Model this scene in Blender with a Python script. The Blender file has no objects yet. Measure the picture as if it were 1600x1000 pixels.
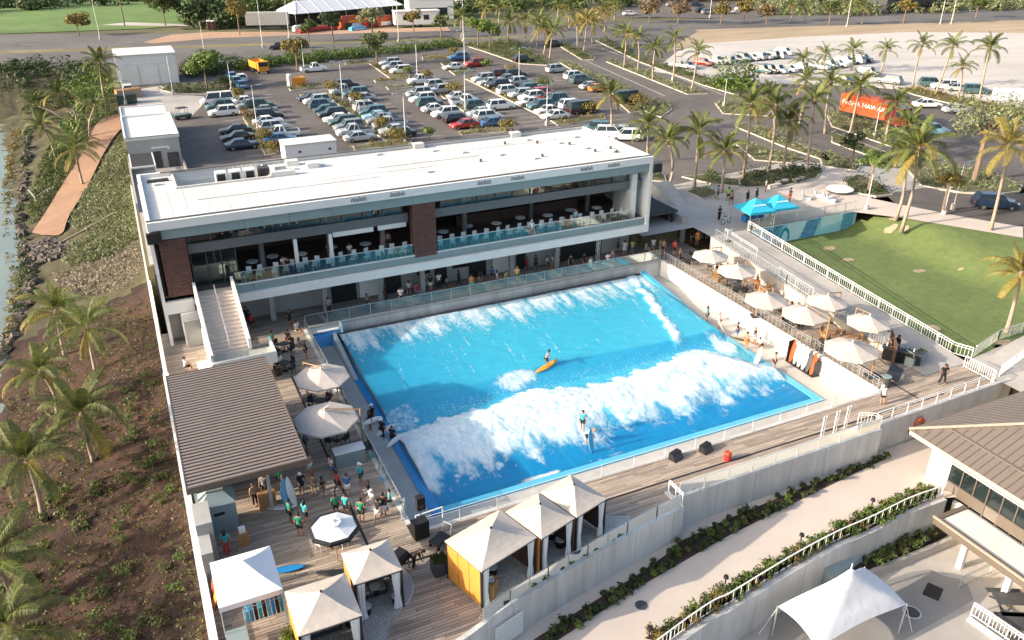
import bpy, bmesh, math, random
import numpy as np
from mathutils import Vector, Matrix, noise
random.seed(7)
D = bpy.data; S = bpy.context.scene; C = S.collection
R = math.radians; PI = math.pi
# ------------------------------------------------------------------ camera, sky, sun, exposure
cam = D.objects.new('camera', D.cameras.new('camera')); C.objects.link(cam); S.camera = cam
cam.data.sensor_width = 36; cam.data.lens = 36*1280/1600
cam.data.clip_start = .5; cam.data.clip_end = 6000
cam.location = (0, 0, 32)
cam.rotation_euler = (R(90-26.45), R(-.10), R(-25.16))
SUN_EL, SUN_AZ = 20.5, 175.0            # direction towards the sun: elevation, angle from +X
W_ = D.worlds.new('World'); S.world = W_; W_.use_nodes = True
nt = W_.node_tree; bg = nt.nodes['Background']
sky = nt.nodes.new('ShaderNodeTexSky'); sky.sky_type = 'NISHITA'; sky.sun_disc = False
sky.sun_elevation = R(SUN_EL); sky.sun_rotation = R(90-SUN_AZ); sky.air_density = 1.0; sky.dust_density = 4.5; sky.ozone_density = 1.0
nt.links.new(sky.outputs[0], bg.inputs[0]); bg.inputs[1].default_value = .15
sl = D.lights.new('sun', 'SUN'); sl.energy = 3.7; sl.angle = R(.53); sl.color = (1, .86, .70)
so = D.objects.new('sun', sl); C.objects.link(so)
sd = Vector((math.cos(R(SUN_EL))*math.cos(R(SUN_AZ)), math.cos(R(SUN_EL))*math.sin(R(SUN_AZ)), math.sin(R(SUN_EL))))
so.rotation_euler = sd.to_track_quat('Z', 'Y').to_euler(); so.location = sd*300
vs_ = S.view_settings; vs_.view_transform = 'Standard'; vs_.look = 'None'; vs_.gamma = 1; vs_.exposure = 1.11
S.display_settings.display_device = 'sRGB'
# ------------------------------------------------------------------ materials
M = {}
def mat(n, col, rough=.7, amt=.12, scale=2., bump=0, island=0, metal=0, col2=None, big=0, bscale=None, spec=.4, stretch=None, emit=0):
    m = D.materials.new(n); m.use_nodes = True; t = m.node_tree; N = t.nodes; L = t.links
    b = N['Principled BSDF']; b.inputs['Roughness'].default_value = rough; b.inputs['Metallic'].default_value = metal
    b.inputs['Specular IOR Level'].default_value = spec
    g = N.new('ShaderNodeNewGeometry'); pos = g.outputs['Position']
    if stretch:
        mp = N.new('ShaderNodeVectorMath'); mp.operation = 'MULTIPLY'; mp.inputs[1].default_value = stretch
        L.new(pos, mp.inputs[0]); pos = mp.outputs[0]
    nz = N.new('ShaderNodeTexNoise'); nz.inputs['Scale'].default_value = scale; nz.inputs['Detail'].default_value = 5; nz.inputs['Roughness'].default_value = .62
    L.new(pos, nz.inputs['Vector'])
    mr = N.new('ShaderNodeMapRange'); mr.inputs[1].default_value = .32; mr.inputs[2].default_value = .68; L.new(nz.outputs[0], mr.inputs[0])
    mx = N.new('ShaderNodeMix'); mx.data_type = 'RGBA'; L.new(mr.outputs[0], mx.inputs[0])
    c2 = col2 or [min(1, c*(1+amt)) for c in col]; c1 = col if col2 else [c*(1-amt) for c in col]
    mx.inputs[6].default_value = (*c1, 1); mx.inputs[7].default_value = (*c2, 1); out = mx.outputs[2]
    def mul(out, fac_socket, lo, hi):
        m2 = N.new('ShaderNodeMapRange'); m2.inputs[3].default_value = lo; m2.inputs[4].default_value = hi; L.new(fac_socket, m2.inputs[0])
        x = N.new('ShaderNodeMix'); x.data_type = 'RGBA'; x.blend_type = 'MULTIPLY'; x.inputs[0].default_value = 1
        L.new(out, x.inputs[6]); L.new(m2.outputs[0], x.inputs[7]); return x.outputs[2], m2
    if big:
        n2 = N.new('ShaderNodeTexNoise'); n2.inputs['Scale'].default_value = scale*.13; n2.inputs['Detail'].default_value = 3; L.new(pos, n2.inputs['Vector'])
        out, q = mul(out, n2.outputs[0], 1-big, 1+big); q.inputs[1].default_value = .3; q.inputs[2].default_value = .7
    if island: out, q = mul(out, g.outputs['Random Per Island'], 1-island, 1+island)
    L.new(out, b.inputs['Base Color'])
    if bump:
        bp = N.new('ShaderNodeBump'); bp.inputs['Strength'].default_value = bump; bp.inputs['Distance'].default_value = .05
        n3 = N.new('ShaderNodeTexNoise'); n3.inputs['Scale'].default_value = bscale or scale*4; n3.inputs['Detail'].default_value = 4; L.new(pos, n3.inputs['Vector'])
        L.new(n3.outputs[0], bp.inputs['Height']); L.new(bp.outputs[0], b.inputs['Normal'])
    if emit: b.inputs['Emission Color'].default_value = (*col, 1); b.inputs['Emission Strength'].default_value = emit
    M[n] = m; return m
def leafmat(n, col, col2, island=.35, trans=.25):
    m = mat(n, col, .55, col2=col2, scale=.6, island=island, spec=.3); t = m.node_tree; N = t.nodes; L = t.links
    b = N['Principled BSDF']; o = N['Material Output']; tr = N.new('ShaderNodeBsdfTranslucent'); ms = N.new('ShaderNodeMixShader'); ms.inputs[0].default_value = trans
    src = b.inputs['Base Color'].links[0].from_socket; L.new(src, tr.inputs[0]); L.new(b.outputs[0], ms.inputs[1]); L.new(tr.outputs[0], ms.inputs[2]); L.new(ms.outputs[0], o.inputs[0])
    return m
def glassmat(n, tint, refl=.12, rough=.02):
    m = D.materials.new(n); m.use_nodes = True; t = m.node_tree; N = t.nodes; L = t.links; N.remove(N['Principled BSDF'])
    tr = N.new('ShaderNodeBsdfTransparent'); tr.inputs[0].default_value = (*tint, 1); gl = N.new('ShaderNodeBsdfGlossy'); gl.inputs['Roughness'].default_value = rough
    gl.inputs[0].default_value = (.9, 1, 1, 1)
    lw = N.new('ShaderNodeFresnel'); lw.inputs[0].default_value = 1.5; ad = N.new('ShaderNodeMath'); ad.inputs[1].default_value = refl; L.new(lw.outputs[0], ad.inputs[0])
    ms = N.new('ShaderNodeMixShader'); L.new(ad.outputs[0], ms.inputs[0]); L.new(tr.outputs[0], ms.inputs[1]); L.new(gl.outputs[0], ms.inputs[2]); L.new(ms.outputs[0], N['Material Output'].inputs[0]); M[n] = m
mat('ground', (.15, .125, .075), .95, col2=(.085, .10, .04), scale=.25, big=.25, bump=.3)
mat('asphalt', (.118, .105, .097), .9, .14, .5, bump=.15, big=.22, bscale=12)
mat('road', (.125, .118, .112), .9, .12, .4, bump=.1, big=.2, bscale=12)
mat('concrete', (.40, .375, .345), .85, .10, .6, bump=.1, big=.12, bscale=9)
mat('path', (.56, .49, .43), .85, .05, .5, bump=.08, big=.05, bscale=14)
mat('poolwalk', (.43, .42, .395), .8, .10, .9, big=.14, bump=.05)
mat('wallc', (.53, .53, .51), .85, .17, 1.1, bump=.15, big=.16, bscale=6, stretch=(1, 1, .14))
mat('white', (.74, .74, .72), .6, .03, 1., big=.03)
mat('whitewall', (.76, .74, .71), .75, .05, .6, big=.05)
mat('roofwhite', (.63, .62, .59), .8, .06, .8, big=.10, bump=.2, bscale=2)
mat('greyclad', (.235, .305, .315), .5, .04, .7)
mat('greywall', (.36, .36, .345), .8, .06, .7, big=.06)
mat('coping', (.10, .10, .10), .6)
mat('beam', (.14, .145, .15), .55, .05)
mat('brick', (.125, .062, .052), .8, .12, 3, island=.14)
mat('mortar', (.085, .048, .042), .9)
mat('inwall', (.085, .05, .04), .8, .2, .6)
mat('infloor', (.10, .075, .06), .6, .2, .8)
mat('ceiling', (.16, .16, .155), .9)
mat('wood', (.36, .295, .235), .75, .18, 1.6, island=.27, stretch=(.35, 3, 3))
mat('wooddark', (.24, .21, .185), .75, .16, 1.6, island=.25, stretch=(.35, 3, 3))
mat('tanwood', (.36, .20, .09), .6, .15, 3)
mat('orangepanel', (.56, .25, .05), .55, .07, 1.5)
mat('canvas', (.50, .45, .40), .9, .07, 1.6, big=.07, bump=.45, bscale=2.4)
mat('canvaswhite', (.74, .75, .77), .8, .04, 1.3, big=.04, bump=.4, bscale=2.2)
mat('tealcanvas', (.03, .42, .60), .7, .05, 1., bump=.3, bscale=3)
mat('roofslat', (.215, .18, .16), .5, .06, 1., island=.06)
mat('roofgap', (.075, .06, .053), .7)
mat('panelroof', (.150, .126, .110), .5, .05, .8, island=.05)
mat('trimtan', (.45, .38, .30), .6, .05)
mat('bronze', (.13, .105, .085), .5, .05)
mat('steel', (.62, .64, .64), .35, .05, metal=.6)
mat('railwhite', (.75, .76, .75), .45, .03)
mat('black', (.018, .018, .02), .5, .2)
mat('darkgrey', (.06, .062, .065), .6, .15)
mat('rubber', (.02, .02, .02), .8)
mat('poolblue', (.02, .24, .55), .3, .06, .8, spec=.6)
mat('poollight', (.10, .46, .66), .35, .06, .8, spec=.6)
mat('pebble', (.44, .43, .40), .9, .3, 14, bump=.5, bscale=30)
mat('mulch', (.022, .0115, .0085), .95, col2=(.068, .036, .024), scale=2.2, bump=1., big=.45, bscale=8)
mat('soil', (.05, .034, .026), .95, .35, 3, bump=.5)
mat('lawn', (.150, .192, .064), .95, col2=(.102, .150, .046), scale=1.3, bump=.9, big=.13, bscale=26)
mat('golf', (.135, .215, .06), .95, col2=(.085, .155, .04), scale=.09, big=.2)
mat('dirt', (.40, .255, .17), .95, .1, .6, big=.10, bump=.2)
mat('sand', (.50, .47, .435), .95, .06, .12, big=.12, bump=.15, bscale=2)
mat('tan', (.36, .28, .185), .95, .16, .12, big=.15, stretch=(.4, 1.6, 1))
mat('stone', (.10, .085, .075), .9, .3, 2, island=.45)
mat('lagoon', (.20, .25, .225), .28, .15, .08, bump=.25, bscale=1.4, spec=.6, big=.2)
mat('kerb', (.50, .45, .39), .85, .08, 1)
mat('paint', (.62, .60, .56), .8, .1, 2)
mat('trunk', (.33, .265, .21), .9, .22, 4, stretch=(1, 1, 3), bump=.4)
mat('bark', (.20, .145, .11), .9, .25, 4, bump=.4)
mat('skin', (.42, .22, .14), .6, .05); mat('skin2', (.24, .115, .07), .6, .05)
mat('orange', (.46, .075, .02), .5, .08); mat('red', (.50, .035, .03), .5, .08)
mat('brightorange', (.80, .30, .04), .4, .06)
mat('surfwhite', (.74, .74, .72), .3, .02); mat('surfblue', (.10, .38, .62), .3, .04)
leafmat('palmleaf', (.085, .125, .030), (.165, .185, .050)); leafmat('palmyellow', (.20, .19, .045), (.27, .19, .05)); leafmat('palmdark', (.065, .095, .024), (.13, .145, .038))
leafmat('leaf', (.055, .085, .022), (.10, .125, .035)); leafmat('leafdark', (.026, .050, .016), (.055, .080, .024)); leafmat('leafyellow', (.22, .17, .04), (.15, .13, .04))
leafmat('leafgrey', (.145, .175, .08), (.215, .235, .125)); leafmat('hedgeleaf', (.060, .11, .020), (.10, .15, .032)); leafmat('leafbright', (.09, .15, .028), (.14, .20, .045))
leafmat('dryleaf', (.33, .29, .22), (.24, .20, .15)); leafmat('pinkleaf', (.22, .14, .085), (.17, .145, .07))
glassmat('glass', (.80, .88, .885), .03); glassmat('glassclear', (.86, .92, .92), .0)
mat('darkglass', (.012, .020, .022), .06, .2, .6, spec=.9); mat('carglass', (.015, .028, .032), .08, .1, spec=.9)
mat('headlamp', (.75, .75, .72), .15); mat('taillamp', (.40, .02, .02), .3); mat('hub', (.35, .35, .36), .35, metal=.7)
# ------------------------------------------------------------------ mesh helpers
class MB:
    def __init__(s): s.v = []; s.f = []; s.m = []
    def add(s, vs, fs, mi=0):
        o = len(s.v); s.v += [tuple(v) for v in vs]; s.f += [tuple(i+o for i in f) for f in fs]; s.m += [mi]*len(fs); return s
    def box(s, x0, y0, z0, x1, y1, z1, mi=0):
        return s.add([(x0,y0,z0),(x1,y0,z0),(x1,y1,z0),(x0,y1,z0),(x0,y0,z1),(x1,y0,z1),(x1,y1,z1),(x0,y1,z1)],
                     [(3,2,1,0),(4,5,6,7),(0,1,5,4),(1,2,6,5),(2,3,7,6),(3,0,4,7)], mi)
    def obox(s, c, h, rz=0, mi=0, m=None):
        q = m or Matrix.Rotation(rz, 3, 'Z')
        vs = [Vector(c)+q @ Vector((h[0]*a, h[1]*b, h[2]*d)) for d in (-1,1) for a,b in ((-1,-1),(1,-1),(1,1),(-1,1))]
        return s.add(vs, [(3,2,1,0),(4,5,6,7),(0,1,5,4),(1,2,6,5),(2,3,7,6),(3,0,4,7)], mi)
    def beam(s, a, b, w, h, mi=0):
        a, b = Vector(a), Vector(b); d = (b-a); L = d.length
        if L < 1e-6: return s
        q = d.to_track_quat('X', 'Z').to_matrix(); return s.obox((a+b)/2, (L/2, w/2, h/2), 0, mi, q)
    def tube(s, a, b, r0, r1=None, n=8, mi=0, cap=True):
        a, b = Vector(a), Vector(b); r1 = r0 if r1 is None else r1; q = (b-a).to_track_quat('Z', 'Y').to_matrix()
        ring = [Vector((math.cos(2*PI*i/n), math.sin(2*PI*i/n), 0)) for i in range(n)]
        vs = [a+q @ (v*r0) for v in ring]+[b+q @ (v*r1) for v in ring]
        fs = [(i, (i+1) % n, n+(i+1) % n, n+i) for i in range(n)]
        if cap: fs += [tuple(range(n))[::-1], tuple(range(n, 2*n))]
        return s.add(vs, fs, mi)
    def path(s, pts, rs, n=7, mi=0):
        rings = []
        for i, p in enumerate(pts):
            p = Vector(p); d = Vector(pts[min(i+1, len(pts)-1)])-Vector(pts[max(i-1, 0)]); q = d.to_track_quat('Z', 'Y').to_matrix()
            r = rs[i] if hasattr(rs, '__len__') else rs
            rings.append([p+q @ Vector((math.cos(2*PI*k/n)*r, math.sin(2*PI*k/n)*r, 0)) for k in range(n)])
        return s.loft(rings, True, mi)
    def loft(s, rings, cap=True, mi=0):
        n = len(rings[0]); vs = [v for r in rings for v in r]; fs = []
        for j in range(len(rings)-1):
            for i in range(n): fs.append((j*n+i, j*n+(i+1) % n, (j+1)*n+(i+1) % n, (j+1)*n+i))
        if cap: fs += [tuple(range(n))[::-1], tuple(range((len(rings)-1)*n, len(rings)*n))]
        return s.add(vs, fs, mi)
    def prism(s, pts, z0, z1, mi=0, mi_side=None):
        n = len(pts); a = sum(pts[i][0]*pts[(i+1) % n][1]-pts[(i+1) % n][0]*pts[i][1] for i in range(n))
        if a < 0: pts = pts[::-1]
        f0 = z0 if callable(z0) else (lambda x, y: z0); f1 = z1 if callable(z1) else (lambda x, y: z1)
        vs = [(x, y, f0(x, y)) for x, y in pts]+[(x, y, f1(x, y)) for x, y in pts]
        s.add(vs, [tuple(range(n, 2*n))], mi)
        o = len(s.v)-2*n; ms = mi if mi_side is None else mi_side
        s.f += [tuple(o+i for i in range(n))[::-1]]; s.m += [ms]
        for i in range(n): s.f.append((o+i, o+(i+1) % n, o+n+(i+1) % n, o+n+i)); s.m.append(ms)
        return s
    def quad(s, a, b, c, d, mi=0): return s.add([a, b, c, d], [(0,1,2,3)], mi)
    def mesh(s, name, mats, smooth=False):
        me = D.meshes.new(name); me.from_pydata(s.v, [], s.f)
        for m in (mats if isinstance(mats, (list, tuple)) else [mats]): me.materials.append(M[m] if isinstance(m, str) else m)
        if any(s.m): me.polygons.foreach_set('material_index', s.m)
        if smooth: me.polygons.foreach_set('use_smooth', [True]*len(s.f))
        me.update(); return me
    def build(s, name, mats, parent=None, loc=None, rz=0, smooth=False): return put(name, s.mesh(name, mats, smooth), parent, loc, rz)
def put(name, me, parent=None, loc=None, rz=0):
    o = D.objects.new(name, me); C.objects.link(o)
    if loc is not None: o.location = loc
    if rz: o.rotation_euler[2] = rz
    if parent: o.parent = parent
    return o
def tag(o, label, cat, group=None):
    o['label'] = label; o['category'] = cat
    if group: o['group'] = group
    return o
def thing(name, label, cat, loc=(0,0,0), rz=0, group=None):
    o = D.objects.new(name, None); C.objects.link(o); o.location = loc; o.rotation_euler[2] = rz; o.empty_display_size = .3
    return tag(o, label, cat, group)
def struct(o): o['kind'] = 'structure'; return o
def stuff(o, label=None, cat=None):
    o['kind'] = 'stuff'
    if label: o['label'] = label; o['category'] = cat
    return o
KIDS = {}
def kids(o): return [c for c in o.children]
def dup(root, loc, rz=0, label=None, group=None, sc=None):
    r = root.copy(); C.objects.link(r); r.location = loc; r.rotation_euler[2] = rz
    if label: r['label'] = label
    if group: r['group'] = group
    if sc: r.scale = (sc, sc, sc)
    for ch in CH[root]:
        c = ch.copy(); C.objects.link(c); c.parent = r
        for g in CH.get(ch, []):
            d = g.copy(); C.objects.link(d); d.parent = c
    return r
CH = {}
def reg(root):          # remember the tree of a finished thing so that it can be copied cheaply
    CH[root] = list(root.children)
    for c in CH[root]:
        if c.children: CH[c] = list(c.children)
    return root
def sheet(name, pts, z, m, th=.0, kind=True):
    b = MB(); n = len(pts); a = sum(pts[i][0]*pts[(i+1) % n][1]-pts[(i+1) % n][0]*pts[i][1] for i in range(n))
    if a < 0: pts = pts[::-1]
    zf = z if callable(z) else (lambda x, y: z)
    if th: b.prism(pts, lambda x, y: zf(x, y)-th, zf)
    else: b.add([(x, y, zf(x, y)) for x, y in pts], [tuple(range(n))])
    o = b.build(name, m)
    return struct(o) if kind else o
def inpoly(x, y, P):
    r = False; n = len(P)
    for i in range(n):
        x1, y1 = P[i]; x2, y2 = P[(i+1) % n]
        if (y1 > y) != (y2 > y) and x < (x2-x1)*(y-y1)/(y2-y1)+x1: r = not r
    return r
def curve(pts, n=6):    # Catmull-Rom through 2D points
    P = [Vector(p) for p in pts]; P = [2*P[0]-P[1]]+P+[2*P[-1]-P[-2]]; out = []
    for i in range(1, len(P)-2):
        for k in range(n):
            t = k/n; a, b, c, d = P[i-1:i+3]
            out.append(tuple(.5*((2*b)+(c-a)*t+(2*a-5*b+4*c-d)*t*t+(3*b-a-3*c+d)*t**3)))
    out.append(tuple(P[-2])); return out
def smooth01(a, b, x):
    t = max(0, min(1, (x-a)/(b-a))); return t*t*(3-2*t)
ORDS = ['leftmost','second','third','fourth','fifth','sixth','seventh','eighth','ninth','tenth','eleventh','twelfth','thirteenth','fourteenth','fifteenth','sixteenth','seventeenth','eighteenth','nineteenth','twentieth','twenty first','twenty second','twenty third','twenty fourth','twenty fifth','twenty sixth','twenty seventh','twenty eighth','twenty ninth','thirtieth','thirty first','thirty second','thirty third','thirty fourth']
def ordl(i): return ORDS[i]+(' from the left' if i else '')
def ordinal(i): return ['nearest','second','third','fourth','fifth','sixth','seventh','eighth','ninth','tenth','eleventh','twelfth','thirteenth','fourteenth'][i]

# ------------------------------------------------------------------ ground
GZ = 2.1                                              # level of the car parks, roads and upper plaza
SHX = [(-40,-9.5),(20,-11.5),(50,-13.5),(78,-14.3),(105,-14.3),(133,-16.8),(152,-18.8),(178,-21.5),(230,-24)]
def shore(y):
    for (a, xa), (b, xb) in zip(SHX, SHX[1:]):
        if y <= b: return xa+(xb-xa)*(y-a)/(b-a)
    return SHX[-1][1]
def bank(x, y):
    t = (-.8-x)/(-.8-shore(y)); z = -.7-3.35*min(t, 1)-max(0, t-1)*7
    k = smooth01(140, 185, y) if x > -8 else smooth01(180, 200, y)
    return max(z, -6)*(1-k)+1.9*k
FPE = [(66.02,67.72),(71.93,62.53),(75.38,58.58),(77.44,55.37),(81.33,49.33),(83.77,44.27)]
def lawnz(x, y):
    d = 1e9
    for (ax, ay), (bx, by) in zip(FPE, FPE[1:]):
        t = max(0, min(1, ((x-ax)*(bx-ax)+(y-ay)*(by-ay))/((bx-ax)**2+(by-ay)**2))); d = min(d, math.hypot(x-ax-t*(bx-ax), y-ay-t*(by-ay)))
    return .02+2.03*max(0, 1-max(0, d-.4)/26)*smooth01(70.5, 76, x)
def ground_z(x, y):
    if x < -.82: return bank(x, y)-.25 if y < 205 else 1.95
    if y < 79.4 and x < 45.8: return -7
    if y < 66 and x < 58.5 and y > 28: return -7
    if y <= 28 and x < 62: return -7
    if y < 68: return min(lawnz(x, y), 1.95)-(.7 if x < 96 else .12) if x < 140 else 1.95
    return 1.95
xs = [-3000,-1200,-600,-300,-150,-90]+[-70+2*i for i in range(35)]+[-.84,-.80]+[5,15,30,45.78,45.82,52,58.48,58.52,62,64,67,70,73,76,80,84,88,95,110,140,200,300,500,800,1500,3000]
ys = [-600,-300,-100,-40,-10,10,20,27.98,28.02,34,40,44,48,52,56,60,62,64,65.98,66.02,67.98,68.02,74,79.38,79.42,90,100,120,140,150,160,170,180,185,190,195,200,204.9,205.1,230,300,400,600,1000,2000,4000]
g = MB(); nx = len(xs)
g.v = [(x, y, ground_z(x, y)) for y in ys for x in xs]
g.f = [(j*nx+i, j*nx+i+1, (j+1)*nx+i+1, (j+1)*nx+i) for j in range(len(ys)-1) for i in range(nx-1)]; g.m = [0]*len(g.f)
struct(g.build('ground', 'ground'))
mat('bankgreen', (.050,.046,.024), .95, col2=(.095,.085,.045), scale=.7, bump=.6, big=.3)
# garden bank left of the long wall, and the lagoon
b = MB(); gx = [-.82-i*.45 for i in range(62)]; gy = [8+i*.8 for i in range(240)]
for y in gy:
    for x in gx:
        n_ = noise.noise((x*.35, y*.35, 0))*.25+noise.noise((x*1.1, y*1.1, 3))*.20+noise.noise((x*2.1, y*2.1, 5))*.10
        b.v.append((x, y, bank(x, y)+(n_ if x < -1.5 else 0)))
b.f = [(j*62+i, (j+1)*62+i, (j+1)*62+i+1, j*62+i+1) for j in range(239) for i in range(61)]
b.m = [1 if (gy[f[0]//62] > 81+noise.noise((gx[f[0] % 62]*.2, gy[f[0]//62]*.2, 9))*5) else 0 for f in b.f]
struct(b.build('garden_bank', ['mulch', 'bankgreen'], smooth=True))
struct(sheet('lagoon_water', [(-700,-100),(-8,-100),(-8,60),(-11,150),(-18,186),(-700,186)], -4.0, 'lagoon'))
mat('verge', (.19,.17,.085), .95, .2, .3, big=.2)
# ------------------------------------------------------------------ car park, roads, lawns as sheets
sheet('parking_lot', [(6,115),(6,79.6),(45.9,79.6),(46,70),(60,70),(75,70.5),(110,55),(170,30),(400,-40),(430,60),(215,130),(150,150),(96,196),(30,204),(12,206),(11.5,178),(6,176),(-.3,172),(-.3,115)], GZ, 'asphalt')
sheet('highway', [(-600,367),(-26.5,258),(-22,210),(96,187.5),(247,158),(700,72),(760,105),(295,200),(110,231),(35,246.5),(-26,271),(-600,385)], GZ+.006, 'road')
sheet('highway_median', [(-300,281),(-24,232),(35,219.5),(100,206),(104,209.5),(36,224),(-24,237),(-300,287)], GZ+.02, 'verge')
sheet('highway_verge', [(150,196),(280,168),(600,104),(604,109),(282,173),(152,201)], GZ+.02, 'tan')
sheet('golf_course', [(-800,430),(-26,272),(10,268),(34,275),(120,330),(150,420),(300,800),(-800,800)], GZ+.004, 'golf')
sheet('roadside_dirt', [(7.88,238.7),(15.87,251.25),(26.02,252.5),(48.65,242.24),(71.8,239.45),(90.07,236),(87.77,227.54),(49.08,236.18),(24.38,239.04),(9.95,235.24)], GZ+.012, 'dirt')
sheet('sand_bunker', [(-1.08,282.24),(6.04,285.92),(23.05,273.02),(22.56,268.21),(5.7,277.5)], GZ+.02, 'sand')
SANDP = [(102.08,147.97),(123.73,169.28),(137.33,177.29),(168.3,176.41),(203.77,171.9),(237.45,153.62),(139.69,80.15),(136.21,93.41),(135.28,109.98),(128.19,118.82),(113.04,128.68),(107.3,137.4)]
sheet('sand_lot', SANDP, GZ+.02, 'sand')
sheet('dry_verge', [(120.91,170.56),(149.57,196.47),(177.46,191.58),(219.58,185.85),(273.6,174.18),(238.12,150.39),(201.53,169.92),(166.51,174.47),(134.57,173.63)], GZ+.014, 'tan')
sheet('upper_plaza', [(46.05,66.2),(52.4,66.2),(52.4,63.2),(56.2,63.2),(72.6,63.2),(78,66),(90,66),(92,72),(80,82),(62,80),(54,79),(46.05,79)], GZ+.012, 'concrete')
sheet('footpath', [(69.67,77),(81.87,77.66),(86.98,79.41),(84.55,76.43),(79.08,71.75),(76.41,67.87),(78.36,63.01),(81.2,56.81),(84.36,51.5),(81.33,49.33),(77.44,55.37),(75.38,58.58),(71.93,62.53),(67.33,67.61),(64.44,74.23)], GZ+.02, 'path')
sheet('plaza_drive', [(80.46,66.82),(86.35,66.35),(88.18,62.42),(91.67,59.99),(95.35,59.38),(103.1,57.46),(86.68,44.84),(84.18,51.37),(81.2,56.81),(78.36,63.01)], GZ+.008, 'asphalt')
sheet('service_yard', [(3.02,172.02),(7.46,174.17),(9.22,165.16),(14.65,158.82),(9.84,143.96),(5.85,149.48),(2.25,156.7)], GZ+.01, 'concrete')
# lawn with its own relief
b = MB(); lx = [57.6+i*1.2 for i in range(50)]; ly = [30+i*1.0 for i in range(37)]
for y in ly:
    for x in lx: b.v.append((x, y, lawnz(x, y)+.03+noise.noise((x*.3, y*.3, 1))*.03))
b.f = [(j*50+i, j*50+i+1, (j+1)*50+i+1, (j+1)*50+i) for j in range(36) for i in range(49) if not (lx[i] > 70 and ly[j] > 60+max(0, (75-lx[i])))]
b.f = [f for f in b.f if inpoly(b.v[f[0]][0], b.v[f[0]][1], [(57,29)]+[(61.29,36.59)]+[(74,34),(110,34),(110,52),(92,56.5),(82,60),(74,63),(57,63)])]
b.m = [0]*len(b.f); struct(b.build('lawn', 'lawn', smooth=True))
sheet('lower_walkway', [(56.6,28),(80,28),(112,30),(112,37.5),(90,36.5),(74,37.4),(66,37.2),(58.2,36.3),(56.6,36)], lambda x, y: lawnz(x, y)+.045, 'concrete')
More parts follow.
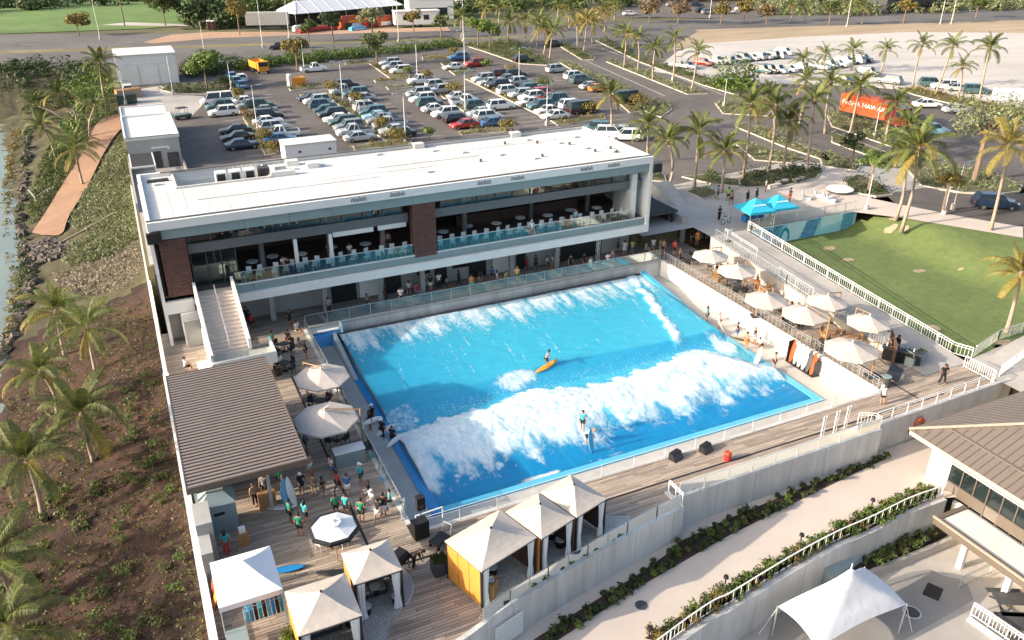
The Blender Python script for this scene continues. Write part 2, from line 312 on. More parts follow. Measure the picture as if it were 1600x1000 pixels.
# ------------------------------------------------------------------ planting islands with kerbs
BEDS = [
 ([(7,169.51),(8.46,173.72),(16.37,172.99),(21.45,171.4),(20.06,162.17),(14.94,161.24),(9.17,164.53)],'leafdark',.5,1.),
 ([(18.03,159.17),(19.91,159.6),(18.43,114.67),(16.42,114.13)],'leafyellow',.55,.8),
 ([(29.12,161.43),(36.18,163.91),(35.58,159.86),(28.81,158.16)],'leaf',.4,.8),
 ([(29.66,153.83),(34.1,153.74),(33.61,150.74),(29.13,150.31)],'leaf',.4,.6),
 ([(33.82,152.57),(35.24,152.57),(37.12,113.04),(35.99,111.15),(28.28,112),(28.59,114.17),(33.66,114.63)],'leafyellow',.5,.7),
 ([(46.46,185.97),(52.12,185.31),(51.13,181.95),(45.49,181.76)],'leafdark',.4,.5),
 ([(50.88,182.07),(52.41,181.37),(54.45,164.79),(52.83,160.8),(45.59,159.59),(46.04,162.38),(49.55,163.07)],'leafyellow',.4,.6),
 ([(46.23,154.98),(51.42,154.74),(50.89,152.84),(45.72,151.75)],'leaf',.4,.7),
 ([(53.35,150.31),(55.12,150.9),(53.53,115.97),(53.72,114.49),(52.85,112.62),(45.05,113.58),(45.59,115.97),(50.31,116.06)],'leafyellow',.5,.7),
 ([(64.35,185.68),(71.74,186.46),(70.09,181.04),(63.09,181.27)],'leafyellow',.4,.6),
 ([(65.21,175.52),(67.76,176.24),(68.45,166.8),(68.1,163.51),(62.78,160.98),(63.16,164.09)],'leaf',.4,.6),
 ([(63.06,156.12),(65.23,156.67),(63.17,115.38),(72.09,117.41),(70.43,114.03),(60.99,113.01),(61.45,115.19)],'leafyellow',.5,.7),
 ([(80.27,200.78),(95.67,203.98),(88.06,166.97),(87.73,161.55),(80.85,168.38),(80.8,186.63)],'leaf',.6,1.),
 ([(102.78,193.01),(105.46,191.79),(100.79,169.05),(98.4,166.12),(96.03,167.21)],'leaf',.5,.9),
 ([(99.66,162.63),(103.1,164.97),(98.03,123.74),(94.24,124.83)],'leafgrey',.5,.9),
 ([(89.75,166.2),(92.7,167.75),(85.79,127.42),(86.36,119.21),(84.45,115.52),(79.06,111.07),(79.34,123.02),(81.74,130.57),(83.93,141.29)],'leafgrey',.5,.9),
 ([(78.63,123.35),(82.02,120.04),(81.2,116.47),(76.22,116.04)],'leafyellow',.4,.7),
 ([(114.66,192.71),(119.91,195.64),(110.95,166.47),(107.34,125.55),(102.04,119.96),(102.26,130.71),(106.43,159.53)],'leaf',.5,.9),
 ([(93.91,116.33),(98.58,116.57),(98.42,106.9),(95.45,104.56),(89.97,109.18)],'leafgrey',.6,1.),
 ([(85.75,100.66),(89.1,102.46),(88.59,96.6),(86.52,81.04),(84.31,79.25),(84.11,87.38)],'leafgrey',.6,1.),
 ([(78.89,92.15),(81.12,92.75),(82.57,81.44),(79.35,80.85),(75.75,84.24)],'leafgrey',.6,1.),
 ([(70.26,80.43),(74.2,79.9),(80.13,78.14),(80.69,76.9),(77.38,74.34),(71.62,73.45),(66.49,74.96),(66.87,76.51)],'leafdark',.9,1.6),
 ([(62.21,81.97),(66.32,81.62),(67.75,77.59),(66.19,75.67),(63.58,78.04)],'leaf',.5,.9),
 ([(59.02,76.74),(61.35,77.62),(62.67,75.6),(61.49,73.96),(59.17,73.45)],'leafgrey',.5,.9),
 ([(106.9,103.55),(112.58,102.03),(112.34,93.73),(103.59,84.88),(98.22,81.65),(99.68,94.72)],'leafgrey',.7,1.3),
 ([(94.83,89.77),(96.58,90.26),(93.83,76.24),(91.01,74.45),(92.3,87.18)],'leaf',.6,1.),
 ([(85.98,83.12),(87.84,82.63),(86.23,75.65),(84.33,74.57),(81.94,78.3)],'leafgrey',.5,1.),
 ([(79.43,71.89),(83.22,73.5),(83.19,69.85),(80.65,65.36),(78.21,65.69),(76.79,68.24)],'leafdark',.6,1.1),
 ([(93.42,76.08),(96.98,76.57),(97.92,70.25),(99.07,65.54),(98.07,61.5),(95.46,59.88),(91.89,60.16),(88.61,62.77),(86.56,66.53)],'leafgrey',.6,1.),
 ([(134.01,113.31),(137.94,110.82),(138.32,90.19),(134.07,82.73),(130.32,84.46),(131.8,106.94)],'leafyellow',.7,1.1),
 ([(57.54,82.31),(59.68,85.96),(60.63,83.32),(59.25,80.92)],'leafdark',.5,1.)]
for P, lf, hh, dn in BEDS:
    b = MB(); b.prism(P, GZ-.1, GZ+.13); cx = sum(p[0] for p in P)/len(P); cy = sum(p[1] for p in P)/len(P)
    struct(b.build('kerb', 'kerb'))
    Q = []
    for i, p in enumerate(P):                       # shrink by .18 m for the soil inside the kerb
        a, c = Vector(P[i-1]), Vector(P[(i+1) % len(P)]); q = Vector(p); d1 = (q-a).normalized(); d2 = (c-q).normalized()
        n1 = Vector((-d1.y, d1.x)); n2 = Vector((-d2.y, d2.x)); n_ = (n1+n2).normalized(); w = q+n_*.2
        Q.append(tuple(w) if inpoly(w.x, w.y, P) else tuple(q-n_*.2))
    b = MB(); b.add([(x, y, GZ+.142) for x, y in Q], [tuple(range(len(Q)))] if sum(Q[i][0]*Q[(i+1) % len(Q)][1]-Q[(i+1) % len(Q)][0]*Q[i][1] for i in range(len(Q))) > 0 else [tuple(range(len(Q)))[::-1]])
    struct(b.build('planting_bed', 'ground'))
# road lines
b = MB()
def stripe(p, q, w=.15, z=GZ+.018):
    p, q = Vector(p), Vector(q); d = (q-p).normalized(); n_ = Vector((-d.y, d.x))*w/2
    b.quad((*(p-n_), z), (*(q-n_), z), (*(q+n_), z), (*(p+n_), z))
for a_, c_ in ([(97.16,170.7),(89.83,125.57)],[(109.53,181.47),(100.13,122.13)],[(97.5,92.49),(95.12,78.16)],[(126.66,102.46),(126.25,81.54)],[(83.45,79.3),(83.55,76.89)],[(83.99,80.09),(84.93,77.59)]): stripe(a_, c_)
for k in range(14):
    p = Vector((-20, 216.8)).lerp(Vector((240, 166)), k/13); stripe(p, p+Vector((4, -.8)))
    p = Vector((-20, 246)).lerp(Vector((260, 186)), k/13); stripe(p, p+Vector((4, -.9)))
struct(b.build('road_marking', 'paint'))
b = MB()
def bays(xa, xb, y0, y1, n):
    for k in range(n+1):
        y = y0+(y1-y0)*k/n; b.quad((xa, y-.05, GZ+.012), (xb, y-.05, GZ+.012), (xb, y+.05, GZ+.012), (xa, y+.05, GZ+.012))
for xa, xb, y0, y1 in ((14,19,112,150),(20,25,112,160),(30.5,35.5,112,160),(37.5,42.5,115,165),(48,53,110,165),(56,61,112,168),(69,74,110,160),(77,82,112,150)): bays(xa, xb, y0, y1, int((y1-y0)/2.75))
struct(b.build('bay_marking', 'paint'))
# ------------------------------------------------------------------ front path, plaza
LW = curve([(-6,19.6),(6,20.7)]+[(21.93,24.62),(25.14,25.09),(28.17,25.59),(31.02,26.02),(34.26,26.37),(37.25,26.5),(40.66,26.79),(43.8,26.74)], 5)
sheet('front_path', [(-6,34)]+[(10,33),(26,32.4),(60,32.4),(60,24),(44.9,24),(44.9,26.4)]+[(x, y+.02) for x, y in LW[::-1]], -2.3, 'path')
sheet('lower_plaza', [(-20,-10),(70,-10),(70,29),(-20,29)], -5.0, 'concrete')
def stained(P, z, m, n_): return sheet(n_, P, z, m)
mat('darkpaving', (.26, .25, .235), .8, .12, .4, big=.1)
sheet('paving_band', [(27.48,24.21),(29.11,25.54),(32.96,25.42),(37.54,24.75),(39.52,24.55),(40.58,24.25),(40.83,23.51),(41.5,22.9),(41.57,22.27),(40.76,21.32),(35.98,21.01),(33.79,20.86),(32.36,20.46)], -4.994, 'darkpaving')
BED2 = [(14.32,27.65),(17.44,28.39),(22.01,29.36),(24.91,30.18),(25.65,30.57),(29.27,31.01),(35.93,31.43),(41.28,31.64),(43.38,31.81),(44.18,31.69),(43.85,31.51),(36.98,30.79),(28.27,29.73),(21.46,28.51),(15.35,27.08)]
sheet('planting_bed', BED2, -2.26, 'soil', .08)
BED3 = [(43.14,27.92),(44.02,27.14),(38.08,26.44),(34.41,26.49),(31.19,26.17),(28.36,25.78),(25.31,25.28),(22.07,24.79),(20.44,24.52),(19.67,25.16),(25.49,26.19),(31.23,26.87),(37.09,27.57)]
sheet('planting_bed', [(x, y+.1) for x, y in BED3], -2.255, 'soil', .08)
BED4 = [(36.3,25.45),(43.9,25.8),(43.9,26.5),(36.3,26.7)]
sheet('planting_bed', BED4, -4.42, 'soil', .3)
# ------------------------------------------------------------------ walls
def wall_along(name, pts, z0, z1, th, m, label, cat='wall', group=None):
    b = MB(); L_ = []; R_ = []
    for i, p in enumerate(pts):
        d = (Vector(pts[min(i+1, len(pts)-1)])-Vector(pts[max(i-1, 0)])).normalized(); n_ = Vector((-d.y, d.x))*th
        L_.append(p); R_.append((p[0]+n_.x, p[1]+n_.y))
    b.prism(L_+R_[::-1], z0, z1); o = b.build(name, m); tag(o, label, cat, group); return o
FW = curve([(-1,24.2),(5,25.6)]+[(10.2,27.18),(13.29,28.24),(17.63,29.27),(22.41,30.29),(25.73,30.81)], 5)
w = wall_along('retaining_wall', FW, -3.2, .1, .28, 'wallc', 'curved grey concrete retaining wall below the cabanas')
b = MB()
for k in range(9): b.beam(Vector((12.15, 27.72+.0, -2.0+k*.17)), Vector((13.95, 28.22, -2.0+k*.17)), .05, .09)
b.build('vent_slats', 'white', w)
wall_along('retaining_wall', [(26.2,31.72),(43.3,31.85)], -3.2, .1, .28, 'wallc', 'straight grey concrete retaining wall below the front boardwalk')
b = MB(); b.box(25.75,30.9,-3.2,26.03,32.6,.1); tag(b.build('retaining_wall', 'wallc'), 'short concrete return wall at the step in the front wall', 'wall')
b = MB(); b.box(43.02,32.14,-3.2,43.3,32.66,.1); tag(b.build('retaining_wall', 'wallc'), 'narrow concrete return at the right end of the front wall', 'wall')
wall_along('retaining_wall', [(43.32,32.4),(58,32.75)], -3.2, .1, .28, 'wallc', 'grey concrete wall behind the orange lifebuoy and brown roof')
lw_ = wall_along('retaining_wall', LW, -5.2, -2.2, -.3, 'wallc', 'lower curved concrete wall carrying the white picket railing')
b = MB(); b.box(36.2,25.2,-5.1,43.95,25.45,-4.4); b.box(36.0,25.2,-5.1,36.25,26.8,-4.4); tag(b.build('planter_wall', 'concrete'), 'low concrete planter wall on the lower plaza', 'planter')
b = MB(); b.box(-1.0,14,-4,-.72,113,.55); tag(b.build('garden_wall', 'whitewall'), 'long pale boundary wall between the dark garden and the club', 'wall')
b = MB(); b.box(-1.06,14,.55,-.66,60,.62); b.build('coping', 'white', D.objects['garden_wall'])
PW = -1.6                                             # pool surround level
w = thing('pool_back_wall', 'long grey concrete wall behind the pool below the terrace', 'wall')
b = MB(); b.box(10.7,64.1,-2.2,47.05,64.4,.04); b.build('wall', 'wallc', w)
b = MB(); b.box(10.7,64.05,.04,47.1,64.45,.12); b.build('coping', 'concrete', w)
b = MB(); b.box(47.05,35.8,-2.2,47.35,64.05,.06); tag(b.build('terrace_wall', 'whitewall'), 'white wall between the pool and the parasol terrace', 'wall')
b = MB(); b.obox((47.03,37.4,-.85), (.01,.3,.3)); b.build('sign_plate', 'greywall', D.objects['terrace_wall'])
b = MB(); b.box(10.4,36.5,-2.2,10.7,64.0,.0); tag(b.build('deck_wall', 'wallc'), 'low grey wall carrying the left wooden deck above the pool', 'wall')
b = MB(); b.box(10.7,35.5,-2.2,47.35,35.78,.0); tag(b.build('deck_wall', 'wallc'), 'low grey wall carrying the front boardwalk above the pool', 'wall')
# ------------------------------------------------------------------ pool
sheet('pool_surround', [(10.7,35.78),(47.05,35.78),(47.05,64.1),(10.7,64.1)], PW, 'poolwalk')
X0, X1, Y0, Y1 = 13.3, 44.0, 38.9, 63.0
t = thing('wave_pool_basin', 'blue basin rim round the surf pool', 'pool', (0,0,0))
b = MB()
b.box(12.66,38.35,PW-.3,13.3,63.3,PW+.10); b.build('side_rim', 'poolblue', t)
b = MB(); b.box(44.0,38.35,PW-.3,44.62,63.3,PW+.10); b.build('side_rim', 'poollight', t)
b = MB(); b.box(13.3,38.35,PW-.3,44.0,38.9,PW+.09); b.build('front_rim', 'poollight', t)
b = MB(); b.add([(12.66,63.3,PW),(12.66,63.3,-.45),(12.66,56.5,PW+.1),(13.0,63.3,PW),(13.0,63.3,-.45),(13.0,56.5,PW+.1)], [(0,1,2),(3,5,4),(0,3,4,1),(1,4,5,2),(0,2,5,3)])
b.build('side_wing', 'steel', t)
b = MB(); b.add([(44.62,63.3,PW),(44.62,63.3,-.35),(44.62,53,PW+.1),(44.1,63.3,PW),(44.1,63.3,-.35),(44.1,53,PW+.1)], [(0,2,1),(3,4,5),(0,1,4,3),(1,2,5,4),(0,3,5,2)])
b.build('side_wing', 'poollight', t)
b = MB(); b.box(13.0,63.3,PW-.3,44.1,63.55,-.62); b.build('back_sill', 'darkgrey', t)
def fbm(x, y, z=0, o=4):
    a, f, s = 1, 1, 0
    for _ in range(o): s += a*noise.noise((x*f, y*f, z)); a *= .5; f *= 2.1
    return s
NX, NY = 340, 270
wx = np.linspace(X0-.05, X1+.05, NX); wy = np.linspace(Y0, Y1+.25, NY); V = []; foam = np.zeros(NX*NY); deep_and_shade = np.zeros(NX*NY)
for j, y in enumerate(wy):
    for i, x in enumerate(wx):
        lo = noise.noise((x*.22, 4, 0)); me_ = fbm(x*.5, y*.5, 2, 3)
        top = 48.2+lo*.9+.5*math.sin(x*.35)-smooth01(40.5, 44, x)*3.2; bot = 41.3-.9*smooth01(19, 14, x)+noise.noise((x*.3, 8, 0))*1.1+smooth01(40, 44, x)*.5
        ins = min(top-y, y-bot)                       # >0 inside the white water
        f = min(smooth01(-.5, .35, (top-y)+fbm(x*.9, y*.9, 6, 4)*.75), smooth01(-1.4, 2.9, (y-bot)+fbm(x*.7, y*.33, 5, 5)*2.1))
        body = smooth01(-.3, 2.6, ins)
        crest = 51.1+.35*math.sin(x*.25+1)
        back = -1.02+.30*smooth01(crest, 62.5, y)
        face = -1.55
        z = back if y > crest else (back+(face-back)*smooth01(crest, 49.2, y))
        if y < 49.2: z = face+.12*smooth01(44, 49, y)
        if y < 41.5: z = -1.56
        hump = body*(.66+.16*fbm(x*.42, y*.5, 11, 3)+.22*abs(fbm(x*.95, y*.95, 17, 3))*smooth01(44.5, 47.5, y)+.07*fbm(x*1.9, y*1.5, 3, 4)+.05*noise.noise((x*4.3, y*4.3, 1)))
        z += hump*(.6+.4*smooth01(41, 46, y))
        z += .03*noise.noise((x*.8, y*1.6, 7))
        # spray along the back, a plume on the right, eddies at the left
        bk = smooth01(56.6+2.2*noise.noise((x*.5, 2, 1)), 63.2, y)*(.70+.62*fbm(x*1.5, y*.22, 15, 4)); f = max(f, bk*1.12)
        px_ = 39.7+(y-50.6)*.29-(y-50.6)**2*.0016; pl = smooth01(.75, .1, abs(x-px_)+.5*fbm(x*.9, y*.9, 3, 3))*smooth01(49.5, 51, y); f = max(f, pl*.85); z += pl*.12
        e = math.hypot((x-14.0)/1.9, (y-49.2)/1.7); f = max(f, smooth01(1.15, .7, e+.3*fbm(x, y, 4, 3))*(.35+.55*abs(fbm(x*2, y*2, 2, 2))))
        e = math.hypot((x-24.3)/2.4, (y-50.7)/1.6); f = max(f, smooth01(1.1, .3, e+.45*fbm(x*.7, y*.7, 14, 3))*.75); z += .35*smooth01(1.1, .2, e)*0
        e = math.hypot((x-43.0)/1.3, (y-48.6)/2.4); f = max(f, smooth01(1.1, .4, e+.4*fbm(x*.8, y*.8, 12, 3))*.8)
        e = math.hypot((x-19.6)/2.2, (y-55.3)/.32+.5*(x-19.6)*.0); f = max(f, smooth01(1.1, .2, e+.5*fbm(x*.7, y*2, 9, 2))*.22)
        f = max(f, .34*smooth01(.0, .7, fbm(x*2.3-y*.32, y*.11, 21, 4))*smooth01(51.2, 53, y))          # streaks on the sloping sheet
        if y < 43: f = max(f, .8*smooth01(.17, .5, fbm(x*1.0, y*.8, 31, 4))*smooth01(39.6, 41.6, y)*(.5+.5*smooth01(25, 16, x)))
        if y < 39.5: f = max(f, smooth01(.05, .5, noise.noise((x*.22, 1, 3))+.3*noise.noise((x*1.5, y*2, 3)))*smooth01(39.45, 39.1, y))
        foam[j*NX+i] = f
        dp = (1-smooth01(40.6, 44.5, y))*(.80 if abs((x-14.2) % 2.97) < .09 and y < 45 else 1); dp = max(dp, .42*smooth01(48.4, 49.4, y)*smooth01(crest+.15, crest-.15, y), .38*smooth01(26, 15, x)); deep_and_shade[j*NX+i] = dp  # deep blue at the front; shade painted on the wave face and left side
        V.append((x, y, z))
b = MB(); b.v = V; b.f = [(j*NX+i, j*NX+i+1, (j+1)*NX+i+1, (j+1)*NX+i) for j in range(NY-1) for i in range(NX-1)]; b.m = [0]*len(b.f)
m = D.materials.new('water'); m.use_nodes = True; M['water'] = m; T = m.node_tree; N = T.nodes; L = T.links; pb = N['Principled BSDF']
af = N.new('ShaderNodeAttribute'); af.attribute_name = 'foam'; ad = N.new('ShaderNodeAttribute'); ad.attribute_name = 'deep_and_shade'
geo = N.new('ShaderNodeNewGeometry'); n1 = N.new('ShaderNodeTexNoise'); n1.inputs['Scale'].default_value = 1.9; n1.inputs['Detail'].default_value = 11; n1.inputs['Roughness'].default_value = .74; n1.inputs['Distortion'].default_value = .8
vm = N.new('ShaderNodeVectorMath'); vm.operation = 'MULTIPLY'; vm.inputs[1].default_value = (1.25, .62, 1); L.new(geo.outputs['Position'], vm.inputs[0]); L.new(vm.outputs[0], n1.inputs['Vector'])
s1 = N.new('ShaderNodeMath'); s1.operation = 'MULTIPLY_ADD'; s1.inputs[1].default_value = 2.5; L.new(n1.outputs[0], s1.inputs[0])
s2 = N.new('ShaderNodeMath'); s2.operation = 'MULTIPLY_ADD'; s2.inputs[1].default_value = 1.45; s2.inputs[2].default_value = -1.50; L.new(af.outputs['Fac'], s2.inputs[0]); L.new(s2.outputs[0], s1.inputs[2])
mr = N.new('ShaderNodeMapRange'); mr.interpolation_type = 'SMOOTHSTEP'; mr.inputs[1].default_value = 0.0; mr.inputs[2].default_value = 1.15; L.new(s1.outputs[0], mr.inputs[0])
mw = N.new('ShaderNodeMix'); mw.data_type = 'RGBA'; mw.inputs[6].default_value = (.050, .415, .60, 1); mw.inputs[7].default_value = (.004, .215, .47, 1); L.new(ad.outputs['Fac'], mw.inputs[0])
mf = N.new('ShaderNodeMix'); mf.data_type = 'RGBA'; n4 = N.new('ShaderNodeTexNoise'); n4.inputs['Scale'].default_value = 2.2; n4.inputs['Detail'].default_value = 9; n4.inputs['Roughness'].default_value = .7; L.new(vm.outputs[0], n4.inputs['Vector']); m4 = N.new('ShaderNodeMapRange'); m4.inputs[1].default_value = .36; m4.inputs[2].default_value = .62; L.new(n4.outputs[0], m4.inputs[0]); mc4 = N.new('ShaderNodeMix'); mc4.data_type = 'RGBA'; mc4.inputs[6].default_value = (.46, .66, .75, 1); mc4.inputs[7].default_value = (.75, .81, .84, 1); L.new(m4.outputs[0], mc4.inputs[0]); L.new(mc4.outputs[2], mf.inputs[7]); L.new(mr.outputs[0], mf.inputs[0]); L.new(mw.outputs[2], mf.inputs[6]); L.new(mf.outputs[2], pb.inputs['Base Color'])  # foam mixes white with blue-grey, its inner shading put into the colour
rr = N.new('ShaderNodeMapRange'); rr.inputs[3].default_value = .16; rr.inputs[4].default_value = .8; L.new(mr.outputs[0], rr.inputs[0]); L.new(rr.outputs[0], pb.inputs['Roughness']); pb.subsurface_method = 'BURLEY'; pb.inputs['Subsurface Weight'].default_value = .65; pb.inputs['Subsurface Radius'].default_value = (.45, 1.3, 1.6); pb.inputs['Subsurface Scale'].default_value = 1.2
n2 = N.new('ShaderNodeTexNoise'); n2.inputs['Scale'].default_value = 3.2; n2.inputs['Detail'].default_value = 5; L.new(geo.outputs['Position'], n2.inputs['Vector'])
bp = N.new('ShaderNodeBump'); bp.inputs['Strength'].default_value = .35; bp.inputs['Distance'].default_value = .12; bh = N.new('ShaderNodeMath'); bh.operation = 'MULTIPLY_ADD'; bm = N.new('ShaderNodeMath'); bm.operation = 'MULTIPLY'; L.new(n4.outputs[0], bm.inputs[0]); L.new(mr.outputs[0], bm.inputs[1]); bh.inputs[1].default_value = 5.0; L.new(bm.outputs[0], bh.inputs[0]); L.new(n2.outputs[0], bh.inputs[2]); L.new(bh.outputs[0], bp.inputs['Height']); L.new(bp.outputs[0], pb.inputs['Normal'])
wo = b.build('pool_water', 'water', smooth=True); struct(wo)
for nm, ar in (('foam', foam), ('deep_and_shade', deep_and_shade)):
    a = wo.data.attributes.new(nm, 'FLOAT', 'POINT'); a.data.foreach_set('value', ar.astype(np.float32))
# flecks of spray thrown up from the white water
b = MB()
for k in range(2600):
    x = random.uniform(X0+.3, X1-.3); kind = random.random()
    if kind < .55: y = 47.6+random.gauss(0, .7); i = -.7; z = -.55+abs(random.gauss(0, .22))
    elif kind < .8: y = random.uniform(41.5, 48); z = -.75+abs(random.gauss(0, .2))
    else: y = 62.4+random.gauss(0, .5); z = -.65+abs(random.gauss(0, .28)); y = min(y, 63.2)
    s = random.uniform(.008, .024); a = random.random()*6
    b.add([(x+s*math.cos(a), y+s*math.sin(a), z), (x+s*math.cos(a+2.1), y+s*math.sin(a+2.1), z), (x+s*math.cos(a+4.2), y+s*math.sin(a+4.2), z), (x, y, z+s*1.3)], [(0,1,3),(1,2,3),(2,0,3),(2,1,0)])
stuff(b.build('spray', 'white'))

# ------------------------------------------------------------------ clubhouse
BX0, BX1, BF, BB = -.05, 46.0, 65.3, 79.5
t = thing('clubhouse', 'long white two storey clubhouse with flat white roof beside the pool', 'building')
def part(name, m, fn, parent=t, smooth=False):
    b = MB(); fn(b); return b.build(name, m, parent, smooth=smooth)
# roof: deck with parapets and a sunken plant well
def f(b):
    b.box(BX0+.3,BF+.3,10.2,2.9,BB-.3,10.45); b.box(10.9,BF+.3,10.2,BX1-.3,BB-.3,10.45); b.box(2.9,BF+.3,10.2,10.9,74.6,10.45)
    b.box(2.9,74.6,8.8,10.9,BB-.3,8.95)                    # floor of the well
    b.box(2.85,74.55,8.9,10.95,74.75,10.62); b.box(2.85,74.75,8.9,3.0,BB-.3,10.62); b.box(10.8,74.75,8.9,10.95,BB-.3,10.62)
    b.box(11.0,74.6,10.45,13.2,75.2,10.9)
roof = part('roof', 'roofwhite', f)
def f(b):
    b.box(BX0,BF,10.05,BX1,BF+.3,10.72); b.box(BX0,BB-.3,9.3,BX1,BB,10.78); b.box(BX0,BF+.3,10.05,BX0+.3,BB-.3,10.75); b.box(BX1-.3,BF+.3,10.05,BX1,BB-.3,10.75)
part('parapet', 'white', f, roof)
def f(b): b.box(BX0,BF+.30,10.70,BX1,BF+.52,10.80); b.box(BX0+2,BB-.5,10.78,BX1,BB-.2,10.83)
part('coping', 'coping', f, roof)
def f(b):                                              # raised seams and ducts on the membrane
    b.box(4.2,70.6,10.45,20,70.75,10.53); b.box(20.5,73.5,10.45,31,73.62,10.52); b.box(14,71.9,10.45,26,72.0,10.5); b.box(30,76,10.45,44,76.1,10.5)
    for x, y in ((1.4,76.5),(24.5,70.2),(30,75.2),(33,72.8),(35.5,70.2),(38,77),(40.5,74.5),(42,71.5),(43.2,76),(12,77.5),(16,76.6),(22,78),(27.5,77),(43.8,69.2)): b.obox((x,y,10.52), (.28,.2,.09), .3)
part('roof_curb', 'roofwhite', f, roof)
def f(b):
    for x, y in ((35.2,76.6),(38.4,75.5),(41.2,73.6),(36.5,70.6),(42.2,70.1),(30.3,71.5),(44.2,70.4),(44.0,68.9)): b.tube((x,y,10.4),(x,y,10.72),.13,.13,8)
    b.obox((1.6,77.6,10.55),(.9,.2,.12))
part('roof_vent', 'darkgrey', f, roof)
for k, (x, y) in enumerate(((11.6,76.2),(13,77.6),(14.6,76.0),(26,78.6),(37,78.7))):
    part('roof_hatch', 'roofwhite', lambda b: b.box(x,y,10.4,x+1.1,y+.8,10.95), roof)
for k in range(4):
    x = 6.3+k*1.25
    u = part('air_conditioner', 'white' if k < 3 else 'darkgrey', lambda b: b.box(x,75.2,8.95,x+.95,76.1,11.25), roof)
    part('fan_grille', 'black', lambda b: b.box(x+.12,75.17,10.2,x+.83,75.2,11.12), roof)
def f(b):
    for k in range(3): b.tube((4+k*1.9,77,9.2),(10,77.2+k*.3,9.2),.06,.06,6)
    for k in range(5): b.tube((8.2+k*.4,78.3,8.9),(8.2+k*.4,78.3,10.9),.04,.04,5)
part('pipe', 'steel', f, roof)
mat('seamgrey', (.56,.55,.53), .8)
def f(b):
    for k in range(22):
        x = 11.6+k*1.55+random.uniform(-.1,.1); b.box(x,BF+.55,10.45,x+.05,BB-.6,10.462)
    for x in (1.0,2.0): b.box(x,BF+.55,10.45,x+.05,BB-.6,10.462)
    for k in range(5): b.box(3.2+k*1.6,BF+.55,10.45,3.25+k*1.6,74.4,10.462)
    for q in ((16,69,1.2),(29,77,1.6),(38,72,1.1),(6,68,1.0),(22,74.5,1.3)): b.prism([(q[0]+q[2]*math.cos(a*.7)*(1+.3*math.sin(a*2.1)), q[1]+.6*q[2]*math.sin(a*.7)*(1+.2*math.cos(a*3))) for a in range(9)], 10.45, 10.456)
stuff(part('membrane_seams', 'seamgrey', f, roof))
# fascia and slab edge in panels
for k in range(13):
    xa = BX0+.1+k*3.535; xb = xa+3.515
    part('fascia_panel', 'greyclad', lambda b: b.box(xa,BF+.22,9.2,xb,BF+.40,10.05))
    if xa > 3.4: part('slab_panel', 'greyclad', lambda b: b.box(max(xa,5.6),BF+.35,3.66,xb,BF+.5,4.36))
def f(b):
    b.box(5.5,BF,2.95,BX1+.05,BF+.36,3.66); b.box(-.1,BF-.0,2.95,2.25,BF+.36,4.0); b.box(2.25,BF+.1,3.4,5.5,BF+.36,3.9)
part('slab_edge', 'white', f)
def f(b): b.box(5.5,BF+.30,4.36,BX1-.1,BF+.55,4.44)
part('slab_cap', 'white', f)
def f(b): b.box(-.05,BF+.36,3.0,BX1,78.8,3.35)
part('slab', 'ceiling', f)
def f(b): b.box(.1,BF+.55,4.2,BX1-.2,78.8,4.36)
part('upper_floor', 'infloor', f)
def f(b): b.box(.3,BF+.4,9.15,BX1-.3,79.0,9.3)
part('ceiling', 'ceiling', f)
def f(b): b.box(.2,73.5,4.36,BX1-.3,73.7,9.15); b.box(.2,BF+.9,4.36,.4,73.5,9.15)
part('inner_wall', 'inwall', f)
def f(b):                                              # side walls and the white blades at both ends
    b.box(-.1,BF,4.0,.16,79.3,9.9); b.box(-.1,BF+.36,-.2,.16,79.3,4.0); b.box(BX1-.28,BF-.02,3.66,BX1+.02,78.9,10.05); b.box(.0,79.0,-.5,BX1,79.3,9.9)
    b.box(44.3,66.2,4.36,44.9,69.5,8.9)
part('wall', 'white', f)
# header beam and clerestory
def f(b): b.box(2.6,66.55,7.35,21.1,66.85,8.15); b.box(23.5,66.55,7.35,45.7,66.85,8.15)
part('header_beam', 'beam', f)
for k in range(24):
    xa = 2.7+k*1.8; xb = xa+1.68
    if 20.4 < xa < 23.4 or xb > 45.6: continue
    part('clerestory_pane', 'glassclear', lambda b: b.box(xa,66.68,8.15,xb,66.71,9.15))
def f(b):
    for k in range(24):
        x = 2.62+k*1.8
        if not 20.9 < x < 23.4 and x < 45.5: b.box(x-.06,66.62,8.15,x+.06,66.78,9.15)
part('mullion', 'darkgrey', f)
for x, y in ((8.4,68),(14.2,68),(27.2,68.4),(35.0,70),(41.5,70),(18.9,67.4)): part('column', 'beam', lambda b: b.tube((x,y,4.36),(x,y,9.2),.24,.24,10))
# brick piers: every visible brick is a piece
brick_m = MB().box(-.149,-.05,-.034,.149,.05,.034).mesh('brick', 'brick')
def brick_pier(xa, xb, z0, z1):
    p = part('brick_pier', 'mortar', lambda b: b.box(xa+.02,BF+.32,z0,xb-.02,BF+1.4,z1))
    b = MB(); r = 0; z = z0+.08
    while z < z1-.05:
        x = xa-(.3 if r % 2 else .0)
        while x < xb-.02:
            c0, c1 = max(x, xa), min(x+.585, xb)
            if c1-c0 > .08: d = random.uniform(.0, .03); b.box(c0+.008, BF+.26-d, z-.07, c1-.008, BF+.33, z+.07)
            x += .6
        z += .155; r += 1
    stuff(b.build('brick_course', 'brick', p))
brick_pier(.5, 2.5, 4.3, 9.15); brick_pier(21.25, 23.35, 4.2, 9.15)
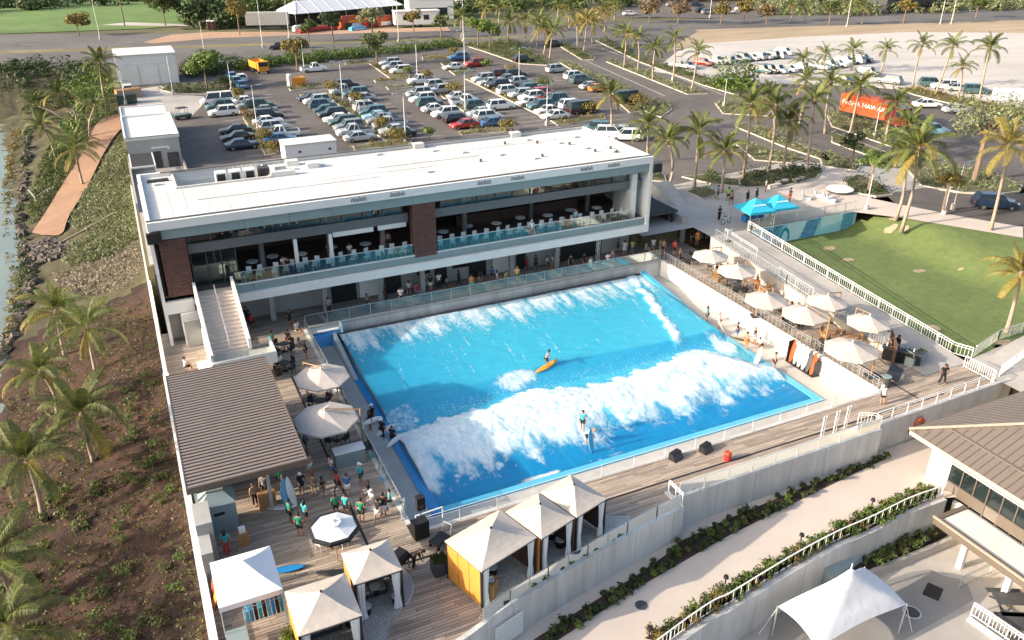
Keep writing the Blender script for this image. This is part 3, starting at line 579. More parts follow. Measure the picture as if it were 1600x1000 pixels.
# white shop window frames and counters on the upper floor
for x in (10.9, 13.9):
    part('door_blade', 'white', lambda b: b.box(x,66.4,4.36,x+.28,66.75,7.3))
part('roller_blind', 'whitewall', lambda b: (b.box(14.3,66.6,6.9,17.9,66.66,7.35), b.box(18.3,66.6,6.9,20.9,66.66,7.35)))
for xa in (2.75, 3.9, 5.05): part('door_pane', 'glass', lambda b: b.box(xa,66.7,4.4,xa+1.05,66.74,7.3))
part('door_frame', 'darkgrey', lambda b: [b.box(x,66.66,4.36,x+.08,66.78,7.35) for x in (2.65,3.82,4.97,6.12)])
for k in range(20):
    x = 5.0+k*.34; part('hanging_pennant', ('red','greywall','black','whitewall')[k % 4], lambda b: b.box(x,67.4,8.3,x+.2,67.43,9.0))
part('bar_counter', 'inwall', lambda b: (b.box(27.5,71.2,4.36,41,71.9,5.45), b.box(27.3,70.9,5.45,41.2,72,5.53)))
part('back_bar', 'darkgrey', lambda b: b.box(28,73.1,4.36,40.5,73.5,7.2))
part('wall_screen', 'black', lambda b: [b.box(x,73.02,6.0,x+1.7,73.1,7.0) for x in (6,8.5,16,24.5,42)])
# balustrade of glass
for xa, xb in ((5.7,21.15),(23.45,44.2)):
    n = int((xb-xa)/1.5); w = (xb-xa)/n
    for k in range(n): part('glass_pane', 'glass', lambda b: b.box(xa+k*w+.02,BF+.44,4.44,xa+(k+1)*w-.02,BF+.465,5.42))
    part('handrail', 'steel', lambda b: b.box(xa,BF+.41,5.42,xb,BF+.49,5.47))
part('glass_pane', 'glass', lambda b: b.box(5.6,BF-2.0,4.44,5.63,BF+.4,5.42))
# small script emblems under the eave, illegible at this distance
def f(b):
    for x0 in (15.9,19.3,27.4,30.7,37.9,40.9):
        for k in range(9):
            h = (.30,.16,.2,.16,.34,.2,.16,.3,.14)[k]; b.obox((x0+k*.15,BF-.012,10.38+h*.15), (.028,.01,h*.6), 0, 0, Matrix.Rotation(.35, 3, 'Y'))
        b.box(x0-.05,BF-.02,10.24,x0+1.3,BF-.002,10.27)
part('emblem', 'black', f)
for x in (-.12, 45.98): part('corner_speaker', 'black', lambda b: b.box(x-.12 if x < 0 else x+.05,BF-.25,9.1,x+.95,BF+.12,9.95))
part('downpipe', 'darkgrey', lambda b: b.box(-.22,BF-.06,4.3,-.1,BF+.1,6.6))
# ground floor
def f(b): b.box(5.2,68.3,0,46,68.5,2.98); b.box(0.1,67.0,0,5.2,67.2,2.98)
part('ground_floor_wall', 'greywall', f)
for k, (xa, xb, z1) in enumerate(((14.0,16.3,2.5),(19.0,20.6,2.4),(24.0,25.2,2.4),(27.5,29.3,2.4),(32.6,33.6,2.3),(37.6,42.4,2.6))):
    part('doorway', 'black', lambda b: b.box(xa,68.22,0,xb,68.3,z1))
for xa in (16.6, 30.0): part('service_panel', 'whitewall', lambda b: b.box(xa,68.18,.05,xa+1.7,68.24,2.6))
dr = part('door', 'greywall', lambda b: b.box(1.2,64.9,0,4.2,65.1,2.3)); part('handle', 'black', lambda b: b.box(3.4,64.86,1.0,3.55,64.9,1.1), dr)
part('kiosk_wall', 'whitewall', lambda b: b.box(1.1,65.1,0,4.4,66.9,2.9))
for x in (8.5,13.1,18.3,22.3,31.5,36.5): part('pillar', 'greywall', lambda b: b.box(x-.22,66.9,0,x+.22,67.3,2.98))
part('wall_screen', 'black', lambda b: [b.box(x,68.2,1.3,x+1.3,68.26,2.1) for x in (22.2,25.8,26.9)])
# rear block of the clubhouse down to the car park
# outside stair at the left end
st = thing('outside_stair', 'pale concrete stair from the balcony down to the pool deck', 'staircase')
n = 15; ya, yb, za, zb = 64.6, 58.6, 4.36, 1.9
for k in range(n):
    z = za-(k+1)*(za-zb)/n; y = ya-(k+1)*(ya-yb)/n
    b = MB(); b.box(2.6,y,z-.25,5.3,y+(ya-yb)/n+.03,z); b.build('step', 'path', st)
b = MB(); b.box(2.6,64.58,4.1,5.3,65.7,4.36); b.box(2.3,56.9,1.6,6.9,58.62,1.88); b.build('landing', 'path', st)
def sidewall(b, x):
    b.add([(x,65.4,4.0),(x+.22,65.4,4.0),(x+.22,57,1.4),(x,57,1.4),(x,65.4,5.35),(x+.22,65.4,5.35),(x+.22,58.6,2.85),(x,58.6,2.85),(x+.22,57,2.85),(x,57,2.85)],
          [(0,1,2,3),(4,7,6,5),(6,7,9,8),(0,3,9,7,4),(1,5,6,8,2),(0,4,5,1),(2,8,9,3)])
b = MB(); sidewall(b, 2.38); b.build('stringer', 'white', st)
b = MB(); b.add([(5.3,65.4,4.0),(5.52,65.4,4.0),(5.52,58.6,1.4),(5.3,58.6,1.4),(5.3,65.4,5.35),(5.52,65.4,5.35),(5.52,58.6,2.85),(5.3,58.6,2.85)],[(0,1,2,3),(4,7,6,5),(0,3,7,4),(1,5,6,2),(0,4,5,1),(2,6,7,3)]); b.build('stringer', 'white', st)
b = MB(); b.box(2.38,56.65,1.4,7.05,56.9,2.3); b.box(6.85,56.9,1.4,7.05,59.4,2.3); b.build('parapet', 'white', st)
for k in range(4): b = MB(); b.box(2.5+k*1.12,56.74,2.3,2.5+k*1.12+1.08,56.77,2.95); b.build('glass_pane', 'glassclear', st)
b = MB(); b.tube((3.95,64.6,5.2),(3.95,58.7,2.8),.03); b.tube((3.95,64.6,4.4),(3.95,64.6,5.2),.03); b.tube((3.95,58.7,1.9),(3.95,58.7,2.8),.03); b.build('handrail', 'steel', st)
b = MB()
for k in range(9): b.box(5.6+k*.02,59.4-k*.0,1.7-k*.19-.2,6.85,59.4+.28*(k+1),1.7-k*.19)
b.build('lower_flight', 'path', st)
b = MB(); b.box(2.4,57,0,2.6,65,1.5); b.build('wall', 'white', st)
b = MB(); b.box(1.5,58.2,0,2.3,59.6,1.15); b.box(1.45,58.15,1.15,2.35,59.65,1.2); tag(b.build('drinks_fridge', 'white'), 'white waist-high cabinet at the foot of the outside stair', 'cabinet')
# ------------------------------------------------------------------ buildings at the back of the plot
t2 = thing('service_annex', 'white roofed service annex with louvred pergola behind the clubhouse', 'building')
part('wall', 'greywall', lambda b: (b.box(-.5,114,1.0,5.8,128,5.9), b.box(-.4,128,1,5.6,137,5.5)), t2)
r = part('roof', 'roofwhite', lambda b: (b.box(-.6,113.9,5.9,5.95,128.1,6.05), b.box(-.5,128.1,5.5,5.7,137.1,5.65)), t2)
part('parapet', 'white', lambda b: (b.box(-.6,113.85,6.05,5.95,114.1,6.3), b.box(-.6,114.1,6.05,-.4,128,6.3), b.box(5.75,114.1,6.05,5.95,128,6.3), b.box(-.6,127.9,6.05,5.95,128.1,6.3), b.box(-.5,136.9,5.65,5.7,137.1,5.85), b.box(-.5,128.1,5.65,-.35,137,5.85)), r)
part('coping', 'coping', lambda b: (b.box(-.62,113.8,6.3,5.97,113.95,6.36),), r)
for x0, x1, z1 in ((2.5,3.4,4.3),(4.1,5.5,4.0)): part('door', 'darkgrey', lambda b: b.box(x0,113.93,2.1,x1,114.0,z1), t2)
part('duct', 'steel', lambda b: (b.tube((2.3,113.4,4.9),(4.4,113.4,4.9),.13), b.tube((4.4,113.4,4.9),(4.4,113.4,4.6),.2)), t2)
part('yard_wall', 'concrete', lambda b: (b.box(-.7,96,-.5,-.5,114,3.2), b.box(5.8,99,1.9,6.0,114,2.9)), t2)
part('yard', 'concrete', lambda b: b.box(-.5,79.5,1.8,6,114,2.12), t2)
pg = part('pergola_frame', 'white', lambda b: (b.box(-.5,107.3,4.1,-.35,113.9,4.3), b.box(2.2,107.3,4.1,2.35,113.9,4.3), b.box(-.5,107.2,4.1,2.35,107.35,4.3), b.box(2.2,107.3,2.1,2.35,107.45,4.1)), t2)
for k in range(13): part('slat', 'darkgrey', lambda b: b.obox((.92,107.7+k*.48,4.25),(1.28,.13,.025),0,0,Matrix.Rotation(.5,3,'X')), pg)
t3 = thing('warehouse', 'tall pale grey warehouse with three roller doors by the highway', 'building')
part('wall', 'white', lambda b: b.box(.3,176.5,2.0,11.05,186,7.6), t3)
part('roof', 'roofwhite', lambda b: b.box(.2,176.3,7.6,11.15,186.2,7.78), t3)
part('band', 'whitewall', lambda b: b.box(.28,176.42,6.0,11.07,176.5,6.06), t3)
for k in range(3): d = part('roller_door', 'whitewall', lambda b: b.box(.8+k*3.5,176.38,2.1,4.0+k*3.5,176.47,5.6), t3)
t4 = thing('trailer_office', 'long white site cabin standing behind the clubhouse roof', 'cabin')
part('wall', 'white', lambda b: b.box(18.2,108.6,2.3,25.0,112,4.55), t4)
part('roof', 'roofwhite', lambda b: b.box(18.1,108.5,4.55,25.1,112.1,4.7), t4)
part('window', 'darkglass', lambda b: [b.box(x,108.55,3.5,x+.35,108.6,3.75) for x in (19.9,23.9)], t4)
part('skid', 'darkgrey', lambda b: (b.box(18.3,109,2.05,24.9,109.3,2.3), b.box(18.3,111.3,2.05,24.9,111.6,2.3)), t4)
# kiosk right of the clubhouse and the stair up to the plaza
t5 = thing('kiosk', 'small bar kiosk with dark roof beside the clubhouse', 'kiosk')
part('roof', 'darkgrey', lambda b: b.box(46.3,68.4,3.2,51.9,74,3.42), t5)
for k in range(13): part('slat', 'black', lambda b: b.box(46.4+k*.42,68.5,3.42,46.62+k*.42,73.9,3.47), t5)
part('wall', 'inwall', lambda b: (b.box(46.4,72,0,51.4,72.2,3.2), b.box(51.2,69.2,0,51.4,72,3.2)), t5)
part('counter', 'tanwood', lambda b: b.box(47.2,69.2,0,49.6,69.8,1.1), t5)
part('menu_board', 'white', lambda b: b.box(49.75,69.0,0,50.35,69.08,1.7), t5)
part('post', 'black', lambda b: (b.box(46.3,68.4,0,46.45,68.55,3.2), b.box(51.2,68.5,0,51.4,68.7,3.2)), t5)
b = MB(); b.box(50.4,68.7,0,51.1,69.2,1.0); b.box(50.35,68.65,1.0,51.15,69.25,1.06); tag(b.build('navy_bin', 'poolblue'), 'dark blue bin beside the kiosk opening', 'bin')
w = thing('stair_walls', 'concrete walls framing the stair beside the kiosk', 'wall')
part('wall', 'concrete', lambda b: (b.box(52,67.6,0,52.5,79,2.9), b.box(45.9,74.2,0,52.5,74.6,3.3)), w)
b = MB(); b.add([(54.9,67.3,0),(56.6,67.3,0),(57.4,78,0),(54.9,78,0),(54.9,67.3,1.0),(55.3,67.3,1.0),(57.4,78,3.4),(54.9,78,3.4),(56.6,69.5,1.0)], [(3,2,1,0),(4,5,6,7),(0,1,5,4),(1,2,6,5),(2,3,7,6),(3,0,4,7)]); b.build('slope_wall', 'concrete', w)
s2 = thing('plaza_stair', 'grey concrete stair rising to the plaza beside the kiosk', 'staircase')
for k in range(12): part('step', 'concrete', lambda b: b.box(52.5,68.2+k*.33,-.1,54.9,68.2+(k+1)*.33+.01,(k+1)*.175), s2)
part('landing', 'concrete', lambda b: b.box(52.5,72.16,1.8,54.9,79,2.1), s2)
# ------------------------------------------------------------------ surf shop pavilion with slatted roof
t6 = thing('pavilion', 'surf shop pavilion with brown slatted roof over the left deck', 'pavilion')
RX0, RX1, RY0, RY1 = -.75, 5.8, 40.2, 53.6
def rz(x): return 3.62+(x-RX0)*.0
rf = part('roof', 'roofgap', lambda b: b.box(RX0+.05,RY0+.05,3.42,RX1-.05,RY1-.05,3.56), t6)
ns = 40; dy = (RY1-RY0)/ns
for k in range(ns): part('slat', 'roofslat', lambda b: b.obox(((RX0+RX1)/2, RY0+(k+.5)*dy, 3.63), ((RX1-RX0)/2, dy*.29, .05)), rf)
part('fascia', 'bronze', lambda b: (b.box(RX0,RY0-.06,3.3,RX1,RY0,3.7), b.box(RX1,RY0-.06,3.3,RX1+.06,RY1+.06,3.7), b.box(RX0,RY1,3.3,RX1,RY1+.06,3.7), b.box(RX0-.06,RY0-.06,3.3,RX0,RY1+.06,3.7)), rf)
part('wall', 'darkgrey', lambda b: (b.box(-.6,43.2,0,-.4,53.2,3.4), b.box(-.4,52.9,0,2.6,53.1,3.4), b.box(-.4,44.6,0,1.0,44.8,3.4)), t6)
part('post', 'steel', lambda b: [b.box(x-.09,y-.09,0,x+.09,y+.09,3.42) for x, y in ((3.6,41.2),(5.4,53.0),(5.4,47.2),(-.4,41.0))], t6)
b = MB(); b.box(2.9,41.3,0,3.9,41.9,1.05); tag(b.build('rental_counter', 'tanwood'), 'wooden rental counter under the pavilion edge', 'counter')
b = MB()
for k in range(3): b.box(.5,46+k*1.6,0,3.4,46.5+k*1.6,1.6); 
tag(b.build('display_shelf', 'inwall'), 'dark display shelving inside the pavilion', 'shelf')
mat('facadegrey', (.17,.145,.125), .7, .1, 1)
# ------------------------------------------------------------------ restaurant at the lower right
t7 = thing('restaurant', 'restaurant with brown hipped metal roof at the lower right', 'building')
EX, EY, RZ = 43.75, 30.3, .92
def roofz(d): return RZ+.41*d
part('soffit', 'trimtan', lambda b: b.box(EX+.1,4,RZ-.28,64,EY-.1,RZ-.12), t7)
part('fascia', 'trimtan', lambda b: (b.box(EX,4,RZ-.30,EX+.1,EY,RZ), b.box(EX,EY-.1,RZ-.3,64,EY,RZ)), t7)
rr_ = part('roof', 'panelroof', lambda b: (b.quad((EX,EY,RZ),(EX,4,RZ),(EX+13.2,4,roofz(13.2)),(EX+13.2,EY-13.2,roofz(13.2))), b.quad((EX,EY,RZ),(EX+13.2,EY-13.2,roofz(13.2)),(64,EY-13.2,roofz(13.2)),(64,EY,RZ))), t7)
th = math.atan(.41)
k = 0
while k < 44:                                          # west slope: standing seam panels, stepped at the first batten
    y = EY-.15-k*.5; dmax = min(13, EY-y)
    for d0, d1 in ((0, min(1.55, dmax)), (1.62, dmax)):
        if d1-d0 < .1: continue
        dm = (d0+d1)/2; L2 = (d1-d0)/2/math.cos(th)
        part('roof_panel', 'panelroof', lambda b: b.obox((EX+dm,y-.20,roofz(dm)+.03),(L2,.215,.022),0,0,Matrix.Rotation(-th,3,'Y')), rr_)
        part('seam', 'bronze', lambda b: b.obox((EX+dm,y-.45,roofz(dm)+.045),(L2,.03,.045),0,0,Matrix.Rotation(-th,3,'Y')), rr_)
    k += 1
for k in range(30):                                    # north slope
    x = EX+.4+k*.55; dmax = min(12, x-EX)
    part('roof_panel', 'panelroof', lambda b: b.obox((x+.0,EY-dmax/2,roofz(dmax/2)+.03),(.24,dmax/2/math.cos(th),.022),0,0,Matrix.Rotation(-th,3,'X')), rr_)
part('hip_cap', 'trimtan', lambda b: b.beam((EX,EY,RZ+.09),(EX+13,EY-13,roofz(13)+.09),.22,.06), rr_)
part('batten', 'panelroof', lambda b: b.beam((EX+1.58,EY-1.6,roofz(1.58)+.08),(EX+1.58,4,roofz(1.58)+.08),.2,.07), rr_)
part('wall', 'white', lambda b: (b.box(44.75,27.4,-2.5,45.0,28.95,RZ-.28), b.box(45.0,28.7,-2.5,64,28.95,RZ-.28)), t7)
part('wall_mark', 'greywall', lambda b: [b.box(44.735,28.2+.1*k,-1.4+.1*k,44.75,28.26+.1*k,-1.0+.1*k) for k in range(3)]+[b.box(44.735,27.75,-.25,44.75,28.15,-.1)], t7)
for k in range(15):
    ya = 27.4-k*.95
    part('window_pane', 'darkglass', lambda b: b.box(44.82,ya-.88,-1.55,44.87,ya,RZ-.42), t7)
    part('wall_panel', 'bronze' if k % 3 else 'facadegrey', lambda b: b.box(44.76,ya-.88,-2.4,44.9,ya,-1.62), t7)
    part('mullion', 'bronze', lambda b: b.box(44.7 if k % 3 == 2 else 44.76,ya-.95,-2.5,44.92,ya-.88,RZ-.3), t7)
part('sill', 'bronze', lambda b: b.box(44.72,13,-1.62,44.9,27.4,-1.55), t7)
part('gutter', 'white', lambda b: b.beam((44.55,28.3,-.05),(44.55,10,-.05),.07,.07), t7)
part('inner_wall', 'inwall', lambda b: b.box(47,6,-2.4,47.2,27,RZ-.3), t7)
part('lower_wall', 'whitewall', lambda b: b.box(44.7,5,-5,44.95,26.6,-2.7), t7)
cn = part('terrace_roof', 'roofwhite', lambda b: b.box(42.3,8,-2.85,44.72,25.55,-2.62), t7)
part('edge_trim', 'bronze', lambda b: (b.box(41.95,8,-3.0,42.3,25.85,-2.5), b.box(42.3,25.55,-3.0,44.74,25.85,-2.5)), cn)
part('edge_cap', 'trimtan', lambda b: b.box(41.9,8,-2.5,42.08,25.9,-2.44), cn)
for y in (23.6, 20.6, 17.6): part('column', 'white', lambda b: b.box(42.2,y-.17,-5,42.5,y+.17,-2.85), t7)

# ------------------------------------------------------------------ timber decks, laid board by board
def spans(y, P):
    xs_ = []
    for i in range(len(P)):
        (x1, y1), (x2, y2) = P[i], P[(i+1) % len(P)]
        if (y1 > y) != (y2 > y): xs_.append(x1+(x2-x1)*(y-y1)/(y2-y1))
    xs_.sort(); return list(zip(xs_[::2], xs_[1::2]))
def planks(name, P, z, m, w=.20, ln=2.6, gap=.012):
    b = MB(); y = min(p[1] for p in P)+w/2
    while y < max(p[1] for p in P):
        for xa, xb in spans(y, P):
            x = xa-random.random()*ln
            while x < xb:
                c0, c1 = max(x, xa), min(x+ln, xb)
                if c1-c0 > .05: dz = random.uniform(-.003, .003); b.box(c0+gap, y-w/2+gap, z-.04, c1-gap, y+w/2-gap, z+dz)
                x += ln*random.choice((1, 1, .7))
        y += w
    o = b.build(name, m); return stuff(o)
FWI = [(x, y+.29) for x, y in FW if x > -.5]
DECK = [(-.72,25.2)]+FWI+[(25.75,31.3),(25.75,32.02),(43.0,32.14),(43.0,32.68),(57.4,33.05),(57.4,36.0),(52.3,36.0),(52.3,64.0),(47.36,64.0),(47.36,35.5),(10.4,35.5),(10.4,64.0),(-.72,64.0)]
sheet('deck_base', DECK, -.06, 'soil'); sheet('deck_base', [(-.72,64.0),(10.7,64.0),(10.7,64.06),(47.1,64.06),(52.3,64.0),(52.3,68.3),(-.72,68.3)], -.06, 'soil')
struct(planks('wooden_deck', DECK, 0, 'wood'))
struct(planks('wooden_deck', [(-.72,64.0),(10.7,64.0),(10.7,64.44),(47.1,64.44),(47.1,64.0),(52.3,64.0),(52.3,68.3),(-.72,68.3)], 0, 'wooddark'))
G1 = curve([(9.07,33.19),(9.23,32.37),(9.14,31.59),(8.68,30.86),(7.9,30.27),(7.16,29.55),(6.73,28.69),(6.43,28.15)], 4)+[(4.0,27.1),(3.0,28.0),(3.0,31.2),(5.7,31.4),(5.7,33.0),(8.5,33.0)]
G2 = curve([(10.78,31.81),(10.95,31.88),(11.19,31.46),(11.48,30.7),(11.7,29.55),(11.92,28.63),(11.73,28.43)], 4)+[(11.4,28.1)]+[(x, y+.3) for x, y in FW if 11.8 < x < 22.3]+[(22.6,31.6),(20.6,32.4),(14.8,32.6),(10.6,31.9)]
for G in (G1, G2):
    sheet('pebble_bed', G, .035, 'pebble', .05)
    b = MB()
    for i in range(len(G)):
        p, q = G[i], G[(i+1) % len(G)]; b.beam((*p,.03),(*q,.03),.05,.07)
    struct(b.build('kerb', 'steel'))
    b = MB(); k = 0
    x0_, x1_, y0_, y1_ = min(p[0] for p in G), max(p[0] for p in G), min(p[1] for p in G), max(p[1] for p in G)
    while k < 2600:
        x, y = random.uniform(x0_, x1_), random.uniform(y0_, y1_); k += 1
        if inpoly(x, y, G):
            r = random.uniform(.03, .06); a = random.random()*3
            vs = [(x+r*math.cos(a+i*PI/2)*(1 if i % 2 else .8), y+r*math.sin(a+i*PI/2), .036) for i in range(4)]+[(x, y, .036+r*.6)]
            b.add(vs, [(0,1,4),(1,2,4),(2,3,4),(3,0,4)])
    mat('pebblestone', (.50, .485, .45), .85, .1, 3, island=.3) if 'pebblestone' not in M else None
    stuff(b.build('pebbles', 'pebblestone'))
def strip(pts, w=.13, z=.012):
    b = MB()
    for p, q in zip(pts, pts[1:]): b.beam((*p, z), (*q, z), w, .02)
    return struct(b.build('drain_channel', 'black'))
strip([(7.87,34.6),(7.87,56.5)]); strip([(8.5,33.5),(10.8,33.5)]); strip([(18.0,33.5),(46.5,33.5)]); strip([(49.0,42.0),(49.0,33.7)], .10); strip([(50.9,38.6),(51.5,41)], .09)
for k in range(9): strip([(46.9+k*.5,33.5),(47.25+k*.5,33.5)])
# ------------------------------------------------------------------ ramp and plaza edge
def rampz(y): return .02+2.08*max(0, min(1, (y-37.5)/25.0))
b = MB(); b.prism([(52.4,36.0),(57.0,36.0),(57.0,63.2),(56.2,63.2),(52.4,63.2)], -.6, lambda x, y: rampz(y)); struct(b.build('ramp', 'concrete'))
b = MB()
for k in range(6): y = 39+k*4; b.quad((52.4,y,rampz(y)+.006),(57,y,rampz(y)+.006),(57,y+.04,rampz(y+.04)+.006),(52.4,y+.04,rampz(y+.04)+.006))
struct(b.build('expansion_joint', 'wallc'))
def railing(label, pts, h=1.05, picket=.14, post=1.8, m='railwhite', cat='railing', glass=False, r=.03, group=None, mid=1):
    t = thing('railing', label, cat, (0,0,0), 0, group)
    b = MB(); pk = MB(); ps = MB(); P = [Vector(p) for p in pts]
    for p, q in zip(P, P[1:]):
        up = Vector((0,0,h)); b.beam(p+up, q+up, r*2, r*1.6); L_ = (q-p).length
        if mid: b.beam(p+Vector((0,0,.12)), q+Vector((0,0,.12)), r*1.3, r*1.3)
        if mid > 1: b.beam(p+Vector((0,0,h*.8)), q+Vector((0,0,h*.8)), r*1.3, r*1.3)
        n = max(1, round(L_/post))
        for k in range(n+1): c = p.lerp(q, k/n); ps.beam(c, c+up, r*1.8, r*1.8)
        if picket:
            n = int(L_/picket)
            for k in range(1, n): c = p.lerp(q, k/n); pk.beam(c+Vector((0,0,.1)), c+Vector((0,0,h)), .022, .022)
        if glass:
            n = max(1, round(L_/post))
            for k in range(n):
                c, d = p.lerp(q, (k+.03)/n), p.lerp(q, (k+.97)/n); g_ = MB(); z1 = Vector((0,0,.06)); z2 = Vector((0,0,h-.05)); nn = Vector((-(d-c).y, (d-c).x, 0)).normalized()*.012
                g_.add([c+z1-nn, d+z1-nn, d+z2-nn, c+z2-nn, c+z1+nn, d+z1+nn, d+z2+nn, c+z2+nn], [(3,2,1,0),(4,5,6,7),(0,1,5,4),(1,2,6,5),(2,3,7,6),(3,0,4,7)]); g_.build('glass_pane', 'glass' if glass == 1 else 'glassclear', t)
    b.build('handrail', m, t); stuff(ps.build('posts', m, t))
    if picket: stuff(pk.build('pickets', m, t))
    return t
railing('white picket railing between the long ramp and the lawn', [(57.05,63.0,2.1),(57.05,62.5,2.1),(57.05,37.5,.05),(57.6,36.2,.05)], 1.05, .24, 1.6, mid=2, r=.03)
railing('grey railing on the terrace side of the long ramp', [(52.5,62.6,2.1),(52.5,52,1.23),(52.5,37.5,.05)], 1.0, .25, 1.5, 'steel', r=.028)
railing('grey picket railing on the plaza above the painted mural', [(57.2,63.3,2.1),(72.4,63.3,2.1)], 1.0, .16, 1.6, 'steel')
railing('short handrail pair at the top of the ramp by the plaza', [(53.6,62.5,2.1),(53.6,57.5,1.7)], .95, 0, 2.4, 'railwhite', r=.02, mid=2)
railing('handrail beside the parasol terrace half way down the ramp', [(52.9,53.5,1.36),(52.9,49.0,.98)], .95, 0, 2.2, 'railwhite', r=.02, mid=2)
railing('glass balustrade on the terrace above the wave pool', [(10.7,64.25,.12),(47.05,64.25,.12)], 1.05, 0, 1.9, 'steel', glass=1, mid=0, r=.02)
railing('glass balustrade between the left deck and the pool', [(10.55,63.8,0),(10.55,37.2,0)], 1.05, 0, 1.6, 'steel', glass=1, mid=0, r=.022)
railing('thin white cable railing along the front boardwalk beside the pool', [(11.0,35.6,0),(47.1,35.6,0)], .95, 0, 2.4, 'railwhite', mid=2, r=.016)
railing('grey mesh railing on top of the white terrace wall', [(47.2,36,.06),(47.2,63.8,.06)], 1.0, .5, 1.9, 'steel', mid=2, r=.018)
railing('glass balustrade on the curved wall in front of the cabanas', [(x, y+.14, .1) for x, y in FW[12::3]]+[(25.6,31.0,.1)], .95, 0, 1.7, 'steel', glass=2, mid=0, r=.014)
railing('clear glass balustrade on the straight front wall', [(26.3,31.86,.1),(43.1,31.98,.1)], .95, 0, 1.9, 'railwhite', glass=2, mid=0, r=.014)
railing('small white railing at the corner of the front wall', [(25.9,31.0,.1),(25.9,32.4,.1)], .95, 0, .7, 'railwhite', mid=2, r=.03)
railing('white railing at the right end of the straight front wall', [(43.15,32.0,.1),(43.15,32.6,.1),(42.2,33.1,.1)], .95, .2, .8, 'railwhite', mid=2, r=.025)
railing('long white railing above the grey wall beside the brown roof', [(43.4,32.55,.1),(55.5,32.85,.1)], .95, 0, 1.6, 'railwhite', mid=2, r=.025)
railing('white picket railing on the lower curved wall', [(x, y+.15, -2.2) for x, y in LW[8:]], .85, .3, 1.4, 'railwhite', mid=1, r=.034)
railing('steel railing bending round the foot of the lawn', [(58.2,36.4,.05),(62.5,37.5,.05),(67,37.6,.05)], 1.0, .2, 1.5, 'steel')
railing('white railing beside the lower walkway, nearer the lawn', [(57.2,33.4,.05),(63.5,35.0,.05)], 1.0, .18, 1.4, 'railwhite')
railing('white stair railing at the right edge beside the brown roof', [(57.2,31.2,.05),(64.5,32.0,.05)], 1.0, .18, 1.4, 'railwhite', mid=2)
railing('white railing at the right end of the boardwalk', [(56.0,33.0,.05),(56.0,35.6,.05)], 1.0, .18, 1.2, 'railwhite')
railing('looped steel handrail at the pool steps beside the loudspeaker', [(10.9,36.2,-.1),(12.6,36.3,-.1)], .8, 0, 1.7, 'railwhite', mid=0, r=.04)
railing('looped steel handrail at the end of the left balustrade', [(10.3,37.0,0),(10.9,38.3,-.4)], .9, 0, 1.4, 'railwhite', mid=2, r=.035)
railing('white picket railing round the lower terrace tables', [(39.56,20.56,-5),(39.93,17.5,-5)], 1.0, .2, 1.1, 'railwhite', mid=2, r=.04)
b = MB(); b.beam((39.16,20.42,-5), (39.47,17.33,-5), .3, .3); tag(b.build('low_kerb_wall', 'white'), 'low white kerb in front of the lower terrace railing', 'kerb')
railing('grey handrail leading from the white column on the plaza', [(40.89,22.41,-5),(43.73,22.47,-5)], .9, 0, 2, 'steel', mid=2, r=.03)
for k, (px, nm) in enumerate((('left',0),('middle',0),('right',0))):
    p = ((38.87,33,0),(40.12,33.1,0),(41.27,33.25,0))[k]; b = MB()
    for dx in (-.12,.12): b.tube((dx,0,0),(dx,0,1.75),.035)
    for z in (.5,1.0,1.6): b.tube((-.12,0,z),(.12,0,z),.02)
    tag(b.build('ladder_post', 'railwhite', None, p), f'white ladder shaped post on the boardwalk, {px} one of three', 'post', 'ladder posts on the boardwalk')
# mural wall
t = thing('mural_wall', 'plaza retaining wall painted in aqua and blue facing the lawn', 'wall')
part('wall', 'concrete', lambda b: b.box(57.2,62.98,-.3,72.5,63.2,2.1), t)
mat('aqua', (.36,.70,.73), .7, .05); mat('muralblue', (.012,.14,.42), .6, .2, 2); mat('muralteal', (.02,.33,.42), .6, .15, 2); mat('aquapale', (.58,.82,.80), .7, .04)
part('mural_ground', 'aqua', lambda b: b.box(57.3,62.95,.0,72.4,62.98,2.08), t)
part('mural_light', 'aquapale', lambda b: (b.add([(61.6,62.945,.02),(64.2,62.945,.02),(65.3,62.945,2.06),(62.4,62.945,2.06)],[(0,1,2,3)]), b.add([(67.4,62.945,.9),(70.3,62.945,1.2),(70.3,62.945,2.06),(67.2,62.945,2.06)],[(0,1,2,3)])), t)
def leafband(x0, x1, sk, m1, m2):
    p1, p2 = MB(), MB()
    for i in range(int((x1-x0)/.17)):
        for j in range(8):
            z = .08+j*.245+random.uniform(-.03,.03); x = x0+i*.17+sk*z*.35+(.08 if j % 2 else 0); q = (p1 if random.random() < .62 else p2)
            q.add([(x,62.93,z),(x+.11,62.928,z+.05),(x+.19,62.93,z+.29),(x+.05,62.928,z+.19)],[(0,1,2,3)])
    stuff(p1.build('mural_leaves', m1, t)); stuff(p2.build('mural_leaves', m2, t))
leafband(57.4,59.0,1,'muralteal','aquapale'); leafband(59.2,61.2,1,'muralblue','muralteal'); leafband(64.4,66.6,1,'muralblue','muralteal'); leafband(70.2,71.9,.3,'muralteal','muralblue')
b = MB()
for k in range(20):
    a0, a1 = PI*k/20, PI*(k+1)/20; c = 62.2
    b.add([(c+.75*math.cos(a),62.937,.2+1.5*math.sin(a)) for a in (a0,a1)]+[(c+.45*math.cos(a),62.937,.2+1.1*math.sin(a)) for a in (a1,a0)], [(0,1,2,3)])
b.build('mural_arch', 'muralteal', t)
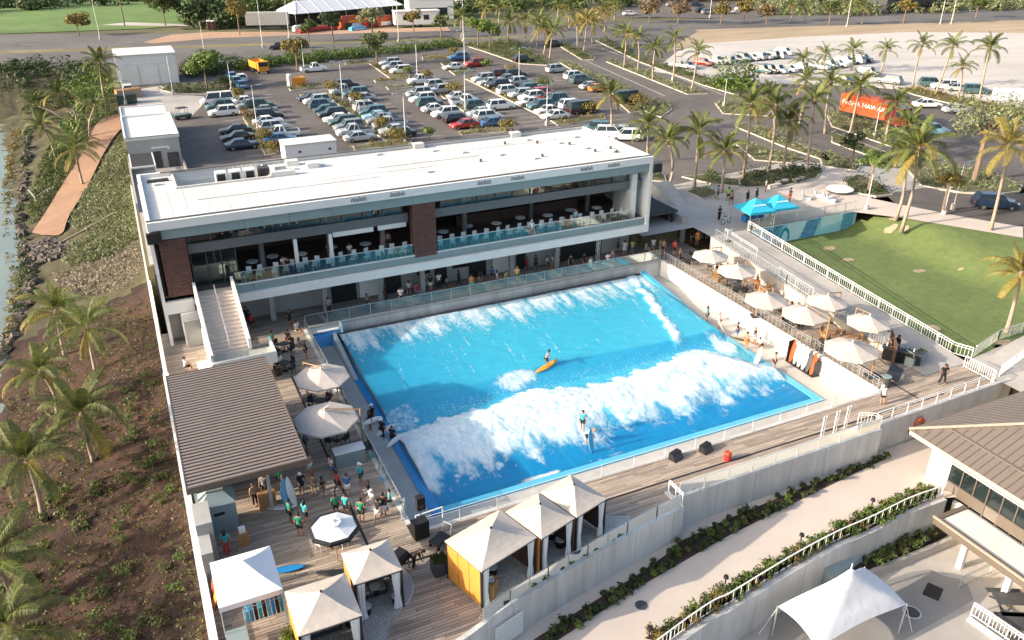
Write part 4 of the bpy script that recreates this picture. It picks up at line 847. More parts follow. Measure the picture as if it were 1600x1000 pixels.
# ------------------------------------------------------------------ pop-up tents, cabanas, parasols
def canopy(b, w, d, z, rise, val=.22, mi=0):
    q = [(-w/2,-d/2,z),(w/2,-d/2,z),(w/2,d/2,z),(-w/2,d/2,z)]; n = 5; top = (0,0,z+rise)
    for i in range(4):
        a, c = Vector(q[i]), Vector(q[(i+1) % 4]); T_ = Vector(top); prev = None
        for k in range(n+1):
            t_ = k/n; sag = -.10*math.sin(PI*t_)*(1 if rise > .7 else .3); p0 = a.lerp(T_, t_)+Vector((0,0,sag)); p1 = c.lerp(T_, t_)+Vector((0,0,sag))
            if prev: b.quad(prev[0], prev[1], p1, p0, mi)
            prev = (p0, p1)
        b.quad(a+Vector((0,0,-val)), c+Vector((0,0,-val)), c, a, mi)
def popup(name, label, loc, rz, w, d, z, rise, m, group=None, val=.25):
    t = thing(name, label, 'tent', loc, rz, group); b = MB(); canopy(b, w, d, z, rise, val); b.build('canopy', m, t)
    for sx in (-1,1):
        for sy in (-1,1):
            b = MB(); b.tube((sx*(w/2-.06),sy*(d/2-.06),0),(sx*(w/2-.06),sy*(d/2-.06),z),.025,.025,6); b.build('leg', 'steel', t)
    b = MB()
    for s in (-1,1): b.beam((-w/2,s*(d/2-.06),z-.1),(w/2,s*(d/2-.06),z-.1),.03,.03); b.beam((s*(w/2-.06),-d/2,z-.1),(s*(w/2-.06),d/2,z-.1),.03,.03)
    b.build('truss', 'steel', t); return t
popup('canopy_tent', 'white pop-up canopy tent beside the long wall at the deck corner', (1.15,33.45,0), 0, 3.0, 3.35, 2.5, 1.0, 'canvaswhite', val=.3)
for k, (p, lb) in enumerate((((58.04,63.49,4.3),'turquoise pop-up tent on the plaza, left of the joined pair'),((61.04,63.49,4.3),'turquoise pop-up tent on the plaza, right of the joined pair'))):
    tt = popup('canopy_tent', lb, (p[0],p[1],GZ), -.12, 3.1, 3.1, 2.25, 1.05, 'tealcanvas', 'turquoise tents on the plaza')
    b = MB(); n_ = Vector((0,-1.05,1.55)).normalized()
    for i in range(7): b.obox((-.7+i*.22,-.82,2.25+.50), (.07,.09,.004), 0, 0, Matrix.Rotation(math.atan(1.05/1.55), 3, 'X'))
    b.build('white_print', 'aquapale', tt)
def cabana(label, loc, rz, w, d, pan=True, h=2.55, rise=.75, curtains=True, back=False):
    t = thing('cabana', label, 'cabana', loc, rz, 'cabanas on the pebble beds')
    b = MB(); canopy(b, w, d, h, rise, .06); c = b.build('canopy', 'canvas', t); b = MB(); b.tube((0,0,h+rise-.03),(0,0,h+rise+.05),.06,.06,8); b.build('finial', 'black', c)
    for sx in (-1,1):
        for sy in (-1,1): b = MB(); x, y = sx*(w/2-.08), sy*(d/2-.08); b.box(x-.05,y-.05,0,x+.05,y+.05,h); b.build('post', 'black', t)
    b = MB()
    for s in (-1,1): b.box(-w/2,s*(d/2-.08)-.05,h-.14,w/2,s*(d/2-.08)+.05,h-.02); b.box(s*(w/2-.08)-.05,-d/2,h-.14,s*(w/2-.08)+.05,d/2,h-.02)
    b.build('frame', 'black', t)
    if pan:
        for k in range(3):
            y0 = -d/2+.14+k*(d-.28)/3; b = MB(); b.box(-w/2+.03,y0+.02,.08,-w/2+.07,y0+(d-.28)/3-.02,h-.16); b.build('side_panel', 'orangepanel', t)
    for k in range(3):
        x0 = -w/2+.14+k*(w-.28)/3; b = MB(); b.box(x0+.02,d/2-.10,.08,x0+(w-.28)/3-.02,d/2-.06,h-.16); b.build('back_panel', 'inwall', t)
    if pan: b = MB(); b.box(w/2-.07,-d/2+.2,.08,w/2-.03,d/2-.14,h-.16); b.build('side_panel', 'inwall', t)
    if curtains:
        for sx in (-1,1):
            b = MB(); rg = []
            for z, s in ((0.05,1.05),(.9,.62),(h-.15,1.0)):
                rg.append([(sx*(w/2-.34)+.20*s*math.cos(2*PI*i/14)*(1.2 if i % 2 else .8), -d/2+.10+.09*s*math.sin(2*PI*i/14)*(1.2 if i % 2 else .8), z) for i in range(14)])
            b.loft(rg); b.build('curtain', 'canvaswhite', t, smooth=False)
    return t
A1 = math.radians(16.5)
cabana('large cabana with three lit orange side panels in the right row', (13.22,30.62,.04), A1, 3.8, 3.0)
cabana('middle cabana of the right row with two curtains', (16.42,31.25,.04), A1, 2.5, 2.9)
cabana('cabana nearest the boardwalk in the right row', (18.90,31.95,.04), A1, 2.45, 2.9)
cabana('smaller cabana on the left pebble bed behind the larger one', (7.08,31.68,.04), 0, 2.5, 2.45)
cabana('larger cabana on the left pebble bed beside the clipped hedge', (4.17,29.93,.04), 0, 3.0, 3.05)
cabana('cabana cut off by the lower edge of the photo', (1.75,26.75,.0), 0, 2.8, 2.6, False)
def oct_canopy(b, r, z, rise, n=8, sag=.10, val=.12):
    T_ = Vector((0,0,z+rise))
    for i in range(n):
        a = Vector((r*math.cos(2*PI*(i+.5)/n), r*math.sin(2*PI*(i+.5)/n), z)); c = Vector((r*math.cos(2*PI*(i+1.5)/n), r*math.sin(2*PI*(i+1.5)/n), z)); prev = None
        for k in range(5):
            t_ = k/4; s = Vector((0,0,-sag*math.sin(PI*t_))); p0, p1 = a.lerp(T_, t_)+s*.4, c.lerp(T_, t_)+s*.4
            if prev: b.quad(prev[0], prev[1], p1, p0)
            prev = (p0, p1)
        m_ = (a+c)/2*.99; m_.z = z-val; b.add([a, c, c-Vector((0,0,val)), a-Vector((0,0,val))], [(3,2,1,0)])
def parasol(label, loc, r, mast, group='cantilever parasols', z=2.55):
    t = thing('parasol', label, 'parasol', loc, 0, group); b = MB(); oct_canopy(b, r, z, .62); b.build('canopy', 'canvas', t)
    d = Vector((math.cos(R(mast)), math.sin(R(mast)), 0)); e = d*(r+.12)
    b = MB(); b.tube(e, e+Vector((0,0,3.0)), .065, .055, 8); b.build('mast', 'tanwood', t)
    b = MB(); b.tube(e+Vector((0,0,2.95)), (0,0,z+.78), .04, .04, 6); b.tube(e+Vector((0,0,1.6)), e*.45+Vector((0,0,z+.5)), .03, .03, 6); b.build('arm', 'tanwood', t)
    b = MB(); b.tube((0,0,z+.58), (0,0,z+.82), .07, .05, 8); b.build('hub', 'canvas', t)
    b = MB(); b.obox(e+Vector((0,0,.05)), (.45,.45,.05), R(mast)); b.build('base', 'darkgrey', t)
    b = MB()
    for i in range(8): a = 2*PI*(i+.5)/8; b.tube((0,0,z+.5), (r*.97*math.cos(a), r*.97*math.sin(a), z-.03), .016, .016, 4)
    stuff(b.build('ribs', 'tanwood', t)); return t
for p, r, a, lb in (((48.34,58.02,3),1.75,20,'cream parasol at the far end of the terrace beside the stair foot'),((48.26,54.05,3),1.8,25,'cream parasol second from the far end of the terrace'),
    ((46.43,47.94,3),1.85,65,'cream parasol third along the terrace with the loungers below'),((50.87,45.45,3),1.7,10,'partly hidden cream parasol beside the long ramp'),
    ((47.51,44.4,3),1.95,-72,'cream parasol on the pool side of the terrace with a mast in front'),((51.01,41.07,3),1.75,75,'cream parasol beside the ramp above the crowded tables'),
    ((46.27,38.25,3),2.05,-15,'cream parasol nearest the open boardwalk corner'),((9.18,51.07,3),1.95,115,'cream parasol on the left deck nearer the clubhouse'),
    ((8.14,45.64,3),2.1,-12,'cream parasol on the left deck nearer the cabanas')):
    parasol(lb, (p[0],p[1],0), r, a)
p = (6.03,35.26,2.9); t = thing('parasol', 'white octagonal parasol with black border over a wooden table', 'parasol', (p[0],p[1],0))
b = MB(); oct_canopy(b, 1.38, 2.35, .45); b.build('canopy', 'canvaswhite', t); b = MB()
for i in range(8):
    a0, a1 = 2*PI*(i+.5)/8, 2*PI*(i+1.5)/8; z0 = 2.35+.002; f0 = .89
    b.add([(1.385*math.cos(a0),1.385*math.sin(a0),2.352),(1.385*math.cos(a1),1.385*math.sin(a1),2.352),(1.385*f0*math.cos(a1),1.385*f0*math.sin(a1),2.352+.45*(1-f0)+.012),(1.385*f0*math.cos(a0),1.385*f0*math.sin(a0),2.352+.45*(1-f0)+.012)],[(0,1,2,3)])
    b.add([(1.39*math.cos(a0),1.39*math.sin(a0),2.353),(1.39*math.cos(a1),1.39*math.sin(a1),2.353),(1.39*math.cos(a1),1.39*math.sin(a1),2.2),(1.39*math.cos(a0),1.39*math.sin(a0),2.2)],[(3,2,1,0)])
b.build('border', 'black', t); b = MB(); b.tube((0,0,0),(0,0,2.85),.03,.03,8); b.build('pole', 'tanwood', t)
b = MB(); oct_canopy(b, .42, 2.76, .12, val=.02); b.build('vent_cap', 'canvaswhite', t)
# big white event tent on the lower plaza
cR, cB, cL = Vector((34.64,21.41,-2.8)), Vector((34.75,24.57,-2.8)), Vector((27.96,24.37,-2.8)); cF = cR+cL-cB
t = thing('event_tent', 'large white peaked event tent on the lower plaza', 'tent'); b = MB(); n = 20; ctr = (cR+cL)/2; ct = lambda u, v: (cL*(1-u)*(1-v)+cB*(u)*(1-v)+cR*u*v+cF*(1-u)*v)
for j in range(n+1):
    for i in range(n+1):
        u, v = i/n, j/n; e = min(u, 1-u, v, 1-v); p = ct(u, v); pull = .07*(math.sin(PI*u) if e in (v, 1-v) else math.sin(PI*v))*max(0, 1-e*9)
        p = p+(ctr-p).normalized()*pull*.9; d = 1-max(abs(u-.5), abs(v-.5))*2; z = 2.7*(.84*d+.16*d**4)+.24*(math.sin(PI*u) if e in (v, 1-v) else math.sin(PI*v))*max(0, 1-e*5)+.10*(1-max(0, 1-e*8))+.02*math.sin(u*40)*math.sin(PI*v)*(1-d)
        b.v.append((p.x, p.y, p.z+z))
b.f = [(j*(n+1)+i, j*(n+1)+i+1, (j+1)*(n+1)+i+1, (j+1)*(n+1)+i) for j in range(n) for i in range(n)]; b.m = [0]*len(b.f); b.build('canopy', 'canvaswhite', t, smooth=True)
b = MB(); b.tube(ctr+Vector((0,0,2.6)), ctr+Vector((0,0,3.1)), .05, .02, 6); b.build('mast_tip', 'canvaswhite', t)
for c in (cR, cB, cL, cF):
    o_ = (c-ctr).normalized(); b = MB(); b.tube((c.x,c.y,-5),(c.x,c.y,-2.75),.045,.045,8); b.build('leg', 'steel', t)
    b = MB(); b.tube(c+Vector((0,0,-.1)), (c.x+o_.x*.8,c.y+o_.y*.8,-4.98),.018,.018,5); b.build('guy_strap', 'railwhite', t)
# grill shelter against the lower wall, drains, manholes
t = thing('service_hatch', 'grey metal hood standing against the lower curved wall', 'hood', (34.75,25.87,-5), .25)
b = MB(); b.add([(-1.6,-.5,0),(1.6,-.5,0),(1.6,.6,0),(-1.6,.6,0),(-1.6,-.2,1.3),(1.6,-.2,1.3),(1.6,.6,1.7),(-1.6,.6,1.7)], [(3,2,1,0),(4,5,6,7),(0,1,5,4),(1,2,6,5),(2,3,7,6),(3,0,4,7)]); b.build('body', 'greyclad', t)
b = MB(); b.obox((.2,-.40,.62),(1.1,.1,.34)); b.build('opening', 'black', t)
b = MB(); b.obox((0,0,.02),(.62,.45,.02),.45); tag(b.build('floor_drain', 'black', None, (39.12,22.83,-5)), 'square black drain grate on the lower plaza', 'drain')
for p, lb, r in (((36.62,22.2,-5),'round dark manhole cover beside the event tent',.52),((20.79,27.29,-2.3),'round dark manhole cover on the pale path',.42)):
    t = thing('manhole_cover', lb, 'manhole', p); b = MB(); b.tube((0,0,0),(0,0,.012),r,r,24); b.build('rim', 'steel', t); b = MB(); b.tube((0,0,.012),(0,0,.018),r*.85,r*.85,24); b.build('lid', 'darkgrey', t)
for p, lb in (((19.93,25.26,-2.15),'leftmost black path light on the planted strip'),((25.92,26.53,-2.15),'black path light on the planted strip, second from the left'),((32.3,27.41,-2.15),'black path light on the planted strip, third from the left'),((38.78,28.02,-2.15),'rightmost black path light on the planted strip')):
    t = thing('path_light', lb, 'light', p, 0, 'path lights'); b = MB(); b.tube((0,0,0),(0,0,.45),.04,.04,8); b.build('stem', 'black', t); b = MB(); b.tube((0,0,.45),(0,0,.6),.16,.12,12); b.build('cap', 'black', t)
# ------------------------------------------------------------------ furniture
def chair_proto(name, label, m):
    t = thing(name, label, 'chair'); b = MB(); b.box(-.22,-.22,.42,.22,.22,.46); b.build('seat', m, t); b = MB(); b.box(-.22,.19,.5,.22,.23,.9); b.build('backrest', m, t)
    for x, y in ((-.2,-.2),(.2,-.2),(.2,.2),(-.2,.2)): b = MB(); b.tube((x,y,0),(x,y,.46 if y < 0 else .9),.02,.018,5); b.build('leg', m, t)
    return reg(t)
def round_table(label, loc, r=.38, h=.74, top='whitewall', group=None, leg='black'):
    t = thing('round_table', label, 'table', loc, 0, group); b = MB(); b.tube((0,0,h-.03),(0,0,h),r,r,20); b.build('top', top, t); b = MB(); b.tube((0,0,.03),(0,0,h-.03),.035,.035,8); b.build('stem', leg, t); b = MB(); b.tube((0,0,0),(0,0,.03),r*.6,r*.5,12); b.build('foot', leg, t); return reg(t)
WC = chair_proto('white_chair', 'x', 'white'); BC = chair_proto('black_chair', 'x', 'black'); GC = chair_proto('wicker_chair', 'x', 'tanwood')
used = set()
def place(P, loc, rz, label, group):
    if P not in used: used.add(P); P.location = loc; P.rotation_euler[2] = rz; P['label'] = label; P['group'] = group; return P
    return dup(P, loc, rz, label, group)
k = 0
for x in np.arange(6.6, 44, 1.15):                     # a row of white chairs behind the balcony glass
    if 20.8 < x < 23.8: continue
    kk = k; k += 1
    for s in (0, 1):
        place(WC, (float(x)+random.uniform(-.15,.15)+(.45 if s else 0), 66.25+s*.75+random.uniform(-.1,.1), 4.36), (PI if s == 0 else 0)+random.uniform(-.5,.5), 'white chair, '+ordl(kk)+', in the '+('front' if s == 0 else 'rear')+' row behind the balcony glass', 'white chairs along the balcony')
for i, x in enumerate((7.6,9.4,11.8,14.6,17.6,19.6,25.1,27.8,30.6,33.4,36.2,39.0,41.8)):
    round_table('round pale cafe table, '+ordl(i)+', inside the clubhouse balcony', (x,68.6+.5*(i % 2),4.36), .52, .75, 'whitewall', 'cafe tables on the balcony')
def set4(P, x, y, rot, label, group, d=.62):
    for i in range(4):
        a = rot+i*PI/2; sd_ = ('right','far','left','near')[int(((a+PI/4) % (2*PI))//(PI/2))]; place(P, (x+d*math.cos(a), y+d*math.sin(a), 0), a-PI/2, label.replace('at the table', sd_+' side of table').replace('at the wooden table', sd_+' side of the wooden table'), group)
TERR = [(49.3,62.4,'black','beside the farthest terrace parasol'),(50.6,59.5,'black','under the second terrace parasol'),(48.6,57.2,'tan','between the second and third terrace parasols'),(50.9,52.9,'tan','behind the third terrace parasol'),(48.7,51.6,'black','at the terrace wall below the third parasol'),(48.6,46.6,'black','under the pool side terrace parasol'),(50.9,47.6,'black','under the half hidden parasol by the ramp'),(50.9,42.2,'tan','under the parasol above the crowded tables'),(49.9,43.6,'tan','at the dark screen on the terrace'),(48.4,42.8,'black','by the lit deck of the terrace'),(49.2,54.8,'black','in the sun between two terrace parasols'),(50.0,49.6,'black','between the ramp and the terrace wall')]
for x, y, c, wh in TERR:
    P = BC if c == 'black' else GC
    if c == 'tan': t = thing('square_table', 'square wooden table '+wh, 'table', (x,y,0), .1); b = MB(); b.box(-.4,-.4,.7,.4,.4,.74); b.build('top', 'tanwood', t); b = MB(); b.tube((0,0,0),(0,0,.7),.05,.05,8); b.build('stem', 'black', t); b = MB(); b.box(-.25,-.25,0,.25,.25,.03); b.build('foot', 'black', t)
    else: round_table('round table '+wh, (x,y,0), .42, .72, 'darkgrey')
    set4(P, x, y, random.random(), ('black' if c == 'black' else 'wicker')+' chair at the table '+wh, 'chairs at the table '+wh, .72)
for x, y, c, wh in ((3.3,57.2,'black','beside the outside stair on the left deck'),(8.2,60.8,'black','by the left balustrade near the back wall'),(7.6,57.6,'black','in the shade left of the pool'),(8.8,51.0,'black','under the left deck parasol near the clubhouse'),(8.9,46.6,'black','under the left deck parasol near the cabanas')):
    round_table('round table '+wh, (x,y,0), .42, .74, 'darkgrey'); set4(BC, x, y, .6, 'black chair at the table '+wh, 'chairs at the table '+wh, .72)
t = thing('square_table', 'square wooden table under the black bordered parasol', 'table', (p[0]+.05,p[1]-.1,0), .5)
t.location = ((6.17,36.81,0)[0], (6.17,36.81,0)[1]+.2, 0); b = MB(); b.box(-.55,-.55,.72,.55,.55,.76); b.build('top', 'tanwood', t)
for sx in (-1,1):
    for sy in (-1,1): b = MB(); b.box(sx*.48-.03,sy*.48-.03,0,sx*.48+.03,sy*.48+.03,.72); b.build('leg', 'black', t)
set4(WC, t.location[0], t.location[1], .5+PI/4*0, 'white chair at the wooden table under the black bordered parasol', 'chairs under the black bordered parasol', .85)
for pq, lb in (((7.21,32.03,0.04),'in the smaller left cabana, inner one'),((8.05,30.95,0.04),'in the smaller left cabana, by its curtain'),((6.38,30.92,0.04),'beside the post of the larger left cabana'),((17.56,31.92,0.04),'in the middle right cabana, inner one'),((17.67,31.11,0.04),'in the middle right cabana, outer one'),((13.33,30.76,0.04),'inside the large orange sided cabana'),((5.48,30.55,0.04),'in the shade of the larger left cabana')):
    t = thing('drum_table', 'black drum table with white top '+lb, 'table', pq, 0, 'drum tables in the cabanas'); b = MB(); b.tube((0,0,0),(0,0,.46),.26,.28,16); b.build('drum', 'black', t); b = MB(); b.tube((0,0,.46),(0,0,.5),.29,.29,20); b.build('top', 'white', t)
for loc, rz, lb in (((12.6,31.2,.04),A1,'dark wicker sofa inside the large orange sided cabana'),((16.3,31.9,.04),A1,'dark wicker sofa inside the middle right cabana'),((6.9,32.2,.04),0,'dark wicker sofa inside the smaller left cabana'),((4.1,30.8,.04),0,'dark wicker sofa inside the larger left cabana')):
    t = thing('sofa', lb, 'sofa', loc, rz); b = MB(); b.box(-.9,-.4,0,.9,.4,.3); b.box(-.9,.3,.3,.9,.4,.75); b.build('base', 'darkgrey', t)
    for s in (-1,1): b = MB(); b.box(s*.43-.4,-.38,.3,s*.43+.4,.28,.42); b.build('cushion', 'canvas', t)
t = thing('cabinet', 'tan wooden cabinet at the corner of the orange sided cabana', 'cabinet', (12.67,29.43,0.04), A1+.5); b = MB(); b.box(-.35,-.3,0,.35,.3,1.0); b.build('body', 'tanwood', t); b = MB(); b.tube((0,0,1.0),(0,0,1.04),.2,.2,12); b.build('tray', 'white', t)
# sound equipment and stage boxes
t = thing('loudspeaker', 'black loudspeaker on a pole at the pool corner', 'loudspeaker', (11,35.5,0)); b = MB(); b.box(-.24,-.2,1.75,.24,.2,2.6); b.build('cabinet', 'black', t); b = MB(); b.tube((0,0,.0),(0,0,1.75),.03,.03,8); b.build('pole', 'black', t); b = MB(); b.tube((0,-.2,2.0),(0,-.215,2.0),.15,.15,14); b.build('cone', 'darkgrey', t)
t = thing('flight_case', 'black covered box below the pole loudspeaker', 'case', (10.82,35.23,0), .1); b = MB(); b.box(-.45,-.3,.08,.45,.3,1.15); b.build('body', 'black', t); b = MB(); b.box(-.43,-.28,0,.43,.28,.08); b.build('base', 'darkgrey', t)
t = thing('cart', 'low black equipment cart beside the large cabana', 'cart', (11.59,34.17,0), .5); b = MB(); b.box(-.55,-.35,.3,.55,.35,.42); b.build('tray', 'black', t)
for s in (-.45,.45):
    for r_ in (-.3,.3): b = MB(); b.tube((s,r_-.04,.12),(s,r_+.04,.12),.12,.12,10); b.build('wheel', 'rubber', t)
b = MB(); b.tube((.55,-.3,.4),(.75,-.3,1.0),.02); b.tube((.55,.3,.4),(.75,.3,1.0),.02); b.tube((.75,-.3,1.0),(.75,.3,1.0),.02); b.build('handle', 'steel', t)
t = thing('gas_grill', 'black grill under a cover beside the smaller left cabana', 'grill', (8.85,33.06,0), .6); b = MB(); b.box(-.6,-.35,.7,.6,.35,.95); b.build('box', 'black', t); b = MB(); b.loft([[(-.6,-.35,.95),(.6,-.35,.95),(.6,.35,.95),(-.6,.35,.95)],[(-.5,-.2,1.2),(.5,-.2,1.2),(.5,.3,1.25),(-.5,.3,1.25)]]); b.build('lid', 'black', t)
for sx in (-1,1):
    for sy in (-1,1): b = MB(); b.tube((sx*.5,sy*.28,0),(sx*.5,sy*.28,.7),.03,.03,6); b.build('leg', 'darkgrey', t)
for q, lb in (((28.45,35.21,0),'black stage monitor on the boardwalk, left one'),((30.76,35.07,0),'black stage monitor on the boardwalk, right one')):
    t = thing('stage_monitor', lb, 'loudspeaker', q, .3, 'stage monitors on the boardwalk'); b = MB(); b.add([(-.42,-.3,0),(.42,-.3,0),(.42,.3,0),(-.42,.3,0),(-.42,-.05,.5),(.42,-.05,.5),(.42,.3,.5),(-.42,.3,.5)], [(3,2,1,0),(4,5,6,7),(0,1,5,4),(1,2,6,5),(2,3,7,6),(3,0,4,7)]); b.build('cabinet', 'black', t); b = MB(); b.obox((0,-.19,.27),(.36,.006,.2),0,0,Matrix.Rotation(-.46,3,'X')); b.build('grille', 'darkgrey', t)
t = thing('cooler', 'round orange water cooler on the boardwalk', 'cooler', (31.4,33.68,0)); b = MB(); b.tube((0,0,0),(0,0,.55),.22,.25,16); b.build('body', 'red', t); b = MB(); b.tube((0,0,.55),(0,0,.63),.26,.2,16); b.build('lid', 'orange', t)
t = thing('lifebuoy', 'orange lifebuoy on the grey wall beside the brown roof', 'lifebuoy', (47.75,32.43,-0.9)); b = MB(); n = 20
rg = [[Vector((math.cos(2*PI*i/n)*(.36+.1*math.cos(2*PI*k/8)), -.1+.1*math.sin(2*PI*k/8), math.sin(2*PI*i/n)*(.36+.1*math.cos(2*PI*k/8)))) for k in range(8)] for i in range(n+1)]; b.loft(rg, False); b.build('ring', 'orange', t, smooth=True)
t = thing('bench', 'pale concrete bench against the wall near the lifebuoy', 'bench', (47.59,33.34,-2.3), .05); b = MB(); b.box(-1,-.25,.38,1,.25,.48); b.build('seat', 'concrete', t)
for s in (-.7,.7): b = MB(); b.box(s-.12,-.2,0,s+.12,.2,.38); b.build('leg', 'concrete', t)
t = thing('solar_panel_case', 'dark folding panel standing on the terrace corner', 'panel', (49.63,36.67,0), .55); b = MB(); b.obox((0,0,.55),(1.15,.5,.03),0,0,Matrix.Rotation(.35,3,'X')); b.build('panel', 'darkgrey', t)
for s in (-1,1): b = MB(); b.tube((s*.9,.3,0),(s*.9,.3,.6),.03); b.build('leg', 'steel', t)
t = thing('drum_bin', 'dark grey drum beside the folding panel', 'bin', (48.14,36.11,0)); b = MB(); b.tube((0,0,0),(0,0,.85),.3,.33,14); b.build('body', 'darkgrey', t); b = MB(); b.tube((0,0,.85),(0,0,.9),.34,.34,14); b.build('rim', 'greyclad', t)
t = thing('screen_wall', 'dark timber screen beside the terrace bar', 'screen', (51.99,39.13,0), .9)
for k in range(9): b = MB(); b.box(-1.3+k*.3,-.04,0,-1.04+k*.3,.04,1.9); b.build('slat', 'inwall', t)
t = thing('bar_station', 'black service bar with bottles on the terrace corner', 'bar', (52.31,38.41,0), -.95); b = MB(); b.box(-1.4,-.35,0,1.4,.35,1.0); b.build('counter', 'black', t); b = MB(); b.box(-1.5,-.42,1.0,1.5,.42,1.06); b.build('worktop', 'darkgrey', t)
for k in range(8): b = MB(); x = -1.2+k*.33; b.tube((x,.1,1.06),(x,.1,1.26),.04,.04,6); b.tube((x,.1,1.26),(x,.1,1.36),.018,.018,6); b.build('bottle', ('white','darkglass','leafdark')[k % 3], t)
t = thing('planter_box', 'grey planter box of clipped grass at the terrace corner', 'planter', (53.29,37.84,0), .22); b = MB(); b.box(-1.1,-.35,0,1.1,.35,.75); b.build('box', 'greyclad', t)
b = MB()
for k in range(500):
    x, y = random.uniform(-1.05,1.05), random.uniform(-.3,.3); h = random.uniform(.1,.26); a = random.random()*3; b.add([(x-.02*math.cos(a),y-.02*math.sin(a),.74),(x+.02*math.cos(a),y+.02*math.sin(a),.74),(x+random.uniform(-.06,.06),y+random.uniform(-.06,.06),.74+h)],[(0,1,2)])
stuff(b.build('grass_blades', 'leafbright', t))
t = thing('planter_box', 'dark square planter behind the orange sided cabana', 'planter', (10.82,32.11,0.03)); b = MB(); b.box(-.4,-.4,0,.4,.4,.85); b.build('box', 'darkgrey', t)
b = MB()
for k in range(300):
    x, y = random.uniform(-.38,.38), random.uniform(-.38,.38); h = random.uniform(.15,.4); b.add([(x-.03,y,.84),(x+.03,y,.84),(x+random.uniform(-.1,.1),y+random.uniform(-.1,.1),.84+h)],[(0,1,2)])
stuff(b.build('leaves', 'leaf', t))
t = thing('locker_hut', 'small grey hut with hipped roof below the pavilion edge', 'hut', (0.62,40.95,0), .0); b = MB(); b.box(-.95,-.75,0,.95,.75,2.05); b.build('wall', 'greyclad', t); b = MB(); b.loft([[(-1.02,-.82,2.05),(1.02,-.82,2.05),(1.02,.82,2.05),(-1.02,.82,2.05)],[(-.45,-.2,2.55),(.45,-.2,2.55),(.45,.2,2.55),(-.45,.2,2.55)]]); b.build('roof', 'greyclad', t); b = MB(); b.box(-.3,-.77,1.35,.3,-.75,1.55); b.build('slot', 'black', t)
b = MB(); b.box(-.7,38.2,0,.15,40.2,2.6); b.box(-.7,36.6,0,-.1,38.2,1.9); tag(b.build('entry_wall', 'greywall'), 'stepped grey wall end beside the locker hut', 'wall')
t = thing('sandwich_board', 'white towel stand on a wooden post by the locker hut', 'stand', (1.59,38.83,0)); b = MB(); b.box(-.3,-.2,0,.3,.2,.9); b.build('base', 'tanwood', t); b = MB(); b.box(-.18,-.14,.9,.18,.14,1.2); b.build('towels', 'white', t)
t = thing('glass_counter', 'pale grey counter box beside the left balustrade', 'counter', (9.04,43.87,0), 0); b = MB(); b.box(-.95,-.4,0,.95,.4,1.05); b.build('body', 'greyclad', t); b = MB(); b.box(-1.0,-.45,1.05,1.0,.45,1.1); b.build('top', 'white', t)
# surfboards
def board_mesh(L_, w, m):
    b = MB(); rg = []
    for k in range(13):
        s = k/12; y = (s-.5)*L_; hw = w/2*(math.sin(PI*min(1, max(.0, s*.97+.02)))**.62)*(1-.12*s)+.004; z = .10*(2*s-1)**2*(1.2 if s > .5 else .6); th_ = .035*math.sin(PI*s)**.5+.004
        rg.append([(-hw,y,z),(-hw*.7,y,z+th_),(0,y,z+th_*1.2),(hw*.7,y,z+th_),(hw,y,z),(hw*.7,y,z-th_),(0,y,z-th_),(-hw*.7,y,z-th_)])
    b.loft(rg); return b.mesh('surfboard', m, True)
BM = {m: board_mesh(2.1 if m != 'brightorange' else 2.5, .58 if m != 'brightorange' else .62, m) for m in ('surfwhite','surfblue','brightorange','orange','canvas','tealcanvas','darkgrey','leafyellow','poolblue')}
fin_m = MB().add([(0,-.0,-.03),(0,.12,-.03),(0,-.04,-.16),(.008,0,-.03),(.008,.12,-.03),(.008,-.04,-.16)], [(0,1,2),(5,4,3),(0,2,5,3),(1,4,5,2),(0,3,4,1)]).mesh('fin', 'black')
stripe_m = MB().box(-.012,-.98,.043,.012,.98,.047).mesh('stringer', 'darkgrey')
def surfboard(label, loc, rot, m, group=None, sc=1):
    o = D.objects.new('surfboard', BM[m]); C.objects.link(o); o.location = loc; o.rotation_euler = rot; o.scale = (sc,)*3; tag(o, label, 'surfboard', group)
    for x in (-.12,0,.12): put('fin', fin_m, o, (x,-.82,0))
    put('stringer', stripe_m, o); return o
for k, m in enumerate(('orange','surfwhite','canvas','surfwhite','darkgrey','orange')):
    surfboard(('outer orange','first white','cream','second white','dark','inner orange')[k]+' board in the rack against the white pool wall', (46.55+.0, 44.1-k*.48, PW+1.05), (R(80),0,R(-90)), m, 'boards racked at the white wall')
t = thing('board_rack', 'black rack holding boards against the white pool wall', 'rack', (46.6,42.9,PW)); b = MB(); b.box(-.35,-1.5,0,.35,1.6,.12); b.box(-.3,-1.55,.12,.3,-1.47,1.4); b.box(-.3,1.52,.12,.3,1.6,1.9); b.build('frame', 'black', t)
for k, (q, m) in enumerate((((10.53,47.31,-0.9),'surfblue'),((10.57,46.03,-0.9),'surfwhite'),((10.43,43.72,-0.9),'tealcanvas'),((10.32,42.35,-0.9),'surfwhite'),((10.24,41.09,-0.9),'surfblue'),((10.86,47.84,-0.9),'surfwhite'))):
    surfboard(('pale blue','white','turquoise','white striped','light blue','short white')[k]+' board leaning on the outside of the left balustrade, '+ordinal(5-k if k < 5 else 5)+' in line', (q[0],q[1],PW+.95), (R(78),0,R(-90+8*k)), m, 'boards along the left balustrade')
